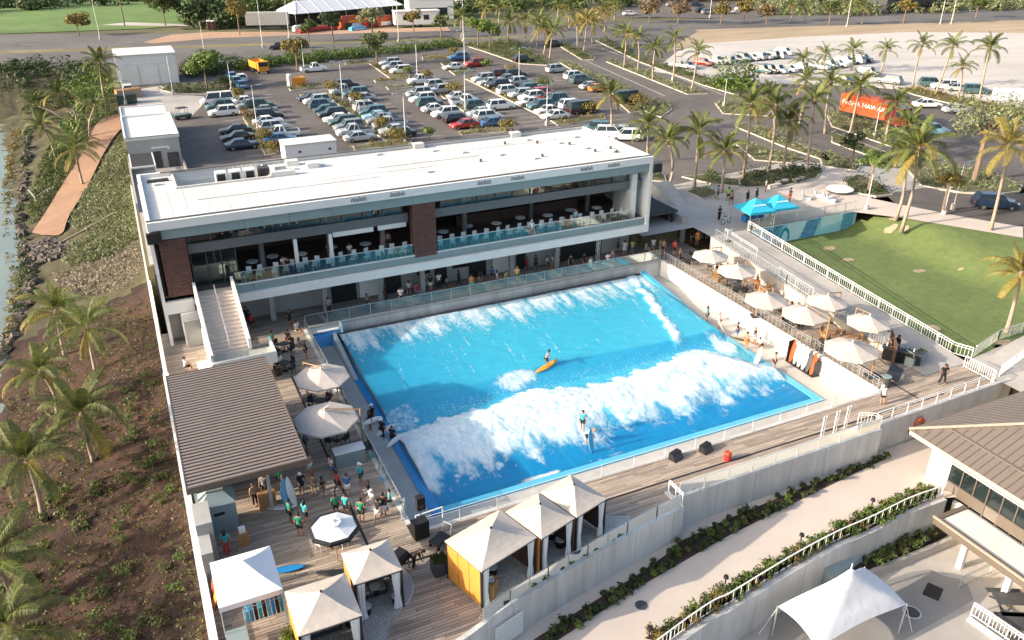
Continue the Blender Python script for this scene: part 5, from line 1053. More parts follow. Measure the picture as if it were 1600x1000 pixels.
for q, m, rot, lb in (((4.02,41.2,0.05),'surfwhite',(0,R(0),R(70)),'white surfboard lying on the deck near the pavilion'),((3.32,35.76,0.08),'poolblue',(0,0,R(78)),'dark blue surfboard poking out from the white pop-up tent'),
    ((5.61,34.41,0.05),'darkgrey',(0,0,R(70)),'dark surfboard lying beside the smaller left cabana'),((4.77,41.19,0.95),'surfwhite',(R(75),0,R(35)),'white surfboard standing upright by the rental counter, right one'),((4.46,41.14,0.95),'surfblue',(R(75),0,R(5)),'blue striped surfboard standing upright by the rental counter, left one')):
    surfboard(lb, q, rot, m)
b = MB(); surfboard('yellow foam board held low beside the right pool rim', (44.43,48.38,-1), (R(20),0,R(80)), 'leafyellow'); surfboard('orange foam board carried at the right pool rim', (44.86,47.1,-0.85), (R(25),R(10),R(84)), 'brightorange')
surfboard('white board held by a swimmer at the right pool rim', (44.42,50.76,-0.85), (R(60),0,R(60)), 'surfwhite'); surfboard('white board propped on the white pool wall', (43.79,45.12,-1.1), (R(70),0,R(-90)), 'surfwhite')
t = thing('tarp_stack', 'blue and white wave mats stacked in the pool corner', 'mats', (11.86,63.87,-1.6)); b = MB(); b.add([(-1.6,-.7,0),(1.6,-.7,0),(1.6,.7,0),(-1.6,.7,0),(-1.6,-.3,1.0),(1.6,-.3,1.2),(1.6,.5,1.2),(-1.6,.5,1.0)], [(3,2,1,0),(4,5,6,7),(0,1,5,4),(1,2,6,5),(2,3,7,6),(3,0,4,7)]); b.build('mat', 'poolblue', t); b = MB(); b.box(-1.6,-.28,1.2,1.6,.5,1.28); b.build('mat', 'surfwhite', t); b = MB(); b.box(1.65,-.5,0,1.8,.5,1.7); b.build('board', 'aquapale', t)
# wetsuit rail under the white tent
t = thing('wetsuit_rail', 'rail of blue and green rash vests under the white pop-up tent', 'clothes rail', (1.7,32.3,0)); b = MB(); b.tube((-1,0,1.5),(1,0,1.5),.02); b.tube((-1,0,0),(-1,0,1.5),.02); b.tube((1,0,0),(1,0,1.5),.02); b.build('frame', 'steel', t)
for k in range(9):
    x = -.85+k*.21; b = MB(); b.box(x-.08,-.22,.75,x+.08,.22,1.47); b.build('vest', ('surfblue','poolblue','black','muralteal','black')[k % 5], t)
t = thing('folding_table', 'grey folding table heaped with gear under the white tent', 'table', (.2,31.2,0)); b = MB(); b.box(-.5,-.8,.7,.5,.8,.74); b.build('top', 'greyclad', t)
for sx in (-1,1):
    for sy in (-1,1): b = MB(); b.tube((sx*.4,sy*.7,0),(sx*.4,sy*.7,.7),.02); b.build('leg', 'steel', t)
# lower terrace picnic tables
for q, lb in (((42.15,20,-5),'dark slatted picnic table on the lower terrace, farther one'),((40.85,18.48,-5),'dark slatted picnic table on the lower terrace, nearer one')):
    t = thing('picnic_table', lb, 'table', q, -.5, 'picnic tables on the lower terrace'); b = MB(); b.box(-1,-.5,.72,1,.5,.78); b.build('top', 'darkgrey', t)
    for s in (-1,1): b = MB(); b.box(-1,s*.95-.18,.42,1,s*.95+.18,.46); b.build('bench', 'darkgrey', t)
    for s in (-.75,.75): b = MB(); b.beam((s,-.9,0),(s,.3,.74),.06,.06); b.beam((s,.9,0),(s,-.3,.74),.06,.06); b.beam((s,-1,.4),(s,1,.4),.05,.05); b.build('frame', 'black', t)
# life on the plaza
for q, lb in (((84.23,79.28,2.1),'pale bench before the hedge, left one'),):
    pass
for q, lb, a in (((69.66,73.49,2.1),'pale concrete bench by the plaza hedge, left one',.1),((71.6,74.33,2.1),'pale concrete bench by the plaza hedge, middle one',.15),((74.22,74.29,2.1),'pale concrete bench by the plaza hedge, right one',.2)):
    t = thing('bench', lb, 'bench', q, a, 'benches along the plaza hedge'); b = MB(); b.box(-1,-.25,.38,1,.25,.5); b.build('seat', 'path', t)
    for s in (-.7,.7): b = MB(); b.box(s-.12,-.2,0,s+.12,.2,.38); b.build('leg', 'path', t)
q = (75.79,68.98,2.1); t = thing('round_plinth', 'flat round white plinth on the plaza', 'plinth', q); b = MB(); b.tube((0,0,0),(0,0,.35),1.4,1.4,28); b.build('drum', 'darkgrey', t); b = MB(); b.tube((0,0,.35),(0,0,.45),1.55,1.55,28); b.build('top', 'white', t)
for q, lb in (((72.12,68.5,2.1),'white plastic lounge chair on the plaza, nearest the tents'),((72.31,67.36,2.1),'white plastic lounge chair on the plaza, middle one'),((72.01,66.46,2.1),'white plastic lounge chair on the plaza, farthest from the tents'),((70.14,68.37,2.1),'white low lounger on the plaza right of the turquoise tents')):
    t = thing('lounge_chair', lb, 'chair', q, .7, 'white lounge chairs on the plaza'); b = MB(); b.obox((0,0,.3),(.35,.45,.04)); b.build('seat', 'white', t); b = MB(); b.obox((0,.5,.6),(.35,.04,.4),0,0,Matrix.Rotation(-.4,3,'X')); b.build('backrest', 'white', t)
    for s in (-.3,.3): b = MB(); b.box(s-.03,-.4,0,s+.03,.4,.28); b.build('leg', 'white', t)
t = thing('folding_table', 'dark table under the left turquoise tent', 'table', ((59.47,65.27,2.1)[0],(59.47,65.27,2.1)[1],GZ)); b = MB(); b.box(-1.2,-.4,.1,1.2,.4,.75); b.build('cloth', 'muralblue', t); b = MB(); b.box(-1.2,-.4,.75,1.2,.4,.78); b.build('top', 'darkgrey', t)
t = thing('sign_stand', 'white upright sign standing at the top of the ramp', 'sign', (53.42,61.55,2)); b = MB(); b.box(-.28,-.03,.12,.28,.03,1.25); b.build('panel', 'white', t); b = MB(); b.box(-.3,-.2,0,.3,.2,.12); b.build('base', 'black', t)
t = thing('bicycle', 'pale blue beach bicycle parked on the plaza', 'bicycle', (56.23,65.64,2.1), .2)
for s in (-.5,.5): b = MB(); rg = [[Vector((s+(.31+.03*math.cos(2*PI*k/6))*math.cos(2*PI*i/16), .03*math.sin(2*PI*k/6), .34+(.31+.03*math.cos(2*PI*k/6))*math.sin(2*PI*i/16))) for k in range(6)] for i in range(17)]; b.loft(rg, False); b.build('wheel', 'rubber', t)
b = MB(); b.tube((-.5,0,.34),(-.15,0,.8),.02); b.tube((-.15,0,.8),(.35,0,.75),.025); b.tube((0,0,.34),(.35,0,.75),.025); b.tube((-.15,0,.85),(0,0,.34),.025); b.tube((.5,0,.34),(.35,0,.95),.02); b.tube((-.5,0,.34),(0,0,.34),.02); b.build('frame', 'aquapale', t)
b = MB(); b.tube((.3,-.28,1.0),(.3,.28,1.0),.02); b.build('handlebar', 'steel', t); b = MB(); b.box(-.3,-.09,.85,-.05,.09,.92); b.build('saddle', 'black', t)
for q, lb in (((18.14,66.87,0),'left'),((40.47,65.76,0),'right')):
    t = thing('truss_tower', f'silver lighting truss on the terrace, {lb} of the two', 'truss', q, 0, 'lighting trusses on the terrace'); b = MB()
    for x in (-.14,.14):
        for y in (-.14,.14): b.tube((x,y,0),(x,y,3.0),.025,.025,6)
    b.build('chord', 'steel', t); b = MB()
    for k in range(10): z = .1+k*.29; s = 1 if k % 2 else -1; b.tube((-.14*s,-.14,z),(.14*s,-.14,z+.29),.015,.015,4); b.tube((-.14*s,.14,z),(.14*s,.14,z+.29),.015,.015,4)
    stuff(b.build('lattice', 'steel', t))

surfboard('orange rescue board propped against the long wall behind the white tent', (-.35, 35.4, 1.0), (R(78),0,R(-80)), 'orange')
surfboard('yellow rescue board propped behind the white tent', (-.35, 34.6, .9), (R(75),0,R(-85)), 'brightorange')
for k, (pts) in enumerate([[(-.2,31.2)]]): pass

# form joints on the concrete walls and tyre marks on the sand
def joints(name, pts, off, z0, z1, step=3.0):
    b = MB(); acc = 0
    for p_, q_ in zip(pts, pts[1:]):
        p_, q_ = Vector(p_), Vector(q_); d = q_-p_; L_ = d.length; n_ = Vector((-d.y, d.x))/L_
        while acc < L_: c = p_+d*acc/L_+n_*off; b.obox((c.x, c.y, (z0+z1)/2), (.018,.004,(z1-z0)/2), math.atan2(d.y, d.x)); acc += step
        acc -= L_
    return struct(b.build(name, 'wallc_dark'))
mat('wallc_dark', (.36,.36,.35), .9, .1, 1)
joints('wall_joint', FW, -.003, -2.6, .08); joints('wall_joint', [(26.2,31.72),(43.3,31.85)], -.003, -2.4, .08); joints('wall_joint', LW, -.303, -5, -2.22, 4.2); joints('wall_joint', [(10.8,64.097),(47,64.097)], .0, -1.6, .03, 3.6); joints('wall_joint', [(43.4,32.397),(57,32.74)], -.004, -2.3, .08, 3.4)
b = MB()
for k, (P_) in enumerate(([(75,31)],)): pass
for k in range(9):
    y0 = 118+k*7; c = curve([(75+random.uniform(-6,20), y0), (110, y0+random.uniform(-8,6)), (150, y0-8+random.uniform(-8,8)), (200, y0-22)], 10)
    for o_ in (0, 1.7):
        for p_, q_ in zip(c, c[1:]):
            if inpoly(p_[0], p_[1], SANDP) and inpoly(q_[0], q_[1], SANDP): b.add([(p_[0],p_[1]+o_,GZ+.026),(q_[0],q_[1]+o_,GZ+.026),(q_[0],q_[1]+o_+.35,GZ+.026),(p_[0],p_[1]+o_+.35,GZ+.026)],[(0,1,2,3)])
mat('tyremark', (.40,.36,.32), .95, .15, 1); struct(b.build('tyre_tracks', 'tyremark'))

mat('barepatch', (.34,.28,.18), .95, .2, 2)
for i, (x, y) in enumerate([(75,59.86),(73.92,57.68),(73.3,58.85),(80.66,53.69),(82.3,53.79),(81.96,52.23),(79.81,55.39),(68.76,50.89),(64.63,56.01),(59.5,41.46),(57.34,40.08),(62.61,36.99),(65.29,59.34),(72.22,48.92)]):
    b = MB(); r = random.uniform(.18,.6); n = 11; z = lawnz(x, y); P_ = [(x+r*(1+random.uniform(-.35,.35))*1.5*math.cos(2*PI*k/n), y+r*(1+random.uniform(-.35,.35))*math.sin(2*PI*k/n)) for k in range(n)]
    b.add([(p_[0],p_[1],lawnz(*p_)+.075) for p_ in P_]+[(x,y,z+.085)], [(k,(k+1) % n,n) for k in range(n)]); struct(b.build('bare_patch', 'barepatch'))

# ------------------------------------------------------------------ coconut palms
def frond_mesh(name, m, el, bend, L_=3.3, n=44, droop=.75):
    b = MB(); pts = []; p = Vector((0,0,0)); a = el; st = L_/14
    for k in range(15):
        pts.append(p.copy()); p = p+Vector((math.cos(a), 0, math.sin(a)))*st; a -= bend/14*(.5+k/14)
    for k in range(14):
        r0, r1 = .035*(1-k/15), .035*(1-(k+1)/15); P0, P1 = pts[k], pts[k+1]
        b.add([P0+Vector((0,-r0,0)),P0+Vector((0,r0,0)),P0+Vector((0,0,-r0*1.3)),P1+Vector((0,-r1,0)),P1+Vector((0,r1,0)),P1+Vector((0,0,-r1*1.3))], [(0,3,4,1),(1,4,5,2),(2,5,3,0)], 1)
    for i in range(n):
        s = .14+.86*i/(n-1); f = s*14; k = min(13, int(f)); P0 = pts[k].lerp(pts[k+1], f-k) if k < 13 else pts[13].lerp(pts[14], min(1, f-13)); d = (pts[k+1]-pts[k]).normalized()
        ll = .58*(math.sin(PI*min(1, .12+.86*s))**.6)+.10; w = .048
        up = Vector((-d.z, 0, d.x))
        for sd_ in (-1, 1):
            out = (Vector((0, sd_, 0))*.75+d*.62+up*random.uniform(-.02,.14)).normalized(); mid = P0+out*ll*.55+Vector((0,0,-.05*ll)); tip = P0+out*ll*.95+Vector((0,0,-droop*ll*random.uniform(.6,1.1)))
            b.add([P0-d*w*.5, P0+d*w*.5, mid+d*w*.5, mid-d*w*.5, tip], [(0,1,2,3),(3,2,4)] if sd_ > 0 else [(3,2,1,0),(4,2,3)])
    return b.mesh('frond', [m, 'palmyellow'])
FR = {}
for c in ('palmleaf','palmdark','palmyellow'):
    FR[c] = [frond_mesh('frond', c, R(e), R(bd), l) for e, bd, l in ((82,45,2.6),(66,85,3.1),(50,105,3.4),(30,110,3.4),(8,95,3.2),(-25,60,2.7))]
boot = MB(); boot.loft([[(.17*s*math.cos(2*PI*i/8), .17*s*math.sin(2*PI*i/8), z) for i in range(8)] for z, s in ((-.5,.6),(-.2,1.0),(.05,1.25),(.3,.8))]); boot_m = boot.mesh('crown_shaft', 'bark', True)
nut = MB(); nut.loft([[(.12*s*math.cos(2*PI*i/7), .12*s*math.sin(2*PI*i/7), z) for i in range(7)] for z, s in ((-.13,.3),(-.05,1),(.05,1),(.13,.3))]); nut_m = nut.mesh('coconut', 'palmyellow', True)
rp = random.Random(3)
def palm(label, bc, group, col='palmleaf', sc=1., nf=21, trunk_r=.17):
    (bx, by, bz), (cx, cy, cz) = bc; t = thing('coconut_palm', label, 'palm tree', (bx,by,bz), 0, group)
    v = Vector((cx-bx, cy-by, cz-bz)); b = MB(); side = Vector((rp.uniform(-.3,.3), rp.uniform(-.3,.3), 0)); n = 9
    pts = [v*(k/n)+side*math.sin(PI*k/n)-Vector((v.x,v.y,0))*.25*math.sin(PI*k/n) for k in range(n+1)]; pts[0] = pts[0]-Vector((0,0,.2))
    b.path(pts, [trunk_r*(1.5 if k == 0 else 1.12-.45*k/n)*(1+.05*(k % 2)) for k in range(n+1)], 8); b.build('trunk', 'trunk', t, smooth=True)
    c = put('crown_shaft', boot_m, t, v)
    nf = max(13, nf+rp.choice((-5,-3,-1,0,1))); wl = rp.uniform(-.10,.16)
    for i in range(nf):
        q = i/nf; lv = 0 if q < .12 else 1 if q < .32 else 2 if q < .54 else 3 if q < .76 else 4 if q < .9 else 5
        m = col if lv < 4 else (col if rp.random() < .6 else 'palmyellow'); 
        if lv < 4 and rp.random() < .10: m = 'palmyellow' if lv > 1 else 'palmleaf'
        o = put('frond', FR[m][lv], t, v+Vector((0,0,.12-.06*lv)), i*2.39996+rp.uniform(-.25,.25)); s = sc*rp.uniform(.88,1.12); o.scale = (s, s*rp.uniform(.85,1.1), s); o.rotation_euler[0] = rp.uniform(-.25,.25); o.rotation_euler[1] = rp.uniform(-.14,.14)+wl*math.cos(i*2.39996)
    for i in range(4): a = i*1.6+rp.random(); put('coconut', nut_m, t, v+Vector((.24*math.cos(a), .24*math.sin(a), -.18)))
    return t
GP = 'palms on the garden bank left of the club'
for bc, lb, col, sc in ((((-2.56,165.51,0.74),(-2.23,165.36,8.07)),'tall palm beside the grey warehouse on the left','palmdark',1.25),(((-7.56,159.11,-0.43),(-9.19,159.88,4.31)),'leaning palm behind the brown trail near the lagoon head','palmdark',1.2),(((-11.06,145.08,-2.69),(-11.85,145.45,2.24)),'palm at the lagoon edge left of the brown trail','palmleaf',1.15),
    (((-7.03,125.01,-2.07),(-6.89,124.94,3.15)),'palm leaning over the right edge of the brown trail','palmleaf',1.2),(((-8.61,73.22,-2.66),(-8.35,73.1,1.5)),'palm with yellow fronds right above the lagoon bend','palmleaf',1.05),(((-6.11,68.17,-2.05),(-5.89,68.06,1.83)),'palm with one long frond toward the boundary wall','palmleaf',1.0),
    (((-9.02,63.03,-2.81),(-9.25,63.14,1.06)),'small dense palm behind the broad one on the dark bank','palmleaf',.95),(((-6.42,54.66,-2.17),(-6.37,54.64,1.53)),'broad palm in the middle of the dark mulch bank','palmdark',1.12),(((-9.61,50.5,-3.02),(-9.47,50.43,1.37)),'dark palm at the left edge below the broad one','palmdark',1.1),
    (((-10.78,43.14,-3.43),(-11.02,43.25,-0.19)),'palm cut by the left edge near the bottom','palmleaf',1.1),(((-9.45,37.22,-3.15),(-10.07,37.51,-0.1)),'palm fronds rising from the bottom left corner','palmdark',1.05),(((-10.37,173.28,-2.29),(-14.33,175.14,0.05)),'palm at the head of the lagoon, farthest left','palmdark',1.1),(((-5.78,150.27,-1.17),(-3.96,149.42,4.02)),'short palm in the green thicket by the trail','palmdark',.9)):
    palm(lb, bc, GP, col, sc)
GR = 'palms along the drive and plaza'
for bc, lb, col, sc in (
    (((58.24,79.06,2.1),(57.73,79.3,7.74)),'drooping palm nearest the right end of the clubhouse roof','palmleaf',1.0),(((61.07,77.75,2.1),(60.93,77.82,8.88)),'tall palm with a dark trunk, second from the clubhouse','palmdark',1.1),(((62.82,74.7,2.1),(62.63,74.79,7.13)),'short drooping palm in front of the plaza hedge','palmleaf',1.0),
    (((68.64,78.07,2.1),(68.56,78.11,11.3)),'tall palm at the left end of the plaza hedge','palmleaf',1.05),(((73.48,78.95,2.1),(73.34,79.02,10.55)),'tall palm in the middle of the plaza hedge','palmdark',1.1),(((75.6,78.6,2.1),(75.47,78.66,8.45)),'dense palm at the right of the plaza hedge','palmdark',1.0),
    (((77.97,76.87,2.1),(77.57,77.06,11.18)),'tall palm beside the steps right of the plaza hedge','palmleaf',1.1),(((61.87,89.27,2.1),(61.68,89.36,7.13)),'palm half hidden behind the clubhouse roof corner','palmleaf',1.0),(((95.07,86.72,2.1),(95.34,86.59,9.79)),'slim white trunked palm left of the orange container','palmleaf',1.05),
    (((99.5,83.86,2.1),(99.78,83.73,7.71)),'palm at the right end of the orange container','palmleaf',1.0),(((74.42,59.34,2),(73.72,59.67,9.53)),'left one of the two palms at the lawn corner','palmleaf',.9),(((73,57.19,1.6),(72.91,57.23,10.34)),'right one of the two palms at the lawn corner, with a broad crown','palmleaf',1.35),
    (((80.41,52.34,2),(79.95,52.56,11.07)),'palm beside the dark blue car at the lawn edge','palmyellow',1.15),(((64.05,37.91,0.5),(63.83,38.02,5.66)),'palm at the right edge of the lawn','palmyellow',1.0),(((95.42,91.67,2.1),(95.01,91.86,9.66)),'palm standing behind the dense hedge palms','palmleaf',.95),(((96.04,97.81,2.1),(96.06,97.8,8.79)),'palm across the drive from the round bush','palmleaf',.95),
    (((113.99,98.13,2.1),(113.94,98.16,-0.78)),'low palm before the parked white cars','palmdark',.9),(((98.95,79.38,2.1),(98.42,79.63,5.61)),'short palm behind the lawn corner pair','palmleaf',1.),(((86.75,93.07,2.1),(85.12,93.84,8.18)),'dark palm between the round bush and the hedge','palmdark',1.)):
    palm(lb, bc, GR, col, sc)
GS = 'palms along the sandy lot'
for bc, lb, col, sc in ((((134.73,104.95,2.1),(135.8,104.45,10.73)),'curved white trunked palm at the sandy lot, second from the right','palmleaf',1.05),(((136.57,101.58,2.1),(136.08,101.81,7.57)),'short palm between the tall ones at the sandy lot','palmleaf',.9),(((136.01,96.98,2.1),(135.65,97.15,11.36)),'rightmost tall palm at the sandy lot','palmleaf',1.1),
    (((135.87,111.08,2.1),(136,111.02,10.1)),'tall palm at the sandy lot, third from the right','palmleaf',1.05),(((145.9,127.92,2.1),(146.18,127.79,6.5)),'leaning palm at the sandy lot behind the orange container','palmleaf',1.0),(((141.43,131.68,2.1),(141.12,131.83,6.14)),'palm beside the silver cars on the sandy lot','palmleaf',1.05),(((134.27,132.39,2.1),(134.21,132.42,5.58)),'palm left of the silver cars on the sandy lot','palmleaf',1.0),
    (((124.57,127.94,2.1),(124.15,128.14,5.82)),'low palm in front of the front row on the sandy lot','palmleaf',1.0),(((97.13,133.78,2.1),(96.89,133.89,10.5)),'palm on the median left of the red car','palmleaf',1.05),(((96.7,127.01,2.1),(97.23,126.76,9.11)),'palm at the lower tip of the drive median','palmleaf',1.05),(((96.81,139.88,2.1),(96.83,139.87,8.1)),'palm on the drive median, middle one','palmleaf',1.0),(((99.26,149.26,2.1),(98.96,149.4,8.77)),'palm on the drive median beside the paired one','palmleaf',1.0),(((99.24,154.49,2.1),(99.35,154.44,8.79)),'palm on the drive median, upper end','palmleaf',1.1)):
    palm(lb, bc, GS, col, sc, 16)
GH = 'palms at the highway entrance'
for i, bc in enumerate((((79.44,198.73,2.1),(79.45,198.72,8.89)),((96.65,223.51,2.1),(96.88,223.4,8.21)),((90.84,195.97,2.1),(91.14,195.83,7.3)),((96.96,198.19,2.1),(96.77,198.28,7.39)),((96.61,190.91,2.1),(96.96,190.75,8.15)),((92.53,179.11,2.1),(92.3,179.22,7.56)),((90.7,172.64,2.1),(91.23,172.39,8.09)),((103.17,182.04,2.1),(102.83,182.2,7.87)),((102.06,176.94,2.1),(102.47,176.75,9.32)),((111.55,189.02,2.1),(111.36,189.11,6.89)),((144.66,232.41,2.1),(144.46,232.5,5.86)),((120.75,225.43,2.1),(120.97,225.32,7.07)),((119.58,216.22,2.1),(119.76,216.14,7.26)),((125.86,207.23,2.1),(125.79,207.27,7.16)),((190.42,204.35,2.1),(189.75,204.66,6.89)),((195.57,203.84,2.1),(194.82,204.19,6)),((205.59,190.44,2.1),(205.06,190.69,7.15)),((220.7,209.86,2.1),(220.23,210.08,6.01)),((97.85,216.96,2.1),(98.2,216.8,8.41)),((127.16,195.09,2.1),(123.98,196.58,3.4)))):
    nm = ('alone beside the highway median above the hedge','by the highway left of the entrance','leftmost of the entrance cluster','second from the left of the entrance cluster','third from the left of the entrance cluster','fourth from the left of the entrance cluster','rightmost of the left entrance cluster','on the entrance median, left one','on the entrance median, middle one','on the entrance median, right one','across the highway beside a white car','behind the entrance cluster, left one','behind the entrance cluster, right one','across the highway from the entrance median','on the far highway verge, left one of a pair','on the far highway verge, right one of a pair','on the far highway verge at the right','at the upper edge of the photo on the right','between the highway and the entrance cluster','right of the entrance road by the kerb')[i]
    palm('palm '+nm, bc, GH, 'palmyellow' if i in (7,8,9,13) else 'palmleaf', 1.3 if i < 10 else 1.15, 17)
palm('lone palm in the car park behind the clubhouse roof', ((64.79,103.19,2.1),(64.39,103.38,8.35)), 'car park palms', 'palmdark', 1.0)
# ------------------------------------------------------------------ leaf clumps: trees, shrubs, ground cover
rl = random.Random(11)
def leaves(b, c, r, n, s, flat=.7, mi=0):
    for _ in range(n):
        while True:
            d = Vector((rl.uniform(-1,1), rl.uniform(-1,1), rl.uniform(-1,1))); L_ = d.length
            if .05 < L_ < 1: break
        d = d*(L_**-.45); p = Vector(c)+Vector((d.x*r, d.y*r, d.z*r*flat)); n_ = (d+Vector((rl.uniform(-.8,.8), rl.uniform(-.8,.8), rl.uniform(-.3,1.1)))).normalized()
        u = n_.orthogonal().normalized(); v = n_.cross(u); a = rl.random()*6.28; u, v = u*math.cos(a)+v*math.sin(a), v*math.cos(a)-u*math.sin(a); k = s*rl.uniform(.6,1.3)
        b.add([p-u*k, p+v*k*.45, p+u*k, p-v*k*.45], [(0,1,2,3)], mi)
def tree(name, label, loc, h, r, leaf='leaf', n=900, s=.22, group=None, lobes=9, trunk=.16, cat='tree', flat=.75, bare=0):
    t = thing(name, label, cat, loc, 0, group); b = MB(); th_ = h-r*flat; lean = Vector((rl.uniform(-.2,.2), rl.uniform(-.2,.2), 0)); top = Vector((0,0,th_))+lean
    b.path([(0,0,-.1), top*.5+lean*.2, top], [trunk*1.25, trunk, trunk*.7], 7); cs = []
    for i in range(lobes):
        a = i*2.4+rl.random(); q = math.sqrt((i+.5)/lobes)*r*.78; c = Vector((q*math.cos(a), q*math.sin(a), th_+rl.uniform(-.3,.75)*r*flat)); cs.append(c)
        if i % 2 == 0 or bare: b.path([top*.8, top.lerp(c, .5)+Vector((0,0,-.1*r)), c], [trunk*.55, trunk*.35, trunk*.12], 5)
    b.build('trunk', 'bark', t)
    b = MB()
    for c in cs: leaves(b, c, r*rl.uniform(.32,.52), n//lobes, s)
    b.build('crown', leaf, t); return t
def bush(name, label, loc, h, r, leaf, n, s=.13, group=None, cat='shrub'):
    t = thing(name, label, cat, loc, 0, group); b = MB()
    for i in range(5): a = i*1.3+rl.random(); b.path([(0,0,-.05), (r*.3*math.cos(a), r*.3*math.sin(a), h*.4), (r*.6*math.cos(a), r*.6*math.sin(a), h*.8)], [.035,.025,.01], 4)
    b.build('stem', 'bark', t); b = MB()
    for i in range(6): a = i*1.05; q = 0 if i == 0 else r*.5; leaves(b, (q*math.cos(a), q*math.sin(a), h*.55+rl.uniform(-.1,.1)), r*.55, n//6, s)
    b.build('foliage', leaf, t); return t
for a in (('broad_tree','round green tree beside the grey warehouse',(15.08,167.17,2.1),7.2,3.7,'leafbright',1500,.34),('broad_tree','yellow leaved tree on the golf course by the road',(-6.99,258.79,2.1),6,3.4,'leafyellow',600,.5),('broad_tree','dark tall tree on the golf course at the upper edge',(5.02,277.81,2.1),15,6.5,'leafdark',1100,.6),
    ('broad_tree','round tree on the golf course beside the sand bunker',(15.91,272.88,2.1),10,5.6,'leaf',1000,.6),('broad_tree','yellow tree at the edge of the wood beside the highway',(32.42,242.32,2.1),9,3.4,'leafyellow',600,.45),('broad_tree','small tree before the striped trailer',(46.41,221.17,2.1),6,2.7,'leaf',450,.4),('broad_tree','dark leaning tree on the highway verge',(52.08,218.6,2.1),7,3.1,'leafdark',550,.4),
    ('broad_tree','tree between the highway and the car park lamp, left',(62.69,218.96,2.1),8,3.6,'leafgrey',550,.42),('broad_tree','yellow car park tree beside the white pickup',(34.51,178.88,2.1),7,2.9,'leafyellow',800,.32),('broad_tree','car park tree at the head of the second island',(51.92,179.74,2.1),7.2,3.1,'leaf',850,.32),
    ('broad_tree','twin bushy tree by the highway, left one',(81.54,193.05,2.1),7.5,3.3,'leafbright',900,.34),('broad_tree','twin bushy tree by the highway, right one',(83.27,189.97,2.1),6.8,3.0,'leafbright',850,.34),('broad_tree','small tree before the parked trailer house',(76.62,226.59,2.1),6,2.6,'leafyellow',420,.4),('broad_tree','small tree on the median right of the trailer',(79.72,213.9,2.1),6,2.6,'leaf',420,.4),
    ('broad_tree','big round bush tree beside the sandy lot',(107.02,127.81,2.1),4.6,4.9,'leafbright',2600,.30,None,16,.25),('broad_tree','small tree on the dark bed by the round plinth',(78.47,67.19,2.1),5.4,1.9,'leafbright',700,.22),('broad_tree','dark sapling between the two drives',(84.85,76.29,2.1),4.6,1.7,'leafdark',520,.22),
    ('broad_tree','broad tree with pale bare limbs on the oval bed',(94.44,65.24,2.1),10.5,4.6,'leafgrey',1500,.25,None,14,.34,'tree',.7,1),('broad_tree','young tree by the lamp posts at the lawn edge',(80.08,58.04,2.1),5.2,1.8,'leafyellow',520,.22),
    ('broad_tree','pink tinged tree on the far verge, left one',(148.96,219.54,2.1),7,3.6,'pinkleaf',480,.5),('broad_tree','pink tinged tree on the far verge, right one',(155.98,214.61,2.1),7,3.6,'pinkleaf',480,.5),('broad_tree','yellow tree on the far verge left of the shop lot',(166.78,208,2.1),6.5,3.2,'leafyellow',420,.5),('broad_tree','yellow tree on the far verge right of the shop lot',(177.31,210.28,2.1),6.5,3.0,'leafyellow',420,.5),
    ('broad_tree','orange tinged tree on the far verge',(179.23,202.37,2.1),6,3.0,'pinkleaf',420,.5),('broad_tree','orange crowned tree on the median at the upper right',(216.87,185.34,2.1),7,2.8,'leafyellow',420,.45),('broad_tree','small tree on the far verge at the upper right',(251.85,187.84,2.1),6,2.8,'leaf',420,.45),('broad_tree','leafy tree on the far verge by the green roof',(194.14,192.21,2.1),7,2.9,'leaf',420,.45),('broad_tree','leafy tree on the median below the green roof',(233.38,181.36,2.1),6,2.4,'leafgrey',380,.4)):
    tree(*a)
for i, (q, lf, h, r) in enumerate((((35.45,152.47,2.1),'leafyellow',3.2,1.9),((37.5,143.43,2.1),'leafyellow',2.2,1.6),((35.11,121.25,2.1),'leafyellow',2.8,1.5),((35.18,113.93,2.1),'leafyellow',2.6,1.6),((55.08,141.52,2.1),'leafyellow',3.4,2.0),((72.43,140.18,2.1),'leaf',3.2,2.2),((52.4,112.83,2.1),'leafyellow',2.6,1.5),((73.26,156.18,2.1),'leafyellow',2.8,1.6),((71.8,165.27,2.1),'leafbright',2.6,1.4),((55.84,158.65,2.1),'leafyellow',2.4,1.5),((39.78,113.04,2.1),'palmleaf',2.6,1.1),((54.45,165.6,2.1),'leafbright',2.2,1.3),((17.95,136.2,2.1),'pinkleaf',2.4,1.5),((17.98,121.87,2.1),'leafyellow',2.6,1.5),((80.15,119.18,2.1),'leafyellow',3.0,1.9),((69.87,118.43,2.1),'leafyellow',2.8,1.6),((72.42,186.15,2.1),'leafyellow',2.2,1.5),((19.35,156.66,2.1),'leafyellow',2.0,1.5),((18.73,168.3,2.1),'leaf',2.4,1.6),((17.95,114.89,2.1),'leafyellow',2.4,1.4))):
    nm = ('at the head of the second island','on the second island below the pickup','among the grey pickups of the second island','at the foot of the second island','at the head of the third island','between the upper rows of the fourth island','at the foot of the third island','above the black car of the fourth row','right of the red parked car','beside the white pickup at the third aisle','standing alone in the aisle behind the roof','beside the upper white car','with reddish leaves on the first island','at the foot of the first island','on the rounded end of the drive bed','beside the black van','above the blue parked car','at the head of the first island','below the round warehouse tree','next to the white cabin')[i]
    bush('bush', ('yellowish ' if 'yellow' in lf else 'green ')+'bush '+nm, q, h, r, lf, 420, .2, 'bushes on the parking islands')
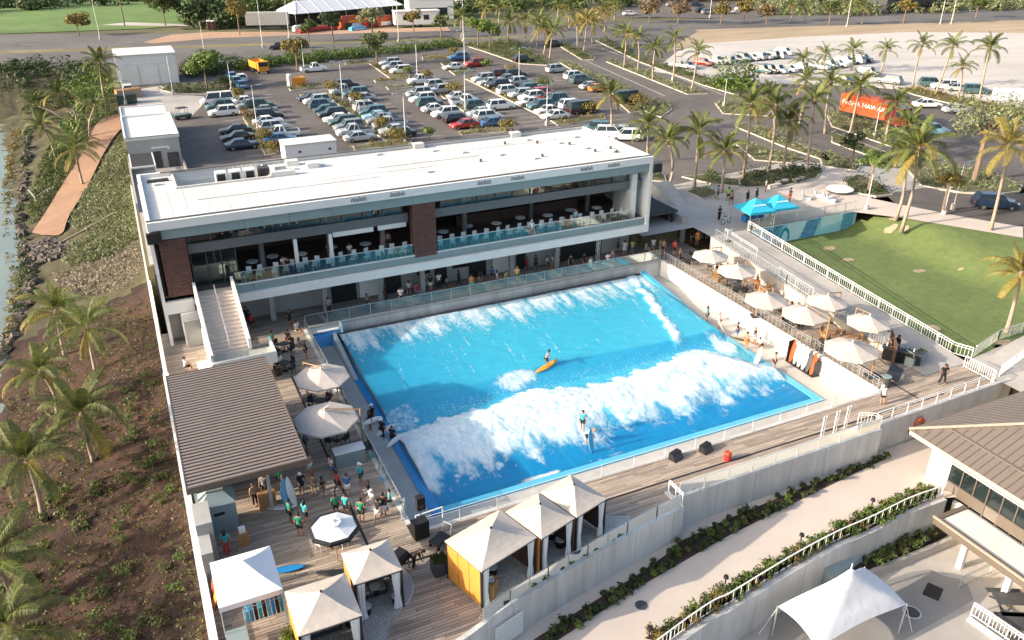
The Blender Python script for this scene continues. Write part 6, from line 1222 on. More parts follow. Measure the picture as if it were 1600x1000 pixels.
def scatter(name, P, z, m, dens, r, s, hh, n=10, label=None, kind='stuff', zf=None, cap=3000):
    area = abs(sum(P[i][0]*P[(i+1) % len(P)][1]-P[(i+1) % len(P)][0]*P[i][1] for i in range(len(P))))/2; b = MB(); k = min(int(area*dens), cap); x0, x1 = min(p[0] for p in P), max(p[0] for p in P); y0, y1 = min(p[1] for p in P), max(p[1] for p in P); j = 0; g_ = 0
    while j < k and g_ < k*40:
        g_ += 1; x, y = rl.uniform(x0,x1), rl.uniform(y0,y1)
        if not inpoly(x, y, P): continue
        j += 1; q = hh*rl.uniform(.5,1.1); leaves(b, (x, y, (zf(x,y) if zf else z)+q*.5), r*rl.uniform(.7,1.3), n, s, min(1.2, q/r*.6))
    return stuff(b.build(name, m))
for P, lf, hh, dn in BEDS: scatter('ground_cover', P, GZ+.14, lf, .85*dn, .62, .17, hh+.25, 16)
for P, lf, hh, lb in (([(23.82,188.97),(32.63,194.21),(52.54,197.34),(80.39,201.95),(79.32,197.58),(50.49,189.98),(32.59,186.75),(23.82,183.77)],'hedgeleaf',2.2,'long clipped green hedge between the car park and the highway'),([(12.69,190.57),(24.58,194.09),(23.58,183.88),(18.42,179.69),(12.03,179.49)],'leafdark',2.6,'rough dark hedge right of the grey warehouse')):
    t = thing('hedge', lb, 'hedge', (0,0,0)); o = scatter('foliage', P, GZ, lf, 1.1, 1.0, .24, hh, 34); o.parent = t
    b = MB(); pts = [Vector((*P[i], GZ)) for i in range(len(P)//2)]
    for i in range(0, 30): q = i/29*(len(pts)-1.001); k = int(q); p_ = pts[k].lerp(pts[k+1], q-k); b.tube(p_, p_+Vector((0,0,1.3)), .05, .03, 5)
    stuff(b.build('stems', 'bark', t))
mat('forestfloor', (.05,.06,.025), .95, .3, .3)
sheet('wood_floor', [(19.3,261.66),(39.76,365.68),(113.08,373.2),(143.94,331.76),(120.02,291.22),(91.95,276.2),(72.48,268.81),(46.61,258.98)], GZ+.01, 'forestfloor')
scatter('woodland', [(22.4,266.64),(37.75,349.15),(107.36,354.66),(121.11,323.34),(95.86,287.71),(75.45,279.44),(47.83,265.27)], GZ, 'leaf', .085, 3.4, .75, 9, 70, cap=1200)
scatter('woodland', [(19.58,264.69),(27.47,296.99),(34.09,302.27),(39.78,262.07),(34.97,254.56)], GZ, 'leafdark', .1, 3., .7, 7, 70)
scatter('thicket', [(-41.15,323.96),(-31.03,331.6),(-10.17,335.38),(6.08,337.47),(37.75,349.15),(9.17,361.95),(-34.62,381.55),(-48.95,399.35)], GZ, 'leafdark', .02, 3.6, .8, 4, 60, cap=300)
scatter('thicket', [(97,253.93),(119.09,263.98),(160.5,258.64),(161.91,244.69),(181.07,274.11),(120.36,301.32)], GZ, 'leaf', .035, 3., .7, 5, 60, cap=500)
scatter('thicket', [(194.52,225.78),(219.79,206.24),(260,200.51),(299.48,196.15),(352.3,232.37),(220.32,256.51)], GZ, 'leafgrey', .05, 2.4, .6, 4, 60, cap=700)
# left bank
mat('trailclay', (.27,.165,.11), .95, .1, .8, bump=.3, big=.12)
tr = [(-0.36,158.61),(-2.64,158.7),(-4.85,154.62),(-6.88,142.66),(-9.68,128.18),(-11.43,118.45),(-13.01,111.17),(-11.75,108.83),(-9.5,106.76),(-8.68,112.64),(-6.28,124.09),(-3.83,139),(-1.94,147.04),(-0.45,150.93)]
n_tr = 7; A_, B_ = tr[:7], tr[7:][::-1]; A_ = curve(A_, 5); B_ = curve(B_, 5); b = MB()
for j in range(len(A_)):
    for k in range(6): p_ = Vector(A_[j]).lerp(Vector(B_[j]), k/5); b.v.append((p_.x, p_.y, bank(p_.x, p_.y)+.26))
b.f = [(j*6+k, j*6+k+1, (j+1)*6+k+1, (j+1)*6+k) for j in range(len(A_)-1) for k in range(5)]; b.m = [0]*len(b.f); o = struct(b.build('trail', 'trailclay', smooth=True))
zb = lambda x, y: bank(x, y)
scatter('ground_cover', [(1.22,143.07),(-0.43,130.66),(-0.64,113.96),(-0.81,101.9),(-1.33,96.19),(-3.84,93.55),(-8.49,94.78),(-9.35,98.38),(-7.16,103.57),(-8.52,111.18),(-6.29,122.53),(-3.25,136.26),(-1.15,146.98)], 0, 'leafgrey', 4.2, .5, .15, .7, 14, zf=zb, cap=4200)
scatter('ground_cover', [(-0.48,113.76),(-1.39,94.94),(-3.85,93.15),(-7.83,94.44),(-5.81,96.43),(-3.08,105.96)], 0, 'leaf', 1.4, .5, .14, .8, 14, zf=zb)
scatter('ground_cover', [(-7.26,142.35),(-10.02,128.59),(-11.92,119.01),(-13.07,112.66),(-13.91,121.25),(-13.34,135.74),(-12.23,153.47),(-9.17,163.82),(-5.88,153.71)], 0, 'leaf', 3.2, .6, .17, .9, 16, zf=zb, cap=2400)
scatter('dry_brush', [(-1.61,94.76),(-1.39,86.48),(-2.95,82.86),(-6.56,84.68),(-9.36,88.85),(-10.12,94.25),(-8.49,94.38),(-4.51,93.5)], 0, 'dryleaf', 7, .42, .12, .35, 12, zf=zb, cap=2600)
scatter('reeds', [(-17.44,171.15),(-17.15,150.94),(-16.48,127.06),(-15.73,111.52),(-14.07,96.66),(-13.22,88.66),(-13.32,82.56),(-14.75,76.17),(-15.18,79.84),(-14.26,84.68),(-14.11,91.28),(-15.51,105.15),(-16.93,117.91),(-17.85,134.98),(-18.43,156.4),(-18.57,172.45)], 0, 'leafyellow', 1.5, .5, .2, .9, 14, zf=zb, cap=2600)
scatter('reeds', [(-15.53,171.46),(-15.14,148.66),(-14.86,131.03),(-14.31,116.48),(-13.47,105.23),(-12.23,96.57),(-12.67,89.77),(-13.32,82.56),(-14.05,83.28),(-13.56,92.44),(-14.31,105.09),(-15.27,120.1),(-16.13,142.36),(-16.76,170.36)], 0, 'leafdark', 1.1, .45, .18, .8, 14, zf=zb, cap=900)
scatter('ground_cover', [(-13.63,108.65),(-11.82,96.12),(-12.45,87.87),(-13.1,80.9),(-14.13,75.33),(-15.15,74.37),(-15.07,77.23),(-13.46,81.26),(-13.09,88.53),(-13.91,98.42)], 0, 'leafdark', 2.4, .5, .17, .7, 14, zf=zb, cap=1500)
scatter('thicket', [(-30.55,199.54),(-22.33,209.64),(-13.93,213.05),(-4.98,208.97),(-4,183.58),(-8.17,181.96),(-14.84,175.92),(-17.31,183.06),(-21.66,189.25),(-31.36,196.55)], 0, 'leafdark', .14, 1.6, .36, 2.2, 50, zf=zb, cap=700)
scatter('thicket', [(-8.22,186.93),(-3.81,199.43),(-0.25,176.15),(-0.92,159.79),(-4.8,155.95),(-8.07,155.16),(-10.24,165.13)], 0, 'leafbright', .22, 1.3, .3, 1.8, 50, zf=zb, cap=400)
def rocks(name, A, w, n, m='stone', s=.3):
    b = MB(); c = curve(A, 12)
    for _ in range(n):
        k = rl.randrange(len(c)); x, y = c[k][0]+rl.gauss(0, w), c[k][1]+rl.gauss(0, w); r = s*rl.uniform(.5,1.4); z = bank(x, y)
        q = Matrix.Rotation(rl.random()*3, 3, (rl.random()-.5, rl.random()-.5, 1)); b.obox((x,y,z+r*.3), (r,r*rl.uniform(.6,1),r*.55), 0, 0, q)
    return stuff(b.build(name, m))
rocks('rock_edge', [(-15.76,171.72),(-15.34,148.89),(-15.04,131.23),(-14.47,116.66),(-13.62,105.39),(-12.37,96.72),(-12.8,89.9),(-13.44,82.68),(-14.33,78.04)], .25, 210, 'stone', .34)  # dark rocks added in place of the shadow band along the shore
rocks('stone_pile', [(-12.25,106.69),(-11.06,103.13),(-9.79,99.94)], .9, 260, 'stone', .28)
b = MB()
A_ = [(-9.3,103.33),(-7.16,104.52),(-4.34,106.48),(-3.27,106.96)]
b.path([(x, y, bank(x, y)+.35) for x, y in A_], .13, 6); tag(b.build('drift_log', 'trunk'), 'long pale log lying on the bank above the dry brush', 'log')
b = MB(); A_ = [(-14.06,128.29),(-13.04,123.61),(-11.46,125.31),(-10.97,125.34)]
b.path([(x, y, bank(x, y)+.9) for x, y in A_], .07, 5); b.path([(A_[1][0],A_[1][1],bank(*A_[1])),(A_[1][0],A_[1][1],bank(*A_[1])+1.0)], .07, 5); b.path([(A_[2][0],A_[2][1],bank(*A_[2])),(A_[2][0],A_[2][1],bank(*A_[2])+1.0)], .07, 5)
t = tag(b.build('trail_gate', 'steel'), 'low pipe gate across the brown trail', 'gate')
b = MB(); A_ = [(-19.91,159.22,-4.2),(-19.54,166.6,-4.2),(-19.67,174.91,-4.2),(-18.53,180.51,-4.2),(-17.91,180.8,-4.2)]; b.path([Vector(p_) for p_ in A_], .22, 7); tag(b.build('floating_boom', 'dryleaf'), 'tan floating boom curving across the lagoon', 'boom')
# mulch slope: small plants by the hundred are ground cover; the larger weeds are singled out
MP = [(-1.29,77.84),(-1.01,70.32),(-0.93,60.72),(-0.97,48.28),(-0.93,39.2),(-0.8,32.67),(-10.87,40.14),(-12.08,47.92),(-13.13,61.94),(-12.93,73.03),(-11.05,77.52),(-8.96,84.25)]
for nm, m, dn, r, s, hh, nn, cap in (('seedlings','leafyellow',2.2,.15,.085,.2,5,2600),('seedlings','leafyellow',2.0,.12,.07,.18,4,2200),('seedlings','leaf',2.4,.19,.10,.25,6,2600),('seedlings','dryleaf',1.6,.12,.06,.12,4,1600)):
    scatter(nm, MP, 0, m, dn, r, s, hh, nn, zf=zb, cap=cap)
for i in range(70):
    while True:
        x, y = rl.uniform(-13,-1.6), rl.uniform(28,64)
        if inpoly(x, y, MP): break
    bush('weed', 'small leafy weed on the dark mulch bank', (x, y, bank(x, y)), rl.uniform(.5,1.0), rl.uniform(.35,.7), rl.choice(('leafbright','leaf','hedgeleaf')), 54, .13, 'weeds on the mulch bank', 'weed')
# planted strips along the front path: plants one by one
def strip_plants(P, z, n, leaf, label, group, h=(.35,.6), r=(.28,.45), dmin=.45):
    x0, x1 = min(p_[0] for p_ in P), max(p_[0] for p_ in P); y0, y1 = min(p_[1] for p_ in P), max(p_[1] for p_ in P); got = []; g_ = 0
    while len(got) < n and g_ < 20000:
        g_ += 1; x, y = rl.uniform(x0,x1), rl.uniform(y0,y1)
        if inpoly(x, y, P) and all((x-a)**2+(y-c)**2 > dmin*dmin for a, c in got): got.append((x, y)); bush('planter_shrub', label, (x, y, z), rl.uniform(*h), rl.uniform(*r), rl.choice(leaf), 72, .12, group)
strip_plants([(x-.0, y+.0) for x, y in BED2], -2.26, 78, ('leaf','leafbright','leafdark','leafdark'), 'small shrub in the dark bed at the foot of the front wall', 'shrubs at the foot of the front wall', (.25,.5), (.2,.36))
strip_plants([(x, y+.1) for x, y in BED3], -2.26, 80, ('leafbright','leafbright','leaf','leafyellow'), 'leafy shrub behind the white picket railing of the curved wall', 'shrubs behind the white picket railing', (.4,.65), (.32,.45))
strip_plants(BED4, -4.42, 20, ('leafbright','leaf','hedgeleaf'), 'glossy shrub in the planter box on the lower plaza', 'shrubs in the lower planter', (.5,.8), (.35,.5))
t = thing('hedge', 'clipped hedge beside the orange panel of the larger left cabana', 'hedge', (2.45,29.6,.02)); b = MB()
for k in range(22): leaves(b, (rl.uniform(-.15,.15), rl.uniform(-1.3,1.3), rl.uniform(.2,1.0)), .34, 60, .10)
b.build('foliage', 'hedgeleaf', t); b = MB(); b.box(-.2,-1.4,0,.2,1.4,.3); b.build('planter', 'darkgrey', t)

# ------------------------------------------------------------------ vehicles
PAINT = {'white':(.74,.74,.73),'silver':(.42,.45,.46),'grey':(.20,.22,.23),'black':(.014,.015,.018),'teal':(.05,.115,.13),'navy':(.012,.03,.07),'blue':(.04,.14,.30),'red':(.42,.03,.025),'maroon':(.16,.02,.02),'orange':(.62,.20,.04),'green':(.03,.07,.05),'pale blue':(.26,.45,.55)}
for n_, c in PAINT.items():
    m = mat('paint_'+n_.replace(' ', '_'), c, .28, .02, 1, spec=.6); m.node_tree.nodes['Principled BSDF'].inputs['Coat Weight'].default_value = .5
KIND = {  # length, width, hood, belt, roof, (windscreen foot, roof front, roof back, rear glass foot) as fractions of length from the nose
 'sedan':(4.75,1.84,.86,.95,1.45,(.29,.43,.70,.86),.93),'suv':(4.75,1.92,1.02,1.10,1.74,(.27,.39,.88,.97),1.08),'hatchback':(4.15,1.78,.90,.98,1.52,(.26,.42,.80,.96),1.0),
 'pickup':(5.5,1.96,1.08,1.14,1.85,(.27,.37,.55,.60),1.02),'van':(5.6,2.02,1.05,1.18,2.15,(.14,.26,.95,.99),1.15),'minivan':(5.0,1.96,.98,1.08,1.76,(.2,.38,.86,.97),1.06)}
_cm = {}
def ring(x, w, z0, zs, zt):       # one cross-section of the body shell
    h = w/2; return [(x,-h*.86,z0),(x,-h,z0+.14),(x,-h,zs*.72),(x,-h*.95,zs),(x,-h*.80,zt),(x,h*.80,zt),(x,h*.95,zs),(x,h,zs*.72),(x,h,z0+.14),(x,h*.86,z0)]
def car_parts(kind, color):
    key = (kind, color)
    if key in _cm: return _cm[key]
    L_, w, hz, bz, rz_, (f1, f2, f3, f4), tz = KIND[kind]; X = lambda f: L_/2-f*L_
    st = [(0,.80,.62,.66),(.02,.93,.70,.76),(.10,.99,hz*.93,hz*.97),(f1*.9,1,hz,hz+.03),(f1,1,bz,bz),((f1+f4)/2,1,bz,bz+.01),(min(f4,.985),1,bz,bz),(.985 if kind in ('suv','van','minivan','hatchback') else .90,.99,tz*.98,tz),(.99,.95,tz*.90,tz*.94),(1,.86,tz*.72,tz*.76)]
    if kind == 'pickup': st = [(0,.85,.7,.75),(.02,.95,.82,.88),(.1,1,hz*.96,hz),(f1*.9,1,hz,hz+.03),(f1,1,bz,bz),(f4,1,bz,bz),(f4+.015,1,tz,tz),(.97,1,tz,tz),(1,.97,tz*.96,tz*.97)]
    b = MB(); b.loft([ring(X(f), w*s, .24 if .06 < f < .94 else .34, zs, zt) for f, s, zs, zt in st])
    def gr(inset, z, fa, fb): return [(X(fa),-w/2*inset,z),(X(fb),-w/2*inset,z),(X(fb),w/2*inset,z),(X(fa),w/2*inset,z)]
    r = MB(); lo, hi = gr(.70, rz_-.035, f2-.01, f3+.01), gr(.62, rz_, f2+.03, f3-.03); r.loft([lo, hi])
    for f, g in ((f1+.012, f2), (f4-.012, f3), ((f1+f4)/2+.02, (f2+f3)/2+.02)):
        for s in (-1,1): r.beam((X(f), s*w/2*.905, bz), (X(g), s*w/2*.705, rz_-.03), .07, .05)
    if kind == 'pickup': b.box(X(.96), -w/2*.78, tz-.02, X(f4+.04), w/2*.78, tz+.02, 1)
    g = MB(); g.loft([gr(.90, bz-.02, f1, f4), gr(.69, rz_-.05, f2, f3)])
    hl = MB(); hl.obox((0,0,0), (.10,.17,.07)); tl = MB(); tl.obox((0,0,0), (.05,.13,.10)); m = 'paint_'+color.replace(' ', '_')
    out = dict(body=b.mesh('body', [m, 'black']), roof=r.mesh('roof', m), glass=g.mesh('windows', 'carglass'), hl=hl.mesh('headlight', 'headlamp'), tl=tl.mesh('taillight', 'taillamp'), dims=(L_, w, hz, tz)); _cm[key] = out; return out
wb = MB(); wb.tube((0,-.11,0),(0,.11,0),.33,.33,14); wheel_m = wb.mesh('wheel', 'rubber'); hb = MB(); hb.tube((0,-.118,0),(0,.118,0),.19,.19,10); hub_m = hb.mesh('rim', 'hub')
ncar = 0
def car(kind, color, loc, hd, label, group):
    global ncar; ncar += 1
    P_ = car_parts(kind, color); L_, w, hz, tz = P_['dims']; t = thing('parked_car' if kind not in ('pickup','van') else 'parked_'+kind, label, {'pickup':'pickup','van':'van'}.get(kind, 'car'), loc, R(hd), group)
    put('body', P_['body'], t); put('roof', P_['roof'], t); put('windows', P_['glass'], t)
    for fx in (.17, .80):
        for s in (-1,1): o = put('wheel', wheel_m, t, (L_/2-fx*L_, s*(w/2-.10), .33)); put('rim', hub_m, o)
    for s in (-1,1): put('headlight', P_['hl'], t, (L_/2-.10, s*w*.33, hz*.74)); put('taillight', P_['tl'], t, (-L_/2+.04, s*w*.38, tz*.80))
    return t
K = {'s':'sedan','u':'suv','h':'hatchback','p':'pickup','v':'van','m':'minivan'}
CN = {'w':'white','s':'silver','g':'grey','k':'black','t':'teal','n':'navy','b':'blue','r':'red','m':'maroon','o':'orange','e':'green','l':'pale blue'}
ROWS = [
 ('left side of the first island', 180, [((14.99,152.01,2.1),'vw'),((14.86,146.97,2.1),'ut'),((14.74,142.22,2.1),'uw'),((14.7,128.88,2.1),'sk'),((14.31,124.38,2.1),'sk'),((14.21,119.64,2.1),'sn')]),
 ('right side of the first island', 180, [((19.62,149.88,2.1),'sw'),((19.54,145.37,2.1),'ug'),((21.2,145.17,2.1),'ue'),((20.88,140.97,2.1),'sg'),((20.96,136.8,2.1),'uk'),((20.22,132.73,2.1),'sw'),((20.42,128.01,2.1),'us'),((20.44,123.64,2.1),'pw'),((19.76,120.64,2.1),'sb')]),
 ('upper left corner by the hedge', 95, [((20.82,175.46,2.1),'hb'),((22.23,172.53,2.1),'hw'),((20.79,170.23,2.1),'hl'),((21.09,165.11,2.1),'hb')]),
 ('left side of the second island', 180, [((30.41,147.89,2.1),'sk'),((30.71,144.78,2.1),'us'),((30.75,140.77,2.1),'ut'),((30.7,136.98,2.1),'st'),((30.55,133.4,2.1),'uk'),((30.6,129.88,2.1),'sw'),((30.66,126.98,2.1),'ue'),((30.7,123.73,2.1),'ug'),((30.64,120.22,2.1),'ps'),((30.49,116.92,2.1),'ss')]),
 ('right side of the second island', 180, [((39.13,156.83,2.1),'uk'),((37.37,151.59,2.1),'ps'),((38.66,148.43,2.1),'ut'),((38.62,144.12,2.1),'ss'),((37.23,136.14,2.1),'uw'),((36.9,132.02,2.1),'ut'),((36.66,129.07,2.1),'sl'),((36.67,125.64,2.1),'pg'),((36.8,122.75,2.1),'ps'),((36.3,118.92,2.1),'ss'),((36.47,116.68,2.1),'sk')]),
 ('upper head of the third aisle', 180, [((54.33,177.72,2.1),'us'),((53.47,172.78,2.1),'us'),((53.49,167.69,2.1),'uw'),((53.55,155.21,2.1),'pw')]),
 ('left side of the third island', 180, [((48.97,143.69,2.1),'us'),((47.91,138.65,2.1),'uw'),((47.76,134.64,2.1),'ut'),((47.25,130.44,2.1),'sw'),((47.43,126.15,2.1),'uw'),((47.54,121.11,2.1),'uk'),((47.42,117.86,2.1),'sr')]),
 ('two silver cars above the third island', 180, [((54.78,149.65,2.1),'us'),((53.59,144.8,2.1),'us')]),
 ('right side of the third island', 0, [((54.55,138.02,2.1),'sw'),((53.84,133.57,2.1),'pw'),((54.34,129.37,2.1),'ut'),((52.92,124.65,2.1),'ss'),((52.76,121.16,2.1),'uw'),((51.99,117.15,2.1),'sb'),((57.89,127.74,2.1),'uw')]),
 ('upper middle by the red car', 180, [((70.75,178.75,2.1),'ub'),((65.06,167.48,2.1),'sw'),((70.7,169.33,2.1),'ur')]),
 ('left side of the fourth island', 180, [((65.22,152.08,2.1),'us'),((65.02,148.5,2.1),'ss'),((65.16,144.9,2.1),'uk'),((64.82,138.99,2.1),'uw'),((65.23,134.97,2.1),'us'),((65.91,132.19,2.1),'uw'),((63.79,128.42,2.1),'sw'),((64.1,124.88,2.1),'ut'),((63.6,121.31,2.1),'sw'),((62.9,117.5,2.1),'sw')]),
 ('right side of the fourth island', 0, [((70.34,155.12,2.1),'um'),((73.04,153.88,2.1),'uk'),((70.2,150.55,2.1),'sg'),((70.64,145.92,2.1),'us'),((69.36,138.88,2.1),'ut'),((69.52,134.26,2.1),'ur'),((69.01,130.76,2.1),'sm'),((69.89,128.55,2.1),'ut'),((69.03,124.86,2.1),'se'),((69.18,123.1,2.1),'uw'),((69.05,119.34,2.1),'vk')]),
 ('drive side of the last aisle', 0, [((82.5,169.51,2.1),'uk'),((83.49,155.63,2.1),'us'),((83.08,146.94,2.1),'uw'),((82.1,142.86,2.1),'ut'),((80.98,136.95,2.1),'ss'),((81.03,134.19,2.1),'ho'),((80.74,123.56,2.1),'vk'),((99.89,188.22,2.1),'uk')]),
 ('behind the right end of the clubhouse', 150, [((64.33,106.89,2.1),'ut'),((64.91,103.56,2.1),'uw'),((67.01,103.89,2.1),'ss'),((66.04,100.93,2.1),'uw')]),
 ('back row of the sandy lot', -70, [((116.84,150.07,2.1),'sr'),((120.33,150.34,2.1),'uw'),((122.68,150.2,2.1),'us'),((126.58,151.3,2.1),'sg'),((128.6,151.35,2.1),'ut'),((130.51,151.46,2.1),'sw'),((132.57,151.52,2.1),'us'),((134.65,151.57,2.1),'sw'),((136.61,151.68,2.1),'ut'),((138.09,151.01,2.1),'us'),((142.98,153.96,2.1),'uw')]),
 ('front row of the sandy lot', -70, [((110.16,149.5,2.1),'sw'),((111.18,148.14,2.1),'ss'),((122.13,137.11,2.1),'ut'),((123.47,136.49,2.1),'uk'),((124.93,135.82,2.1),'us'),((127.71,136.24,2.1),'sw'),((131.46,137.11,2.1),'uw'),((136.27,135.78,2.1),'sw'),((139.34,136.15,2.1),'ut'),((142.33,136.59,2.1),'sw'),((146.4,138.42,2.1),'us'),((148.87,138.24,2.1),'us'),((151.91,138.76,2.1),'uk'),((128.33,120.93,2.1),'uk'),((139.9,125.67,2.1),'ug'),((136.55,117.17,2.1),'ug')]),
 ('right end of the sandy lot behind the palms', -35, [((141.87,111.83,2.1),'ut'),((141.93,108.98,2.1),'uw'),((142.64,106.6,2.1),'ss'),((143.55,103.5,2.1),'ut')]),
 ('kerb of the drive at the right', -24, [((125.07,98.53,2.1),'sw'),((126.29,93.54,2.1),'ss'),((125.95,85.49,2.1),'pw'),((121.56,84.63,2.1),'sg'),((109.81,84.6,2.1),'ul')]),
 ('far shop lot at the upper edge', -10, [((154.86,239.54,2.1),'sw'),((181.05,236.07,2.1),'uk'),((180.61,232.05,2.1),'ug'),((188.02,230.81,2.1),'uw'),((184.24,257.45,2.1),'ug'),((188.5,257.99,2.1),'uk'),((198.42,237.03,2.1),'sw'),((192.18,253.89,2.1),'sn')]),
 ('highway beside the hedge', -10, [((37.06,212.16,2.1),'uk'),((42.04,212.2,2.1),'uk')]),
]
PN = ['farthest','second farthest','third farthest','fourth from the far end','fifth from the far end','sixth from the far end','seventh from the far end','eighth from the far end','ninth from the far end','tenth from the far end','eleventh from the far end','twelfth from the far end','thirteenth from the far end','fourteenth from the far end','fifteenth from the far end','nearest at the road']
rc = random.Random(5)
for nm, hd, cs in ROWS:
    for i, (q, kc) in enumerate(cs):
        k_, c_ = K[kc[0]], CN[kc[1]]; pos = PN[i] if i < len(cs)-1 or len(cs) < 3 else 'nearest'
        if 'sandy' in nm or 'lot at' in nm or 'highway' in nm: pos = pos.replace('farthest', 'from the left').replace('far end', 'left'); pos = {'from the left':'leftmost','second from the left':'second from the left','third from the left':'third from the left','nearest':'last at the right'}.get(pos, pos)
        car(k_, c_, q, hd+rc.uniform(-3,3)+(180 if rc.random() < .25 and 'drive' not in nm else 0), f'{c_} {k_}, {pos}, {"" if nm.startswith("two") or nm.startswith("behind") or nm.startswith("right end") else "on the "}{nm}', 'cars on the '+nm)
car('pickup','white',(37.67,177.44,2.1),0,'white pickup alone beside the yellow car park tree','cars parked alone')
car('suv','navy',(87.17,57.18,2.1),-32,'dark blue car driving past the corner of the lawn','cars parked alone')
car('suv','white',(1.55,168.68,2.1),90,'white car with dark top beside the grey warehouse','cars parked alone')
# plant trucks and containers
def box_thing(name, label, cat, loc, rz, w, d, h, m, z0=.0, extra=None, group=None):
    t = thing(name, label, cat, loc, rz, group); b = MB(); b.box(-w/2,-d/2,z0,w/2,d/2,z0+h); b.build('body', m, t)
    if extra: extra(t)
    return t
def ribs(t, w, d, h, m, n=26, z0=0):
    b = MB()
    for k in range(n):
        x = -w/2+(k+.5)*w/n; b.box(x-w/n*.25,-d/2-.03,z0+.1,x+w/n*.25,-d/2,z0+h-.1); b.box(x-w/n*.25,d/2,z0+.1,x+w/n*.25,d/2+.03,z0+h-.1)
    stuff(b.build('ribs', m, t))
def wheels(t, xs_, d, r=.45):
    for x in xs_:
        for s in (-1,1): b = MB(); b.tube((x,s*(d/2-.25),r),(x,s*(d/2+.02),r),r,r,14); b.build('wheel', 'rubber', t)
q1, q2 = Vector((107.45,100.08,2.1)), Vector((108.22,91.25,2.1)); ang = math.atan2(q2.y-q1.y, q2.x-q1.x)
t = thing('shipping_container', 'orange shipping container with white company lettering behind the palms', 'container', tuple((q1+q2)/2), ang); Lc = (q2-q1).length
b = MB(); b.box(-Lc/2,-1.2,1.0,Lc/2,1.2,3.75); b.build('box', 'orange', t); ribs(t, Lc, 2.4, 2.75, 'orange', 30, 1.0)
b = MB(); b.box(-Lc/2,-1.1,.75,Lc/2,1.1,1.0); b.build('chassis', 'black', t); wheels(t, (-Lc/2+1,-Lc/2+2.1,Lc/2-2), 2.3)
fc = D.curves.new('lettering', 'FONT'); fc.body = 'PASHA HAWAII'; fc.size = 1.55; fc.align_x = 'CENTER'; fc.extrude = .01; fo = D.objects.new('tmp', fc); C.objects.link(fo)
dg = bpy.context.evaluated_depsgraph_get(); dg.update(); tm = D.meshes.new_from_object(fo.evaluated_get(dg)); D.objects.remove(fo); tm.materials.clear(); tm.materials.append(M['white'])
xsv = [v.co.x for v in tm.vertices]; sc_ = (Lc-1)/(max(xsv)-min(xsv)); o = put('lettering', tm, t, (0,-1.245,2.2)); o.rotation_euler = (R(90),0,0); o.scale = (sc_, .6, 1)
t = thing('tractor_unit', 'dark red truck cab at the end of the orange container', 'truck', tuple(Vector((107.95,89.51,2.1))), ang); b = MB(); b.box(-1.6,-1.15,.7,1.2,1.15,3.3); b.build('cab', 'paint_maroon', t); b = MB(); b.box(1.2,-1.0,.6,2.2,1.0,1.9); b.build('bonnet', 'paint_maroon', t); b = MB(); b.box(1.2,-.95,2.1,1.24,.95,3.0); b.box(.2,-1.17,2.1,1.1,1.17,3.0); b.build('windows', 'carglass', t); wheels(t, (-.9,1.5), 2.2)
t = thing('dump_truck', 'orange skip truck in the upper left corner of the car park', 'truck', (27.1,182.27,2.1), R(100)); b = MB(); b.box(-2.6,-1.2,1.0,2.0,1.2,1.15); b.box(-2.6,-1.2,1.15,2.0,-1.1,2.3); b.box(-2.6,1.1,1.15,2.0,1.2,2.3); b.box(1.9,-1.1,1.15,2.0,1.1,2.3); b.build('skip', 'brightorange', t); b = MB(); b.box(-3.6,-1.1,.6,-2.7,1.1,2.5); b.build('cab', 'brightorange', t); b = MB(); b.box(-3.63,-.95,1.5,-3.6,.95,2.3); b.build('windows', 'carglass', t); wheels(t, (-3.0,.2,1.4), 2.2)
t = box_thing('generator', 'wooden crate and white machine at the head of the second aisle', 'machine', (31.31,163.24,2.1), .1, 2.6, 1.8, 1.6, 'brightorange'); b = MB(); b.box(-1.9,-.8,0,-1.35,.8,2.3); b.build('panel', 'white', t)
t = box_thing('skip', 'tan timber skip beside the annex', 'skip', (1.38,164.91,2.1), .2, 4.2, 2.0, 1.5, 'tanwood'); ribs(t, 4.2, 2.0, 1.5, 'trimtan', 10)
t = box_thing('dumpster', 'dark green dumpster behind the annex roof', 'dumpster', (0.85,159.68,2.1), .1, 3.2, 1.8, 1.4, 'paint_green'); b = MB(); b.box(-1.65,-.95,1.4,1.65,.95,1.48); b.build('lid', 'black', t)
t = thing('utility_cart', 'dark utility cart parked beside the annex', 'cart', (8.34,142.61,2.1), .3); b = MB(); b.box(-1.4,-.7,.35,1.4,.7,.8); b.build('body', 'paint_green', t); b = MB(); b.box(-.6,-.65,1.75,.9,.65,1.82); b.build('roof', 'black', t); wheels(t, (-.9,.9), 1.3, .3)
for x in (-.55,.85):
    for s in (-.6,.6): b = MB(); b.tube((x,s,.8),(x,s,1.76),.03); b.build('post', 'black', t)
# along the highway
qa, qb = Vector((36.29,253.96,2.1)), Vector((47.49,250.46,2.1)); a_ = math.atan2(qb.y-qa.y, qb.x-qa.x); Lt = (qb-qa).length
t = thing('semi_trailer', 'ribbed silver trailer parked beside the long white tent', 'trailer', tuple((qa+qb)/2), a_); b = MB(); b.box(-Lt/2,-1.3,1.2,Lt/2,1.3,4.6); b.build('box', 'greywall', t); ribs(t, Lt, 2.6, 3.3, 'steel', 28, 1.2); b = MB(); b.box(-Lt/2+.3,-1,.9,Lt/2,1,1.2); b.build('chassis', 'black', t); wheels(t, (Lt/2-1,Lt/2-2.3), 2.5, .5)
qa, qb = Vector((47.98,258.36,2.1)), Vector((84.8,271.14,2.1)); a_ = math.atan2(qb.y-qa.y, qb.x-qa.x); Lt = (qb-qa).length
t = thing('marquee', 'long white marquee with ribbed roof across the highway', 'tent', tuple((qa+qb)/2), a_); b = MB(); n = 9
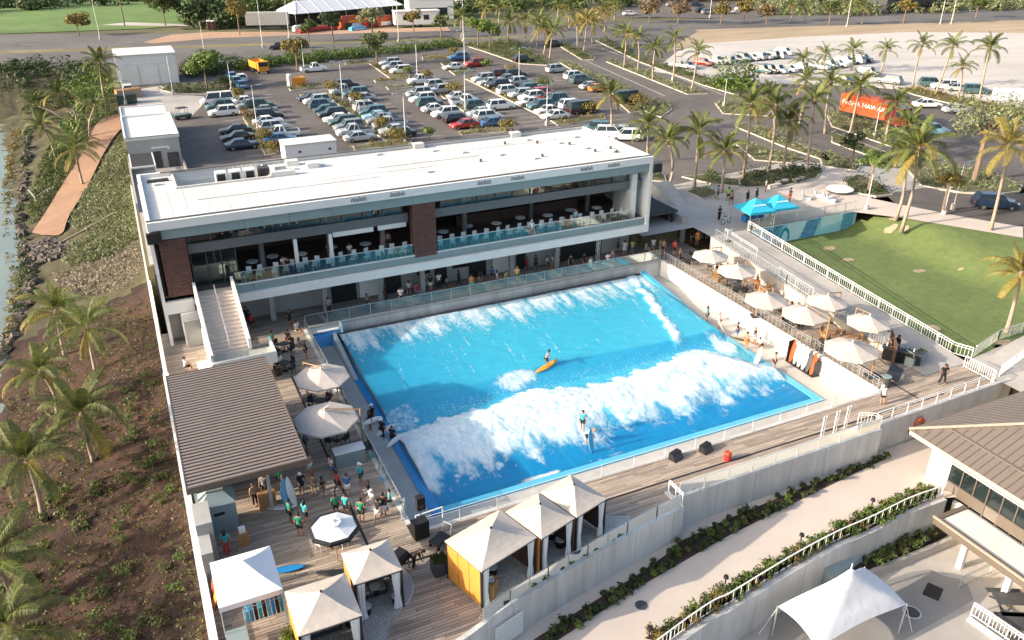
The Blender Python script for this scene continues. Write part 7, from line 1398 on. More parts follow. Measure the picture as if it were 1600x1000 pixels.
for k in range(n):
    x0, x1 = -Lt/2+Lt*k/n, -Lt/2+Lt*(k+1)/n; e0, e1 = (Lt/n if k == 0 else 0), (-Lt/n if k == n-1 else 0); r0 = x0+e0*.9; r1 = x1+e1*.9
    b.add([(x0,-6,3.6),(x1,-6,3.6),(r1,0,6.6),(r0,0,6.6)], [(0,1,2,3)]); b.add([(x0,6,3.6),(x1,6,3.6),(r1,0,6.6),(r0,0,6.6)], [(3,2,1,0)])
    b.tube((x0,-6,3.62),(max(x0, -Lt/2+Lt/n*.9),0,6.62),.09,.09,5)
b.add([(-Lt/2,-6,3.6),(-Lt/2,6,3.6),(-Lt/2+Lt/n*.9,0,6.6)], [(1,0,2)]); b.add([(Lt/2,-6,3.6),(Lt/2,6,3.6),(Lt/2-Lt/n*.9,0,6.6)], [(0,1,2)]); b.build('roof', 'canvaswhite', t)
for k in range(n+1):
    for s in (-1,1): b = MB(); x = -Lt/2+Lt*k/n; b.tube((x,s*5.9,0),(x,s*5.9,3.6),.09,.09,6); b.build('post', 'steel', t)
b = MB(); b.box(-Lt/2+1,-.5,0,Lt/2-1,5.5,2.2); b.build('stalls', 'black', t)
for i, (q, w, h, m, lb, cat) in enumerate((((63.18,244.94,2.1),6,3.4,'orange','orange inflatable arch before the marquee, left','inflatable'),((65.25,245.61,2.1),5,3,'brightorange','yellow orange inflatable beside the arch','inflatable'),((69.71,245.22,2.1),4,2.6,'red','red stall right of the inflatables','stall'),((74.34,246.43,2.1),6,2.8,'orange','orange stall at the right end of the marquee','stall'),((53.5,241.55,2.1),12,1.4,'red','long red barrier before the marquee','barrier'),((64.36,239.69,2.1),5,1.1,'surfblue','pale blue barrier before the inflatables','barrier'),((49.24,245,2.1),4,1.5,'white','white car sized booth beside the ribbed trailer','booth'))):
    t = thing(cat, lb, cat, q, a_); b = MB(); b.loft([[(-w/2,-.8,0),(w/2,-.8,0),(w/2,.8,0),(-w/2,.8,0)],[(-w/2,-.8,h*.7),(w/2,-.8,h*.7),(w/2,.8,h*.7),(-w/2,.8,h*.7)],[(-w*.35,-.4,h),(w*.35,-.4,h),(w*.35,.4,h),(-w*.35,.4,h)]]); b.build('body', m, t); b = MB(); b.box(-w*.3,-.86,.2,w*.3,-.8,h*.45); b.build('panel', 'white' if i % 2 else 'inwall', t)
t = thing('trailer_house', 'white site trailer with two windows beside the marquee', 'trailer', (82.42,241.11,2.1), -.15); b = MB(); b.box(-6.5,-2,.7,6.5,2,4.2); b.build('wall', 'white', t); b = MB(); b.box(-6.7,-2.2,4.2,6.7,2.2,4.45); b.build('roof', 'roofwhite', t)
for x in (-3.4,2.6): b = MB(); b.box(x-.8,-2.05,2.0,x+.8,-2,3.3); b.build('window', 'darkglass', t)
wheels(t, (-1,1), 3.6, .4)
t = thing('shop_building', 'low white building behind the site trailer', 'building', (93.09,259.5,2.1), -.15); b = MB(); b.box(-7,-4,0,7,4,6.5); b.build('wall', 'white', t); b = MB(); b.box(-7.2,-4.2,6.5,7.2,4.2,6.8); b.build('roof', 'roofwhite', t); b = MB(); b.box(-5,-4.05,1,5,-4,3.4); b.build('window', 'darkglass', t)
for q, w, h, m, rm, lb in (((212.33,268.22,2.1),60,9,'bronze','darkgrey','long dark shop building beyond the far car lot'),((244.39,245.72,2.1),44,6,'inwall','bronze','low brown building at the upper edge'),((249.15,211.96,2.1),26,5,'darkgrey','greyclad','low building with green grey roof beyond the highway'),((133.34,295.5,2.1),30,6,'whitewall','greyclad','pale building at the upper edge behind palms')):
    t = thing('shop_building', lb, 'building', q, -.17); b = MB(); b.box(-w/2,-5,0,w/2,8,h); b.build('wall', m, t); b = MB(); b.box(-w/2-.6,-6,h,w/2+.6,8.6,h+.5); b.build('roof', rm, t)
    for k in range(int(w/6)): b = MB(); x = -w/2+3+k*6; b.box(x-1.6,-5.06,.6,x+1.6,-5,3.2); b.build('window', 'darkglass', t)
sheet('shop_lot', [(148.19,238.55),(184.85,214.26),(208.48,232.5),(226.97,264.45),(176.72,276.06)], GZ+.012, 'asphalt')
for q, lb in (((26.56,258.37,2.1),'left'),((27.71,257.85,2.1),'right')):
    t = thing('portable_toilet', f'brown portable toilet beside the wood, {lb} one', 'toilet', q, 0, 'portable toilets'); b = MB(); b.box(-.6,-.6,0,.6,.6,2.2); b.build('body', 'brick', t); b = MB(); b.loft([[(-.65,-.65,2.2),(.65,-.65,2.2),(.65,.65,2.2),(-.65,.65,2.2)],[(-.4,-.4,2.5),(.4,-.4,2.5),(.4,.4,2.5),(-.4,.4,2.5)]]); b.build('roof', 'white', t)
t = thing('wrapped_stack', 'white wrapped bales at the right edge beyond the drive', 'bales', (145.21,96.99,2.1), -.4); b = MB(); b.box(-3.4,-1.2,0,3.4,1.2,1.4); b.build('base', 'white', t); b = MB(); rg = [[(x, -1.3*math.cos(PI*k/6), 1.2+.7*math.sin(PI*k/6)*(1+.1*math.sin(x*3))) for k in range(7)] for x in np.linspace(-3.5,3.5,9)]; b.loft(rg); b.build('wrap', 'canvaswhite', t)
# ------------------------------------------------------------------ lamp posts
def lamp(label, base, h, arms=2, group='car park lamp posts', ang=0, r=.07):
    t = thing('street_lamp', label, 'street lamp', base, ang, group); b = MB(); b.tube((0,0,0),(0,0,.7),.28,.28,10); b.build('base', 'concrete', t); b = MB(); b.tube((0,0,.7),(0,0,h),r,r*.6,8); b.build('pole', 'railwhite', t)
    for s in ((-1,1) if arms == 2 else (1,)): b = MB(); b.beam((0,0,h-.05),(s*.9,0,h),.06,.06); b.obox((s*1.15,0,h),(.42,.16,.06)); b.build('lamp_head', 'greyclad', t)
    return t
for q, y, lb in (((18.88,162.72,2.1),5.5,'at the head of the first island'),((17.81,128.33,2.1),7.0,'in the middle of the first island'),((35.67,177.51,2.1),6.7,'beside the white pickup'),((35.16,144.51,2.1),7.0,'at the head of the second island'),((36.27,113.43,2.1),7.0,'at the foot of the second island'),((55.28,162.81,2.1),6.7,'at the head of the third island'),((51.17,127.03,2.1),7.0,'on the third island'),((67.46,167.25,2.1),7.8,'beside the red car'),((69.91,145.54,2.1),7.0,'on the fourth island'),((59.64,114.1,2.1),6.3,'at the foot of the fourth island'),((35.56,135.28,2.1),1.9,'short one on the second island')):
    lamp('white car park lamp post '+lb, q, y)
for q, h, lb in (((34.1,216.99,2.1),14,'tall one at the left of the highway'),((43.25,230.47,2.1),11,'before the marquee'),((67.31,211.67,2.1),12,'right of the marquee'),((19.06,204.33,2.1),8,'behind the round tree'),((82.42,204.8,2.1),12,'by the palm on the hedge'),((-1.98,248.35,2.1),14,'on the golf course edge'),((174.16,222.91,2.1),11,'at the far shop lot'),((196.7,187.72,2.1),13,'on the right median'),((227.09,180.71,2.1),11,'below the green roof, left'),((230.09,179.36,2.1),11,'below the green roof, right'),((8.8,164.06,2.1),7,'at the warehouse yard'),((0.6,158.62,2.1),4,'at the annex corner')):
    lamp('slim highway lamp post, '+lb, q, h, 1, 'highway lamp posts', .3, .08)
for q, h, lb in (((93.99,113.96,2.1),4.6,'white lamp post beside the big round bush'),((100.01,137.65,2.1),4.6,'white lamp post on the upper drive median'),((100.35,86.8,2.1),5,'white lamp post beside the orange container'),((82.43,58.63,2.1),5.4,'slim white pole by the dark blue car'),((73.67,62.85,1.9),4.3,'dark lamp post at the lawn corner'),((80.13,57.94,1.9),4.3,'dark lamp post at the lawn edge with two heads')):
    lamp(lb, q, h, 1, 'drive lamp posts', 0, .055)
# ------------------------------------------------------------------ people
HAND = [(-.035,0,-.085),(-.012,0,-.10),(.012,0,-.097),(.034,0,-.08)]
def skeleton(pose):
    P = dict(pel=(0,0,.94), wai=(0,0,1.10), che=(0,0,1.31), nec=(0,0,1.46), hb=(0,-.012,1.55), ht=(0,-.02,1.68))
    for s, n in ((-1,'l'),(1,'r')):
        P['sh'+n] = (s*.175,0,1.40); P['el'+n] = (s*.235,.03,1.13); P['wr'+n] = (s*.25,-.05,.90); P['ha'+n] = (s*.25,-.07,.83)
        P['hi'+n] = (s*.09,0,.88); P['kn'+n] = (s*.105,-.02,.49); P['an'+n] = (s*.11,.03,.08); P['to'+n] = (s*.12,-.13,.035)
    U_ = P.update
    if pose == 'armsbent': U_(elr=(.26,.03,1.14), wrr=(.12,-.20,1.20), har=(.06,-.24,1.25), ell=(-.26,.03,1.14), wrl=(-.10,-.20,1.16), hal=(-.04,-.24,1.2))
    if pose == 'walk': U_(knl=(-.10,-.19,.52), anl=(-.10,-.20,.11), tol=(-.10,-.36,.07), knr=(.10,.07,.49), anr=(.10,.27,.13), tor=(.10,.17,.03), ell=(-.24,.13,1.15), wrl=(-.24,.10,.92), hal=(-.24,.09,.85), elr=(.24,-.06,1.15), wrr=(.23,-.2,.98), har=(.23,-.25,.93))
    if pose == 'carry': U_(elr=(.34,.02,1.14), wrr=(.36,-.02,.90), har=(.36,-.03,.83), ell=(-.25,.02,1.14), wrl=(-.2,-.16,.98), hal=(-.18,-.2,.93))
    if pose == 'wide': U_(knl=(-.17,-.05,.48), anl=(-.25,.0,.08), tol=(-.3,-.15,.035), knr=(.17,-.05,.48), anr=(.25,0,.08), tor=(.3,-.15,.035), elr=(.33,.02,1.16), wrr=(.22,-.08,.98), har=(.15,-.1,.95), ell=(-.33,.02,1.16), wrl=(-.22,-.08,.98), hal=(-.15,-.1,.95))
    if pose == 'sit':
        for k in ('pel','wai','che','nec','hb','ht'): x, y, z = P[k]; P[k] = (x, y+.02, z-.44)
        for s, n in ((-1,'l'),(1,'r')): P['sh'+n] = (s*.175,.02,.96); P['el'+n] = (s*.23,-.04,.71); P['wr'+n] = (s*.16,-.26,.64); P['ha'+n] = (s*.14,-.33,.62); P['hi'+n] = (s*.09,0,.46); P['kn'+n] = (s*.12,-.42,.48); P['an'+n] = (s*.12,-.40,.08); P['to'+n] = (s*.13,-.55,.035)
    if pose == 'surf':
        U_(pel=(0,.05,.66), wai=(0,-.02,.82), che=(.02,-.12,1.0), nec=(.05,-.18,1.13), hb=(.07,-.21,1.21), ht=(.09,-.24,1.34), shl=(-.14,-.08,1.08), shr=(.19,-.14,1.08), ell=(-.36,-.12,.98), wrl=(-.56,-.2,.98), hal=(-.63,-.23,1.0), elr=(.40,-.25,.98), wrr=(.58,-.36,1.06), har=(.64,-.4,1.1), hil=(-.09,.06,.62), hir=(.09,.05,.62), knl=(-.32,-.12,.42), anl=(-.38,.03,.08), tol=(-.42,-.13,.035), knr=(.30,-.14,.42), anr=(.36,.0,.08), tor=(.38,-.16,.035))
    if pose == 'bend':
        U_(wai=(0,-.10,1.06), che=(0,-.28,1.17), nec=(0,-.42,1.22), hb=(0,-.50,1.23), ht=(0,-.62,1.26), shl=(-.175,-.36,1.18), shr=(.175,-.36,1.18), ell=(-.2,-.42,.92), wrl=(-.14,-.5,.70), hal=(-.12,-.53,.63), elr=(.2,-.42,.92), wrr=(.14,-.5,.70), har=(.12,-.53,.63))
    return P
RAD = dict(pel=(.15,.105), wai=(.128,.09), che=(.158,.105), nec=(.052,.055), hb=(.075,.085), ht=(.06,.075))
RD = dict(sh=(.066,.066), el=(.044,.044), wr=(.030,.030), ha=(.036,.02), hi=(.09,.095), kn=(.060,.060), an=(.042,.045), to=(.042,.028), fi=(.010,.010))
def skin_mesh(name, V_, E_, r_, root, mats, sub=1):
    me = D.meshes.new(name); me.from_pydata(V_, E_, []); o = D.objects.new(name, me); C.objects.link(o); md = o.modifiers.new('s', 'SKIN'); sd2 = o.modifiers.new('u', 'SUBSURF'); sd2.levels = sub; sd2.render_levels = sub
    if not me.skin_vertices: return None
    for i, v in enumerate(me.skin_vertices[0].data): v.radius = r_[i]; v.use_root = (i == root)
    dg = bpy.context.evaluated_depsgraph_get(); dg.update(); m = D.meshes.new_from_object(o.evaluated_get(dg)); D.objects.remove(o); m.name = name; m.materials.clear(); m.polygons.foreach_set('use_smooth', [True]*len(m.polygons))
    for q in mats: m.materials.append(M[q])
    return m
def lerp(a, b, t): return tuple(a[i]+(b[i]-a[i])*t for i in range(3))
def pose_meshes(pose):
    P = skeleton(pose)
    def build(names, edges, grow, extra=None):
        V_ = []; r_ = []; ix = {}
        for n in names: ix[n] = len(V_); V_.append(P[n] if n in P else extra[n][0]); q = (RAD.get(n) or RD[n[:2]]) if n in P else extra[n][1]; r_.append((q[0]+grow, q[1]+grow))
        return V_, [(ix[a], ix[b]) for a, b in edges], r_
    core = ['pel','wai','che','nec','hb','ht']; E_ = list(zip(core, core[1:])); N_ = list(core); ex = {}
    for n in 'lr':
        N_ += [k+n for k in ('sh','el','wr','ha','hi','kn','an','to')]; E_ += [('che','sh'+n),('sh'+n,'el'+n),('el'+n,'wr'+n),('wr'+n,'ha'+n),('pel','hi'+n),('hi'+n,'kn'+n),('kn'+n,'an'+n),('an'+n,'to'+n)]
        h = Vector(P['ha'+n]); d = (h-Vector(P['wr'+n])).normalized(); sdv = d.orthogonal().normalized()
        for i in range(4): k = f'f{i}'+n; ex[k] = (tuple(h+sdv*(-.03+.02*i)+d*(.085,.10,.095,.075)[i]), RD['fi']); N_.append(k); E_.append(('ha'+n, k))
        k = 'ft'+n; ex[k] = (tuple(h-sdv*.055+d*.03), (.011,.011)); N_.append(k); E_.append(('wr'+n, k))
    body = build(N_, E_, 0, ex)
    sx = {'bot':(lerp(P['pel'],P['wai'],-.12),(.155,.115))}; sn = ['bot','pel','wai','che']; se = [('bot','pel'),('pel','wai'),('wai','che')]
    for n in 'lr': sx['ua'+n] = (lerp(P['sh'+n],P['el'+n],.72),(.058,.058)); sn += ['sh'+n,'ua'+n]; se += [('che','sh'+n),('sh'+n,'ua'+n)]
    shirt = build(sn, se, .016, sx)
    tx = {}; tn = ['pel']; te = []
    for n in 'lr': tx['th'+n] = (lerp(P['hi'+n],P['kn'+n],.80),(.085,.088)); tn += ['hi'+n,'th'+n]; te += [('pel','hi'+n),('hi'+n,'th'+n)]
    shorts = build(tn, te, .018, tx)
    px_ = {}; pn = ['pel']; pe = []
    for n in 'lr': px_['ca'+n] = (lerp(P['kn'+n],P['an'+n],.92),(.055,.058)); pn += ['hi'+n,'kn'+n,'ca'+n]; pe += [('pel','hi'+n),('hi'+n,'kn'+n),('kn'+n,'ca'+n)]
    pants = build(pn, pe, .016, px_)
    hc, ht = Vector(P['hb']), Vector(P['ht']); ax = (ht-hc).normalized(); q = ax.to_track_quat('Z', 'Y').to_matrix(); fw = Vector((0,-1,0)); cen = hc.lerp(ht, .55)
    def cap(long, brim=0):
        b = MB(); rg = []
        for k in range(6):
            a = PI/2*k/5; rr = .098*math.cos(a)+.002; z = .098*math.sin(a); rg.append([cen+q @ Vector((rr*math.cos(2*PI*i/12), rr*1.08*math.sin(2*PI*i/12)+.012, z+.022)) for i in range(12)])
        lo = [cen+q @ Vector((.100*math.cos(2*PI*i/12), .106*math.sin(2*PI*i/12)+.014, (-.02 if math.sin(2*PI*i/12) < -.3 else -.07-long))) if not math.sin(2*PI*i/12) < -.3 else rg[0][i] for i in range(12)]
        b.loft([lo]+rg)
        if brim: b.obox(cen+q @ Vector((0,-.14,.03)), (.08,.07,.008), 0, 0, q)
        return b.mesh('hair' if not brim else 'cap', 'black', True)
    face = MB(); n0 = cen+q @ Vector((0,-.10,-.01)); face.obox(n0, (.012,.016,.02), 0, 0, q)
    for s in (-1,1): face.obox(cen+q @ Vector((s*.035,-.088,.02)), (.012,.006,.006), 0, 1, q); face.obox(cen+q @ Vector((s*.088,0,0)), (.008,.02,.03), 0, 0, q)
    face.obox(cen+q @ Vector((0,-.09,-.05)), (.024,.005,.005), 0, 2, q)
    return dict(body=skin_mesh('body', *body, 0, ['skin'], 1), shirt=skin_mesh('shirt', *shirt, 1, ['white'], 1), shorts=skin_mesh('shorts', *shorts, 0, ['black'], 1), pants=skin_mesh('trousers', *pants, 0, ['black'], 1), hair=cap(.0), long=cap(.16), cap=cap(.0, 1), face=face.mesh('face', ['skin','black','red']))
PM = {p_: pose_meshes(p_) for p_ in ('stand','armsbent','walk','carry','wide','sit','surf','bend')}
CLO = {'w':(.72,.72,.70),'k':(.016,.016,.018),'t':(.04,.38,.42),'g':(.02,.24,.13),'b':(.05,.13,.34),'r':(.50,.04,.035),'o':(.66,.24,.06),'p':(.58,.30,.32),'y':(.62,.50,.18),'n':(.30,.22,.15),'a':(.22,.23,.24),'l':(.30,.52,.62),'v':(.35,.62,.12)}
for k_, c_ in CLO.items(): mat('cloth_'+k_, c_, .85, .08, 6)
HC = {'k':'black','b':'inwall','y':'tanwood','r':'brick','w':'white'}
for k_ in HC: pass
mc = {}
def mesh_in(me, m):
    key = (me.name, m)
    if key not in mc: c = me.copy(); c.materials[0] = M[m]; mc[key] = c
    return mc[key]
GRPP = {}
def person(loc, pose, rz, top, bot, hair, label, group, skin='skin', sc=1.0):
    t = thing('person', label, 'person', loc, R(rz), group); t.scale = (sc,)*3; P_ = PM[pose]
    put('body', mesh_in(P_['body'], skin), t); put('face', P_['face'] if skin == 'skin' else mesh_in(P_['face'], skin), t)
    h = {'l':'long','c':'cap'}.get(hair[1:] or '', 'hair'); put('hair' if h != 'cap' else 'cap', mesh_in(P_[h], HC[hair[0]]), t)
    if top != '-': put('shirt', mesh_in(P_['shirt'], 'cloth_'+top), t)
    if bot != '-': pz = 'pants' if bot[0] == 'P' else 'shorts'; put('trousers' if pz == 'pants' else 'shorts', mesh_in(P_[pz], 'cloth_'+bot[-1]), t)
    return t
PG1, PG2, PG3, PG4, PG5 = 'people on the left deck', 'people along the terrace balustrade', 'people beside the pool', 'people by the kiosk and plaza', 'people on the upper balcony'
for q, pose, rz, tp, bt, hr, sk, lb, gr in (
 ((9.04,41.3,0),'stand',40,'t','k','wc','skin','person in turquoise shirt and white cap beside the left balustrade',PG1),((6.19,41.45,0),'armsbent',-30,'n','n','rl','skin','person with reddish hair standing mid deck',PG1),((6.61,40.92,0),'armsbent',60,'k','n','kl','skin','person in black top and tan shorts mid deck',PG1),
 ((5.51,41.91,0),'carry',20,'k','k','wc','skin2','person in black with pale cap holding two boards',PG1),((4.35,39.52,0),'stand',100,'g','k','k','skin2','person in dark green shirt beside the lying white board',PG1),((4.61,38.12,0),'stand',160,'g','k','k','skin','person in bright green shirt nearest the black bordered parasol',PG1),
 ((5.15,39.08,0),'stand',120,'t','k','kl','skin','person in turquoise shirt next to the green shirts',PG1),((7.47,38.76,0),'stand',-40,'t','k','k','skin','person in turquoise shirt just behind the black bordered parasol',PG1),((6.92,39.01,0),'stand',180,'g','k','k','skin2','person in green shirt hidden by the black bordered parasol',PG1),
 ((8.13,37.82,0),'stand',150,'g','k','k','skin','person in green shirt right of the black bordered parasol',PG1),((9.03,37.46,0),'walk',-60,'k','w','kl','skin','person in black top walking by the end of the balustrade',PG1),((9.07,38.91,0),'sit',-70,'w','w','wc','skin','person in white sitting against the balustrade',PG1),
 ((9.14,39.94,0),'sit',-90,'k','w','rl','skin','person in black vest perched on the balustrade bench',PG1),((9.46,37.83,0),'armsbent',150,'k','k','k','skin2','person in black at the very end of the balustrade',PG1),((0.62,38.37,0),'stand',170,'t','Pr','kl','skin','person in turquoise top and red trousers by the long wall',PG1),
 ((9.65,32.95,0),'bend',60,'k','Pk','k','skin2','person in black bending over the covered grill',PG1),((2.75,41.98,0),'stand',20,'n','Pk','b','skin','person in the shade inside the pavilion',PG1),((3.43,42.6,0),'stand',-20,'a','k','k','skin','person at the wooden rental counter',PG1),
 ((6.32,46.86,0),'armsbent',40,'l','k','k','skin','person in pale blue under the nearer left parasol',PG1),((6.75,46.26,0),'stand',80,'b','k','k','skin2','person in blue beside the pavilion edge',PG1),((9.75,51.79,0),'sit',-60,'w','b','y','skin','person with white towel under the farther left parasol',PG1),
 ((10.48,52.24,0),'stand',150,'k','k','kl','skin2','person in black beside the blue towels',PG1),((7.38,58.19,0),'sit',30,'w','k','k','skin','person in white seated left of the farther parasol',PG1),((6.92,56.55,0),'sit',200,'k','k','k','skin2','person in black seated with back to the camera',PG1),
 ((5.51,65.68,0),'stand',-10,'k','k','k','skin','person in black leaning at the stair, left one',PG1),((6.31,67.04,0),'stand',-20,'k','Pk','k','skin2','tall person in black under the balcony by the stair',PG1),((5.63,67.49,0),'armsbent',30,'k','k','kl','skin','person with crossed arms under the balcony',PG1),
 ((5.85,64.49,0),'stand',170,'k','k','k','skin','person in black behind the stair landing',PG1),((2.35,66.12,0),'sit',-60,'k','n','kl','skin','person seated in the sun left of the outside stair',PG1),((7.43,61.64,0),'stand',-60,'g','k','k','skin2','person in green right of the stair landing',PG1),
 ((9.55,65.13,0),'stand',10,'k','k','k','skin2','person in black at the left end of the terrace balustrade',PG1),((9.79,63.43,0),'sit',40,'w','k','k','skin','person in white cap seated by the pool corner',PG1),((8.78,62.12,0),'sit',-40,'k','k','k','skin','person seated by the corner table in the shade',PG1),((9.36,60.39,0),'sit',120,'a','n','rl','skin','person seated with bare shoulders by the pool corner',PG1),
 ((0.65,60.77,0),'sit',100,'w','k','k','skin','person crouching on the narrow walk left of the pavilion roof',PG1),
 ((12.25,49.87,-1.55),'stand',-70,'k','k','wc','skin','surfer in black with white helmet waiting at the left rim, rear one',PG3),((11.84,49.14,-1.55),'carry',-80,'k','k','k','skin2','surfer in black holding a white board at the left rim',PG3),((12.31,47.68,-1.55),'carry',-60,'k','Pk','wc','skin','surfer with white helmet and two boards at the left rim',PG3),((12.72,46.63,-1.55),'carry',-50,'k','k','k','skin','surfer at the head of the queue on the left rim',PG3),
 ((27.32,51.41,-1),'surf',75,'a','k','k','skin2','surfer in dark suit riding the orange board on the wave',PG3),((25.32,41.97,-1),'stand',-50,'t','k','k','skin','coach in turquoise shirt standing in the shallow water',PG3),((25.08,40.96,-1.5),'bend',60,'w','k','yc','skin','rider bending over a board in the front shallows',PG3),
 ((44.7,53.12,-1.6),'stand',40,'t','k','kl','skin','person in turquoise shirt at the far right pool rim',PG3),((44.98,51.71,-1.6),'carry',60,'p','p','yl','skin','person in pink with a white board at the right rim',PG3),((45.08,49.34,-1.6),'armsbent',50,'k','b','k','skin','person in dark vest between the coloured boards',PG3),((44.56,47.5,-1.6),'carry',80,'-','o','k','skin','bare chested person carrying the orange board',PG3),((45.83,47.94,-1.6),'stand',70,'k','w','y','skin','person in black beside the white pool wall',PG3),((45.61,47.01,-1.6),'sit',90,'w','k','k','skin','person in white seated against the white pool wall',PG3),((44.35,43.71,-1.6),'stand',50,'-','k','k','skin','bare chested person standing at the right rim nearest the rack',PG3),
 ((19.59,65.29,0),'armsbent',-10,'w','k','kc','skin','person in white shirt at the balustrade right of the truss',PG2),((21.04,67.4,0),'sit',-20,'w','k','k','skin','person seated with white sleeves at the busy table',PG2),((21.5,66.55,0),'sit',30,'r','b','b','skin','person in red seated at the busy table',PG2),((22.58,67.65,0),'stand',10,'o','k','k','skin2','person in orange behind the busy table',PG2),((23.04,66.95,0),'stand',-20,'k','w','kl','skin','person in black top at the busy table',PG2),((23.9,67.03,0),'stand',180,'w','Pk','b','skin','person in white shirt seen from behind under the slab',PG2),
 ((25.89,66.93,0),'walk',60,'k','Pk','k','skin2','person in black walking under the slab',PG2),((26.54,65.32,0),'stand',0,'o','t','k','skin','person in orange shirt and turquoise shorts at the balustrade',PG2),((29.99,65.02,0),'stand',20,'n','n','b','skin','bare shouldered person at the balustrade mid terrace',PG2),((31.26,65.27,0),'stand',-10,'y','k','yl','skin','fair haired person in yellow at the balustrade',PG2),((34.16,67.05,0),'armsbent',30,'k','k','k','skin2','person in black under the right half of the slab',PG2),((35.68,68.91,0),'sit',10,'r','k','k','skin','person in red at the back wall table',PG2),((35.73,67.59,0),'sit',40,'w','k','k','skin','person in white at the back wall table, left',PG2),((36.39,67.46,0),'sit',-30,'w','w','b','skin','person in white at the back wall table, right',PG2),
 ((37.36,65.74,0),'stand',0,'k','k','k','skin','person in black at the balustrade, right half',PG2),((39.32,66.48,0),'sit',-20,'k','k','k','skin','person in black crouching behind the balustrade',PG2),((38.91,64.48,0),'stand',20,'w','w','bl','skin','person in white dress at the balustrade beside the right truss',PG2),((41.15,64.89,0),'armsbent',-20,'w','a','k','skin','person in white at the balustrade right of the truss, left one',PG2),((41.82,65.13,0),'armsbent',30,'p','a','rl','skin','person in pink at the balustrade right of the truss, right one',PG2),((44.1,67.71,0),'stand',50,'k','k','k','skin2','person in black behind the right truss',PG2),((44.33,66.82,0),'stand',-40,'w','w','kl','skin','person in white dress under the right end of the slab',PG2),
 ((46.88,66.62,0),'sit',40,'l','a','k','skin','person in pale blue seated before the kiosk',PG4),((47.66,66.46,0),'stand',160,'w','a','k','skin','person in white shirt before the kiosk',PG4),((48.12,65.85,0),'armsbent',40,'n','n','bl','skin','person in tan before the kiosk, left of a pair',PG4),((48.32,65.55,0),'stand',-60,'n','k','rl','skin','person in tan before the kiosk, right of a pair',PG4),((49.15,64.78,0),'stand',120,'r','k','r','skin','person in red shirt at the end of the terrace',PG4),((49.07,63.65,0),'sit',20,'y','k','y','skin','fair person seated at the terrace corner beside the parasol',PG4),((52.05,67.94,0),'stand',40,'k','k','k','skin2','person in black at the kiosk corner',PG4),((52.9,66.91,0),'walk',150,'k','a','k','skin2','person in grey climbing toward the plaza stair',PG4),((53,66.02,0),'stand',-30,'o','n','rl','skin','person in orange at the foot of the plaza stair',PG4),((54.45,66.82,0),'wide',40,'k','Pk','k','skin2','tall person in black beside the stair wall',PG4),((54.52,64.9,0),'stand',-20,'k','Pk','k','skin','guard in black at the far parasol',PG4),
 ((56.19,66.79,2.1),'armsbent',10,'k','Pk','k','skin','person in black on the plaza beside the bicycle',PG4),((60.65,72.76,2.1),'stand',60,'b','k','k','skin','person in blue at the plaza planting bed',PG4),((61.44,71.88,2.1),'stand',-30,'v','k','kl','skin2','person in lime vest on the plaza, left',PG4),((60.88,70.6,2.1),'walk',120,'n','k','k','skin2','person in brown next to the lime vest',PG4),((62.84,70.2,2.1),'stand',0,'k','k','k','skin','person behind the left turquoise tent, first',PG4),((64.09,70.13,2.1),'stand',20,'k','a','k','skin2','person behind the left turquoise tent, second',PG4),((67.71,72.72,2.1),'stand',40,'w','k','k','skin','person in white behind the turquoise tents',PG4),((67.58,68.51,2.1),'armsbent',70,'k','r','k','skin2','person right of the turquoise tents',PG4),((59.72,65.15,2.1),'sit',0,'w','w','k','skin','person in white seated under the left turquoise tent',PG4),((62.23,65.6,2.1),'stand',10,'w','k','k','skin','person in white under the right turquoise tent',PG4),
 ((52.32,34.58,0),'wide',-20,'k','Pk','kc','skin2','guard in black standing alone on the boardwalk corner',PG4),((45.93,34.37,0),'bend',140,'w','k','wc','skin','person in white shirt stooping on the boardwalk',PG4),
 ((50.28,48.68,0),'sit',30,'t','k','k','skin','person in turquoise seated under the pool side terrace parasol',PG4),((49.23,48.32,0),'sit',-60,'w','b','k','skin','person in white seated at the terrace wall',PG4),((49.02,46.5,0),'sit',120,'k','k','k','skin2','person in black seated in front of the pool side parasol',PG4),((53.22,46.47,0),'stand',60,'k','Pk','k','skin2','person in black under the half hidden parasol',PG4),((54.84,42.22,0),'sit',20,'n','k','r','skin','person in brown at the crowded table, left',PG4),((54.39,42.69,0),'sit',-40,'k','n','k','skin','person in black at the crowded table, right',PG4),((51.52,55.69,0),'sit',40,'p','n','r','skin','bare armed person behind the second terrace parasol',PG4),((51.23,54.34,0),'sit',-50,'o','n','b','skin','person in orange behind the third terrace parasol',PG4),((49.96,59,0),'sit',30,'w','a','k','skin','person in white at the table under the second parasol',PG4),((51.8,39.22,0),'stand',-120,'k','Pk','k','skin2','bartender in black behind the service bar',PG4),((52.96,39.5,0),'stand',-100,'k','Pk','k','skin2','second bartender beside the timber screen',PG4),
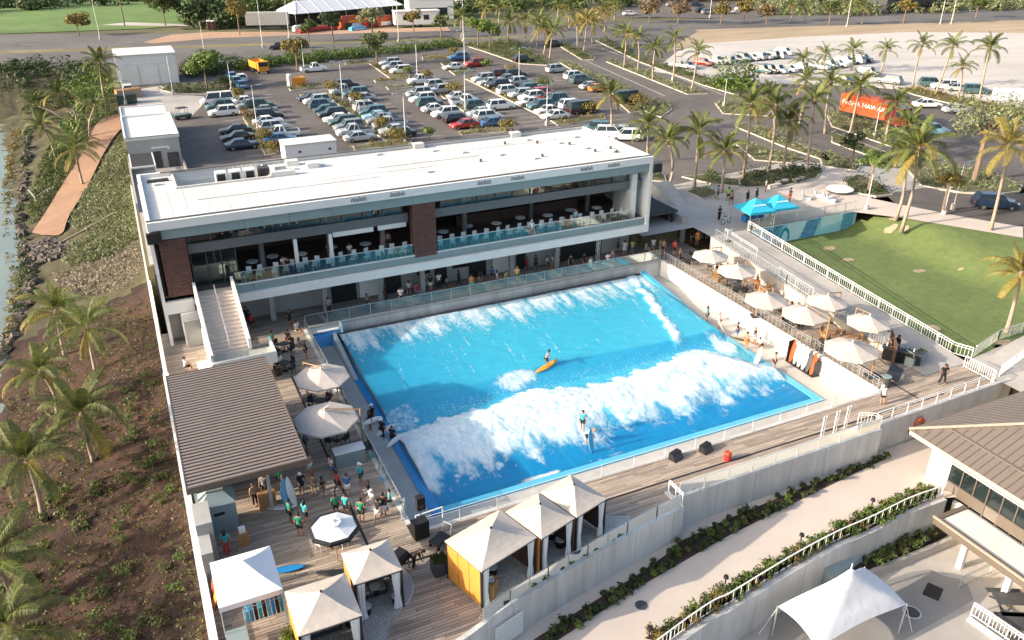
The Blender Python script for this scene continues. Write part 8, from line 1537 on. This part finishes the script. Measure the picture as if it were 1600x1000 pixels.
 ((24.73,66.98,0),'sit',20,'a','k','k','skin2','person in grey at the rear table right of the white shirt',PG2),((27.77,66.05,0),'stand',200,'k','n','kl','skin','person with back turned beside the orange shirt',PG2),((29.45,67.13,0),'sit',-30,'b','k','k','skin','person in blue seated in the middle of the terrace',PG2),((29.65,66.35,0),'sit',60,'w','n','bl','skin','fair person in white seated in the middle of the terrace',PG2),((33.28,67.28,0),'walk',-60,'r','k','k','skin2','person in red walking under the slab',PG2),((37.18,67.84,0),'stand',30,'t','k','k','skin','person in turquoise behind the back wall table',PG2),((18.57,66.67,0),'stand',60,'k','Pk','k','skin2','person in black beside the left truss',PG2),((16.71,66.33,0),'sit',30,'n','k','k','skin2','person in tan seated left of the left truss',PG2),((13.15,65.94,0),'stand',170,'a','Pk','k','skin','person in grey at the left part of the terrace',PG2),((45.25,66.79,0),'armsbent',-30,'y','b','bl','skin','fair person in yellow under the right end of the slab',PG2),((46.98,67.99,0),'stand',40,'k','k','k','skin2','person in black before the kiosk opening',PG4),
 ((7.6,42.83,0),'armsbent',-80,'w','b','k','skin','person in white and blue between the counter and the drain',PG1),((6.4,43.61,0),'stand',30,'n','w','bl','skin','fair person in tan at the pavilion edge',PG1),((7.57,41.08,0),'walk',100,'r','k','k','skin2','person in red crossing the drain line',PG1),((4.42,42.9,0),'stand',-60,'g','k','k','skin','person in green under the pavilion roof edge',PG1),((10.05,38.58,0),'sit',-100,'t','k','k','skin','person in turquoise sitting at the end of the balustrade',PG1),((8.02,40.53,0),'stand',-20,'b','w','k','skin','person in blue beside the turquoise shirt and cap',PG1),((6.55,66.52,0),'sit',30,'r','k','k','skin2','person in red seated behind the stair',PG1),((9.54,58.88,0),'stand',70,'k','k','kl','skin','person in black next to the farther left parasol',PG1),
 ((9.99,67.44,4.36),'sit',20,'w','r','k','skin','person in white and red behind the left balcony glass',PG5),((10.25,66.85,4.36),'sit',-30,'k','k','k','skin','person in black behind the left balcony glass',PG5),((18.86,67.41,4.36),'stand',30,'r','k','k','skin','person in red on the balcony left of the brick pier',PG5),((19.66,68.43,4.36),'stand',-20,'p','k','rl','skin','person in pink on the balcony left of the brick pier',PG5),((33.01,65.72,4.36),'stand',10,'w','n','w','skin','person in white hat at the balcony glass',PG5),((38.26,66.63,4.36),'stand',0,'l','Pk','r','skin','server in pale blue standing on the balcony',PG5),((15.97,68.07,4.36),'sit',10,'w','k','k','skin','person in white at the balcony glass left of the pier',PG5),((36.76,66.12,4.36),'sit',60,'n','k','y','skin','person in tan seated near the server',PG5)):
    person(q, pose, rz, tp, bt, hr, lb, gr, sk, random.uniform(.94,1.04))
bq = (27.46,51.1,-1.05); surfboard('orange longboard under the rider on the wave', (bq[0]-.25,bq[1]+.05,-.98), (R(6),0,R(-72)), 'brightorange')
surfboard('white board stood upright by the bending rider', (24.91,40.13,-0.6), (R(80),0,R(20)), 'surfblue')
surfboard('white board under the arm of the surfer on the left rim', (11.92,48.82,-0.55), (0,R(75),R(-75)), 'surfwhite', None, .76); surfboard('white board held low by the helmeted surfer', (12.59,47.66,-0.8), (R(40),R(70),R(-40)), 'surfwhite', None, .76); surfboard('white board held by the first surfer in the queue', (12.75,46.11,-0.8), (R(40),R(70),R(-30)), 'surfwhite', None, .76)
surfboard('white board carried behind the green shirts', (8.87,37.73,0.8), (0,R(80),R(70)), 'surfwhite')
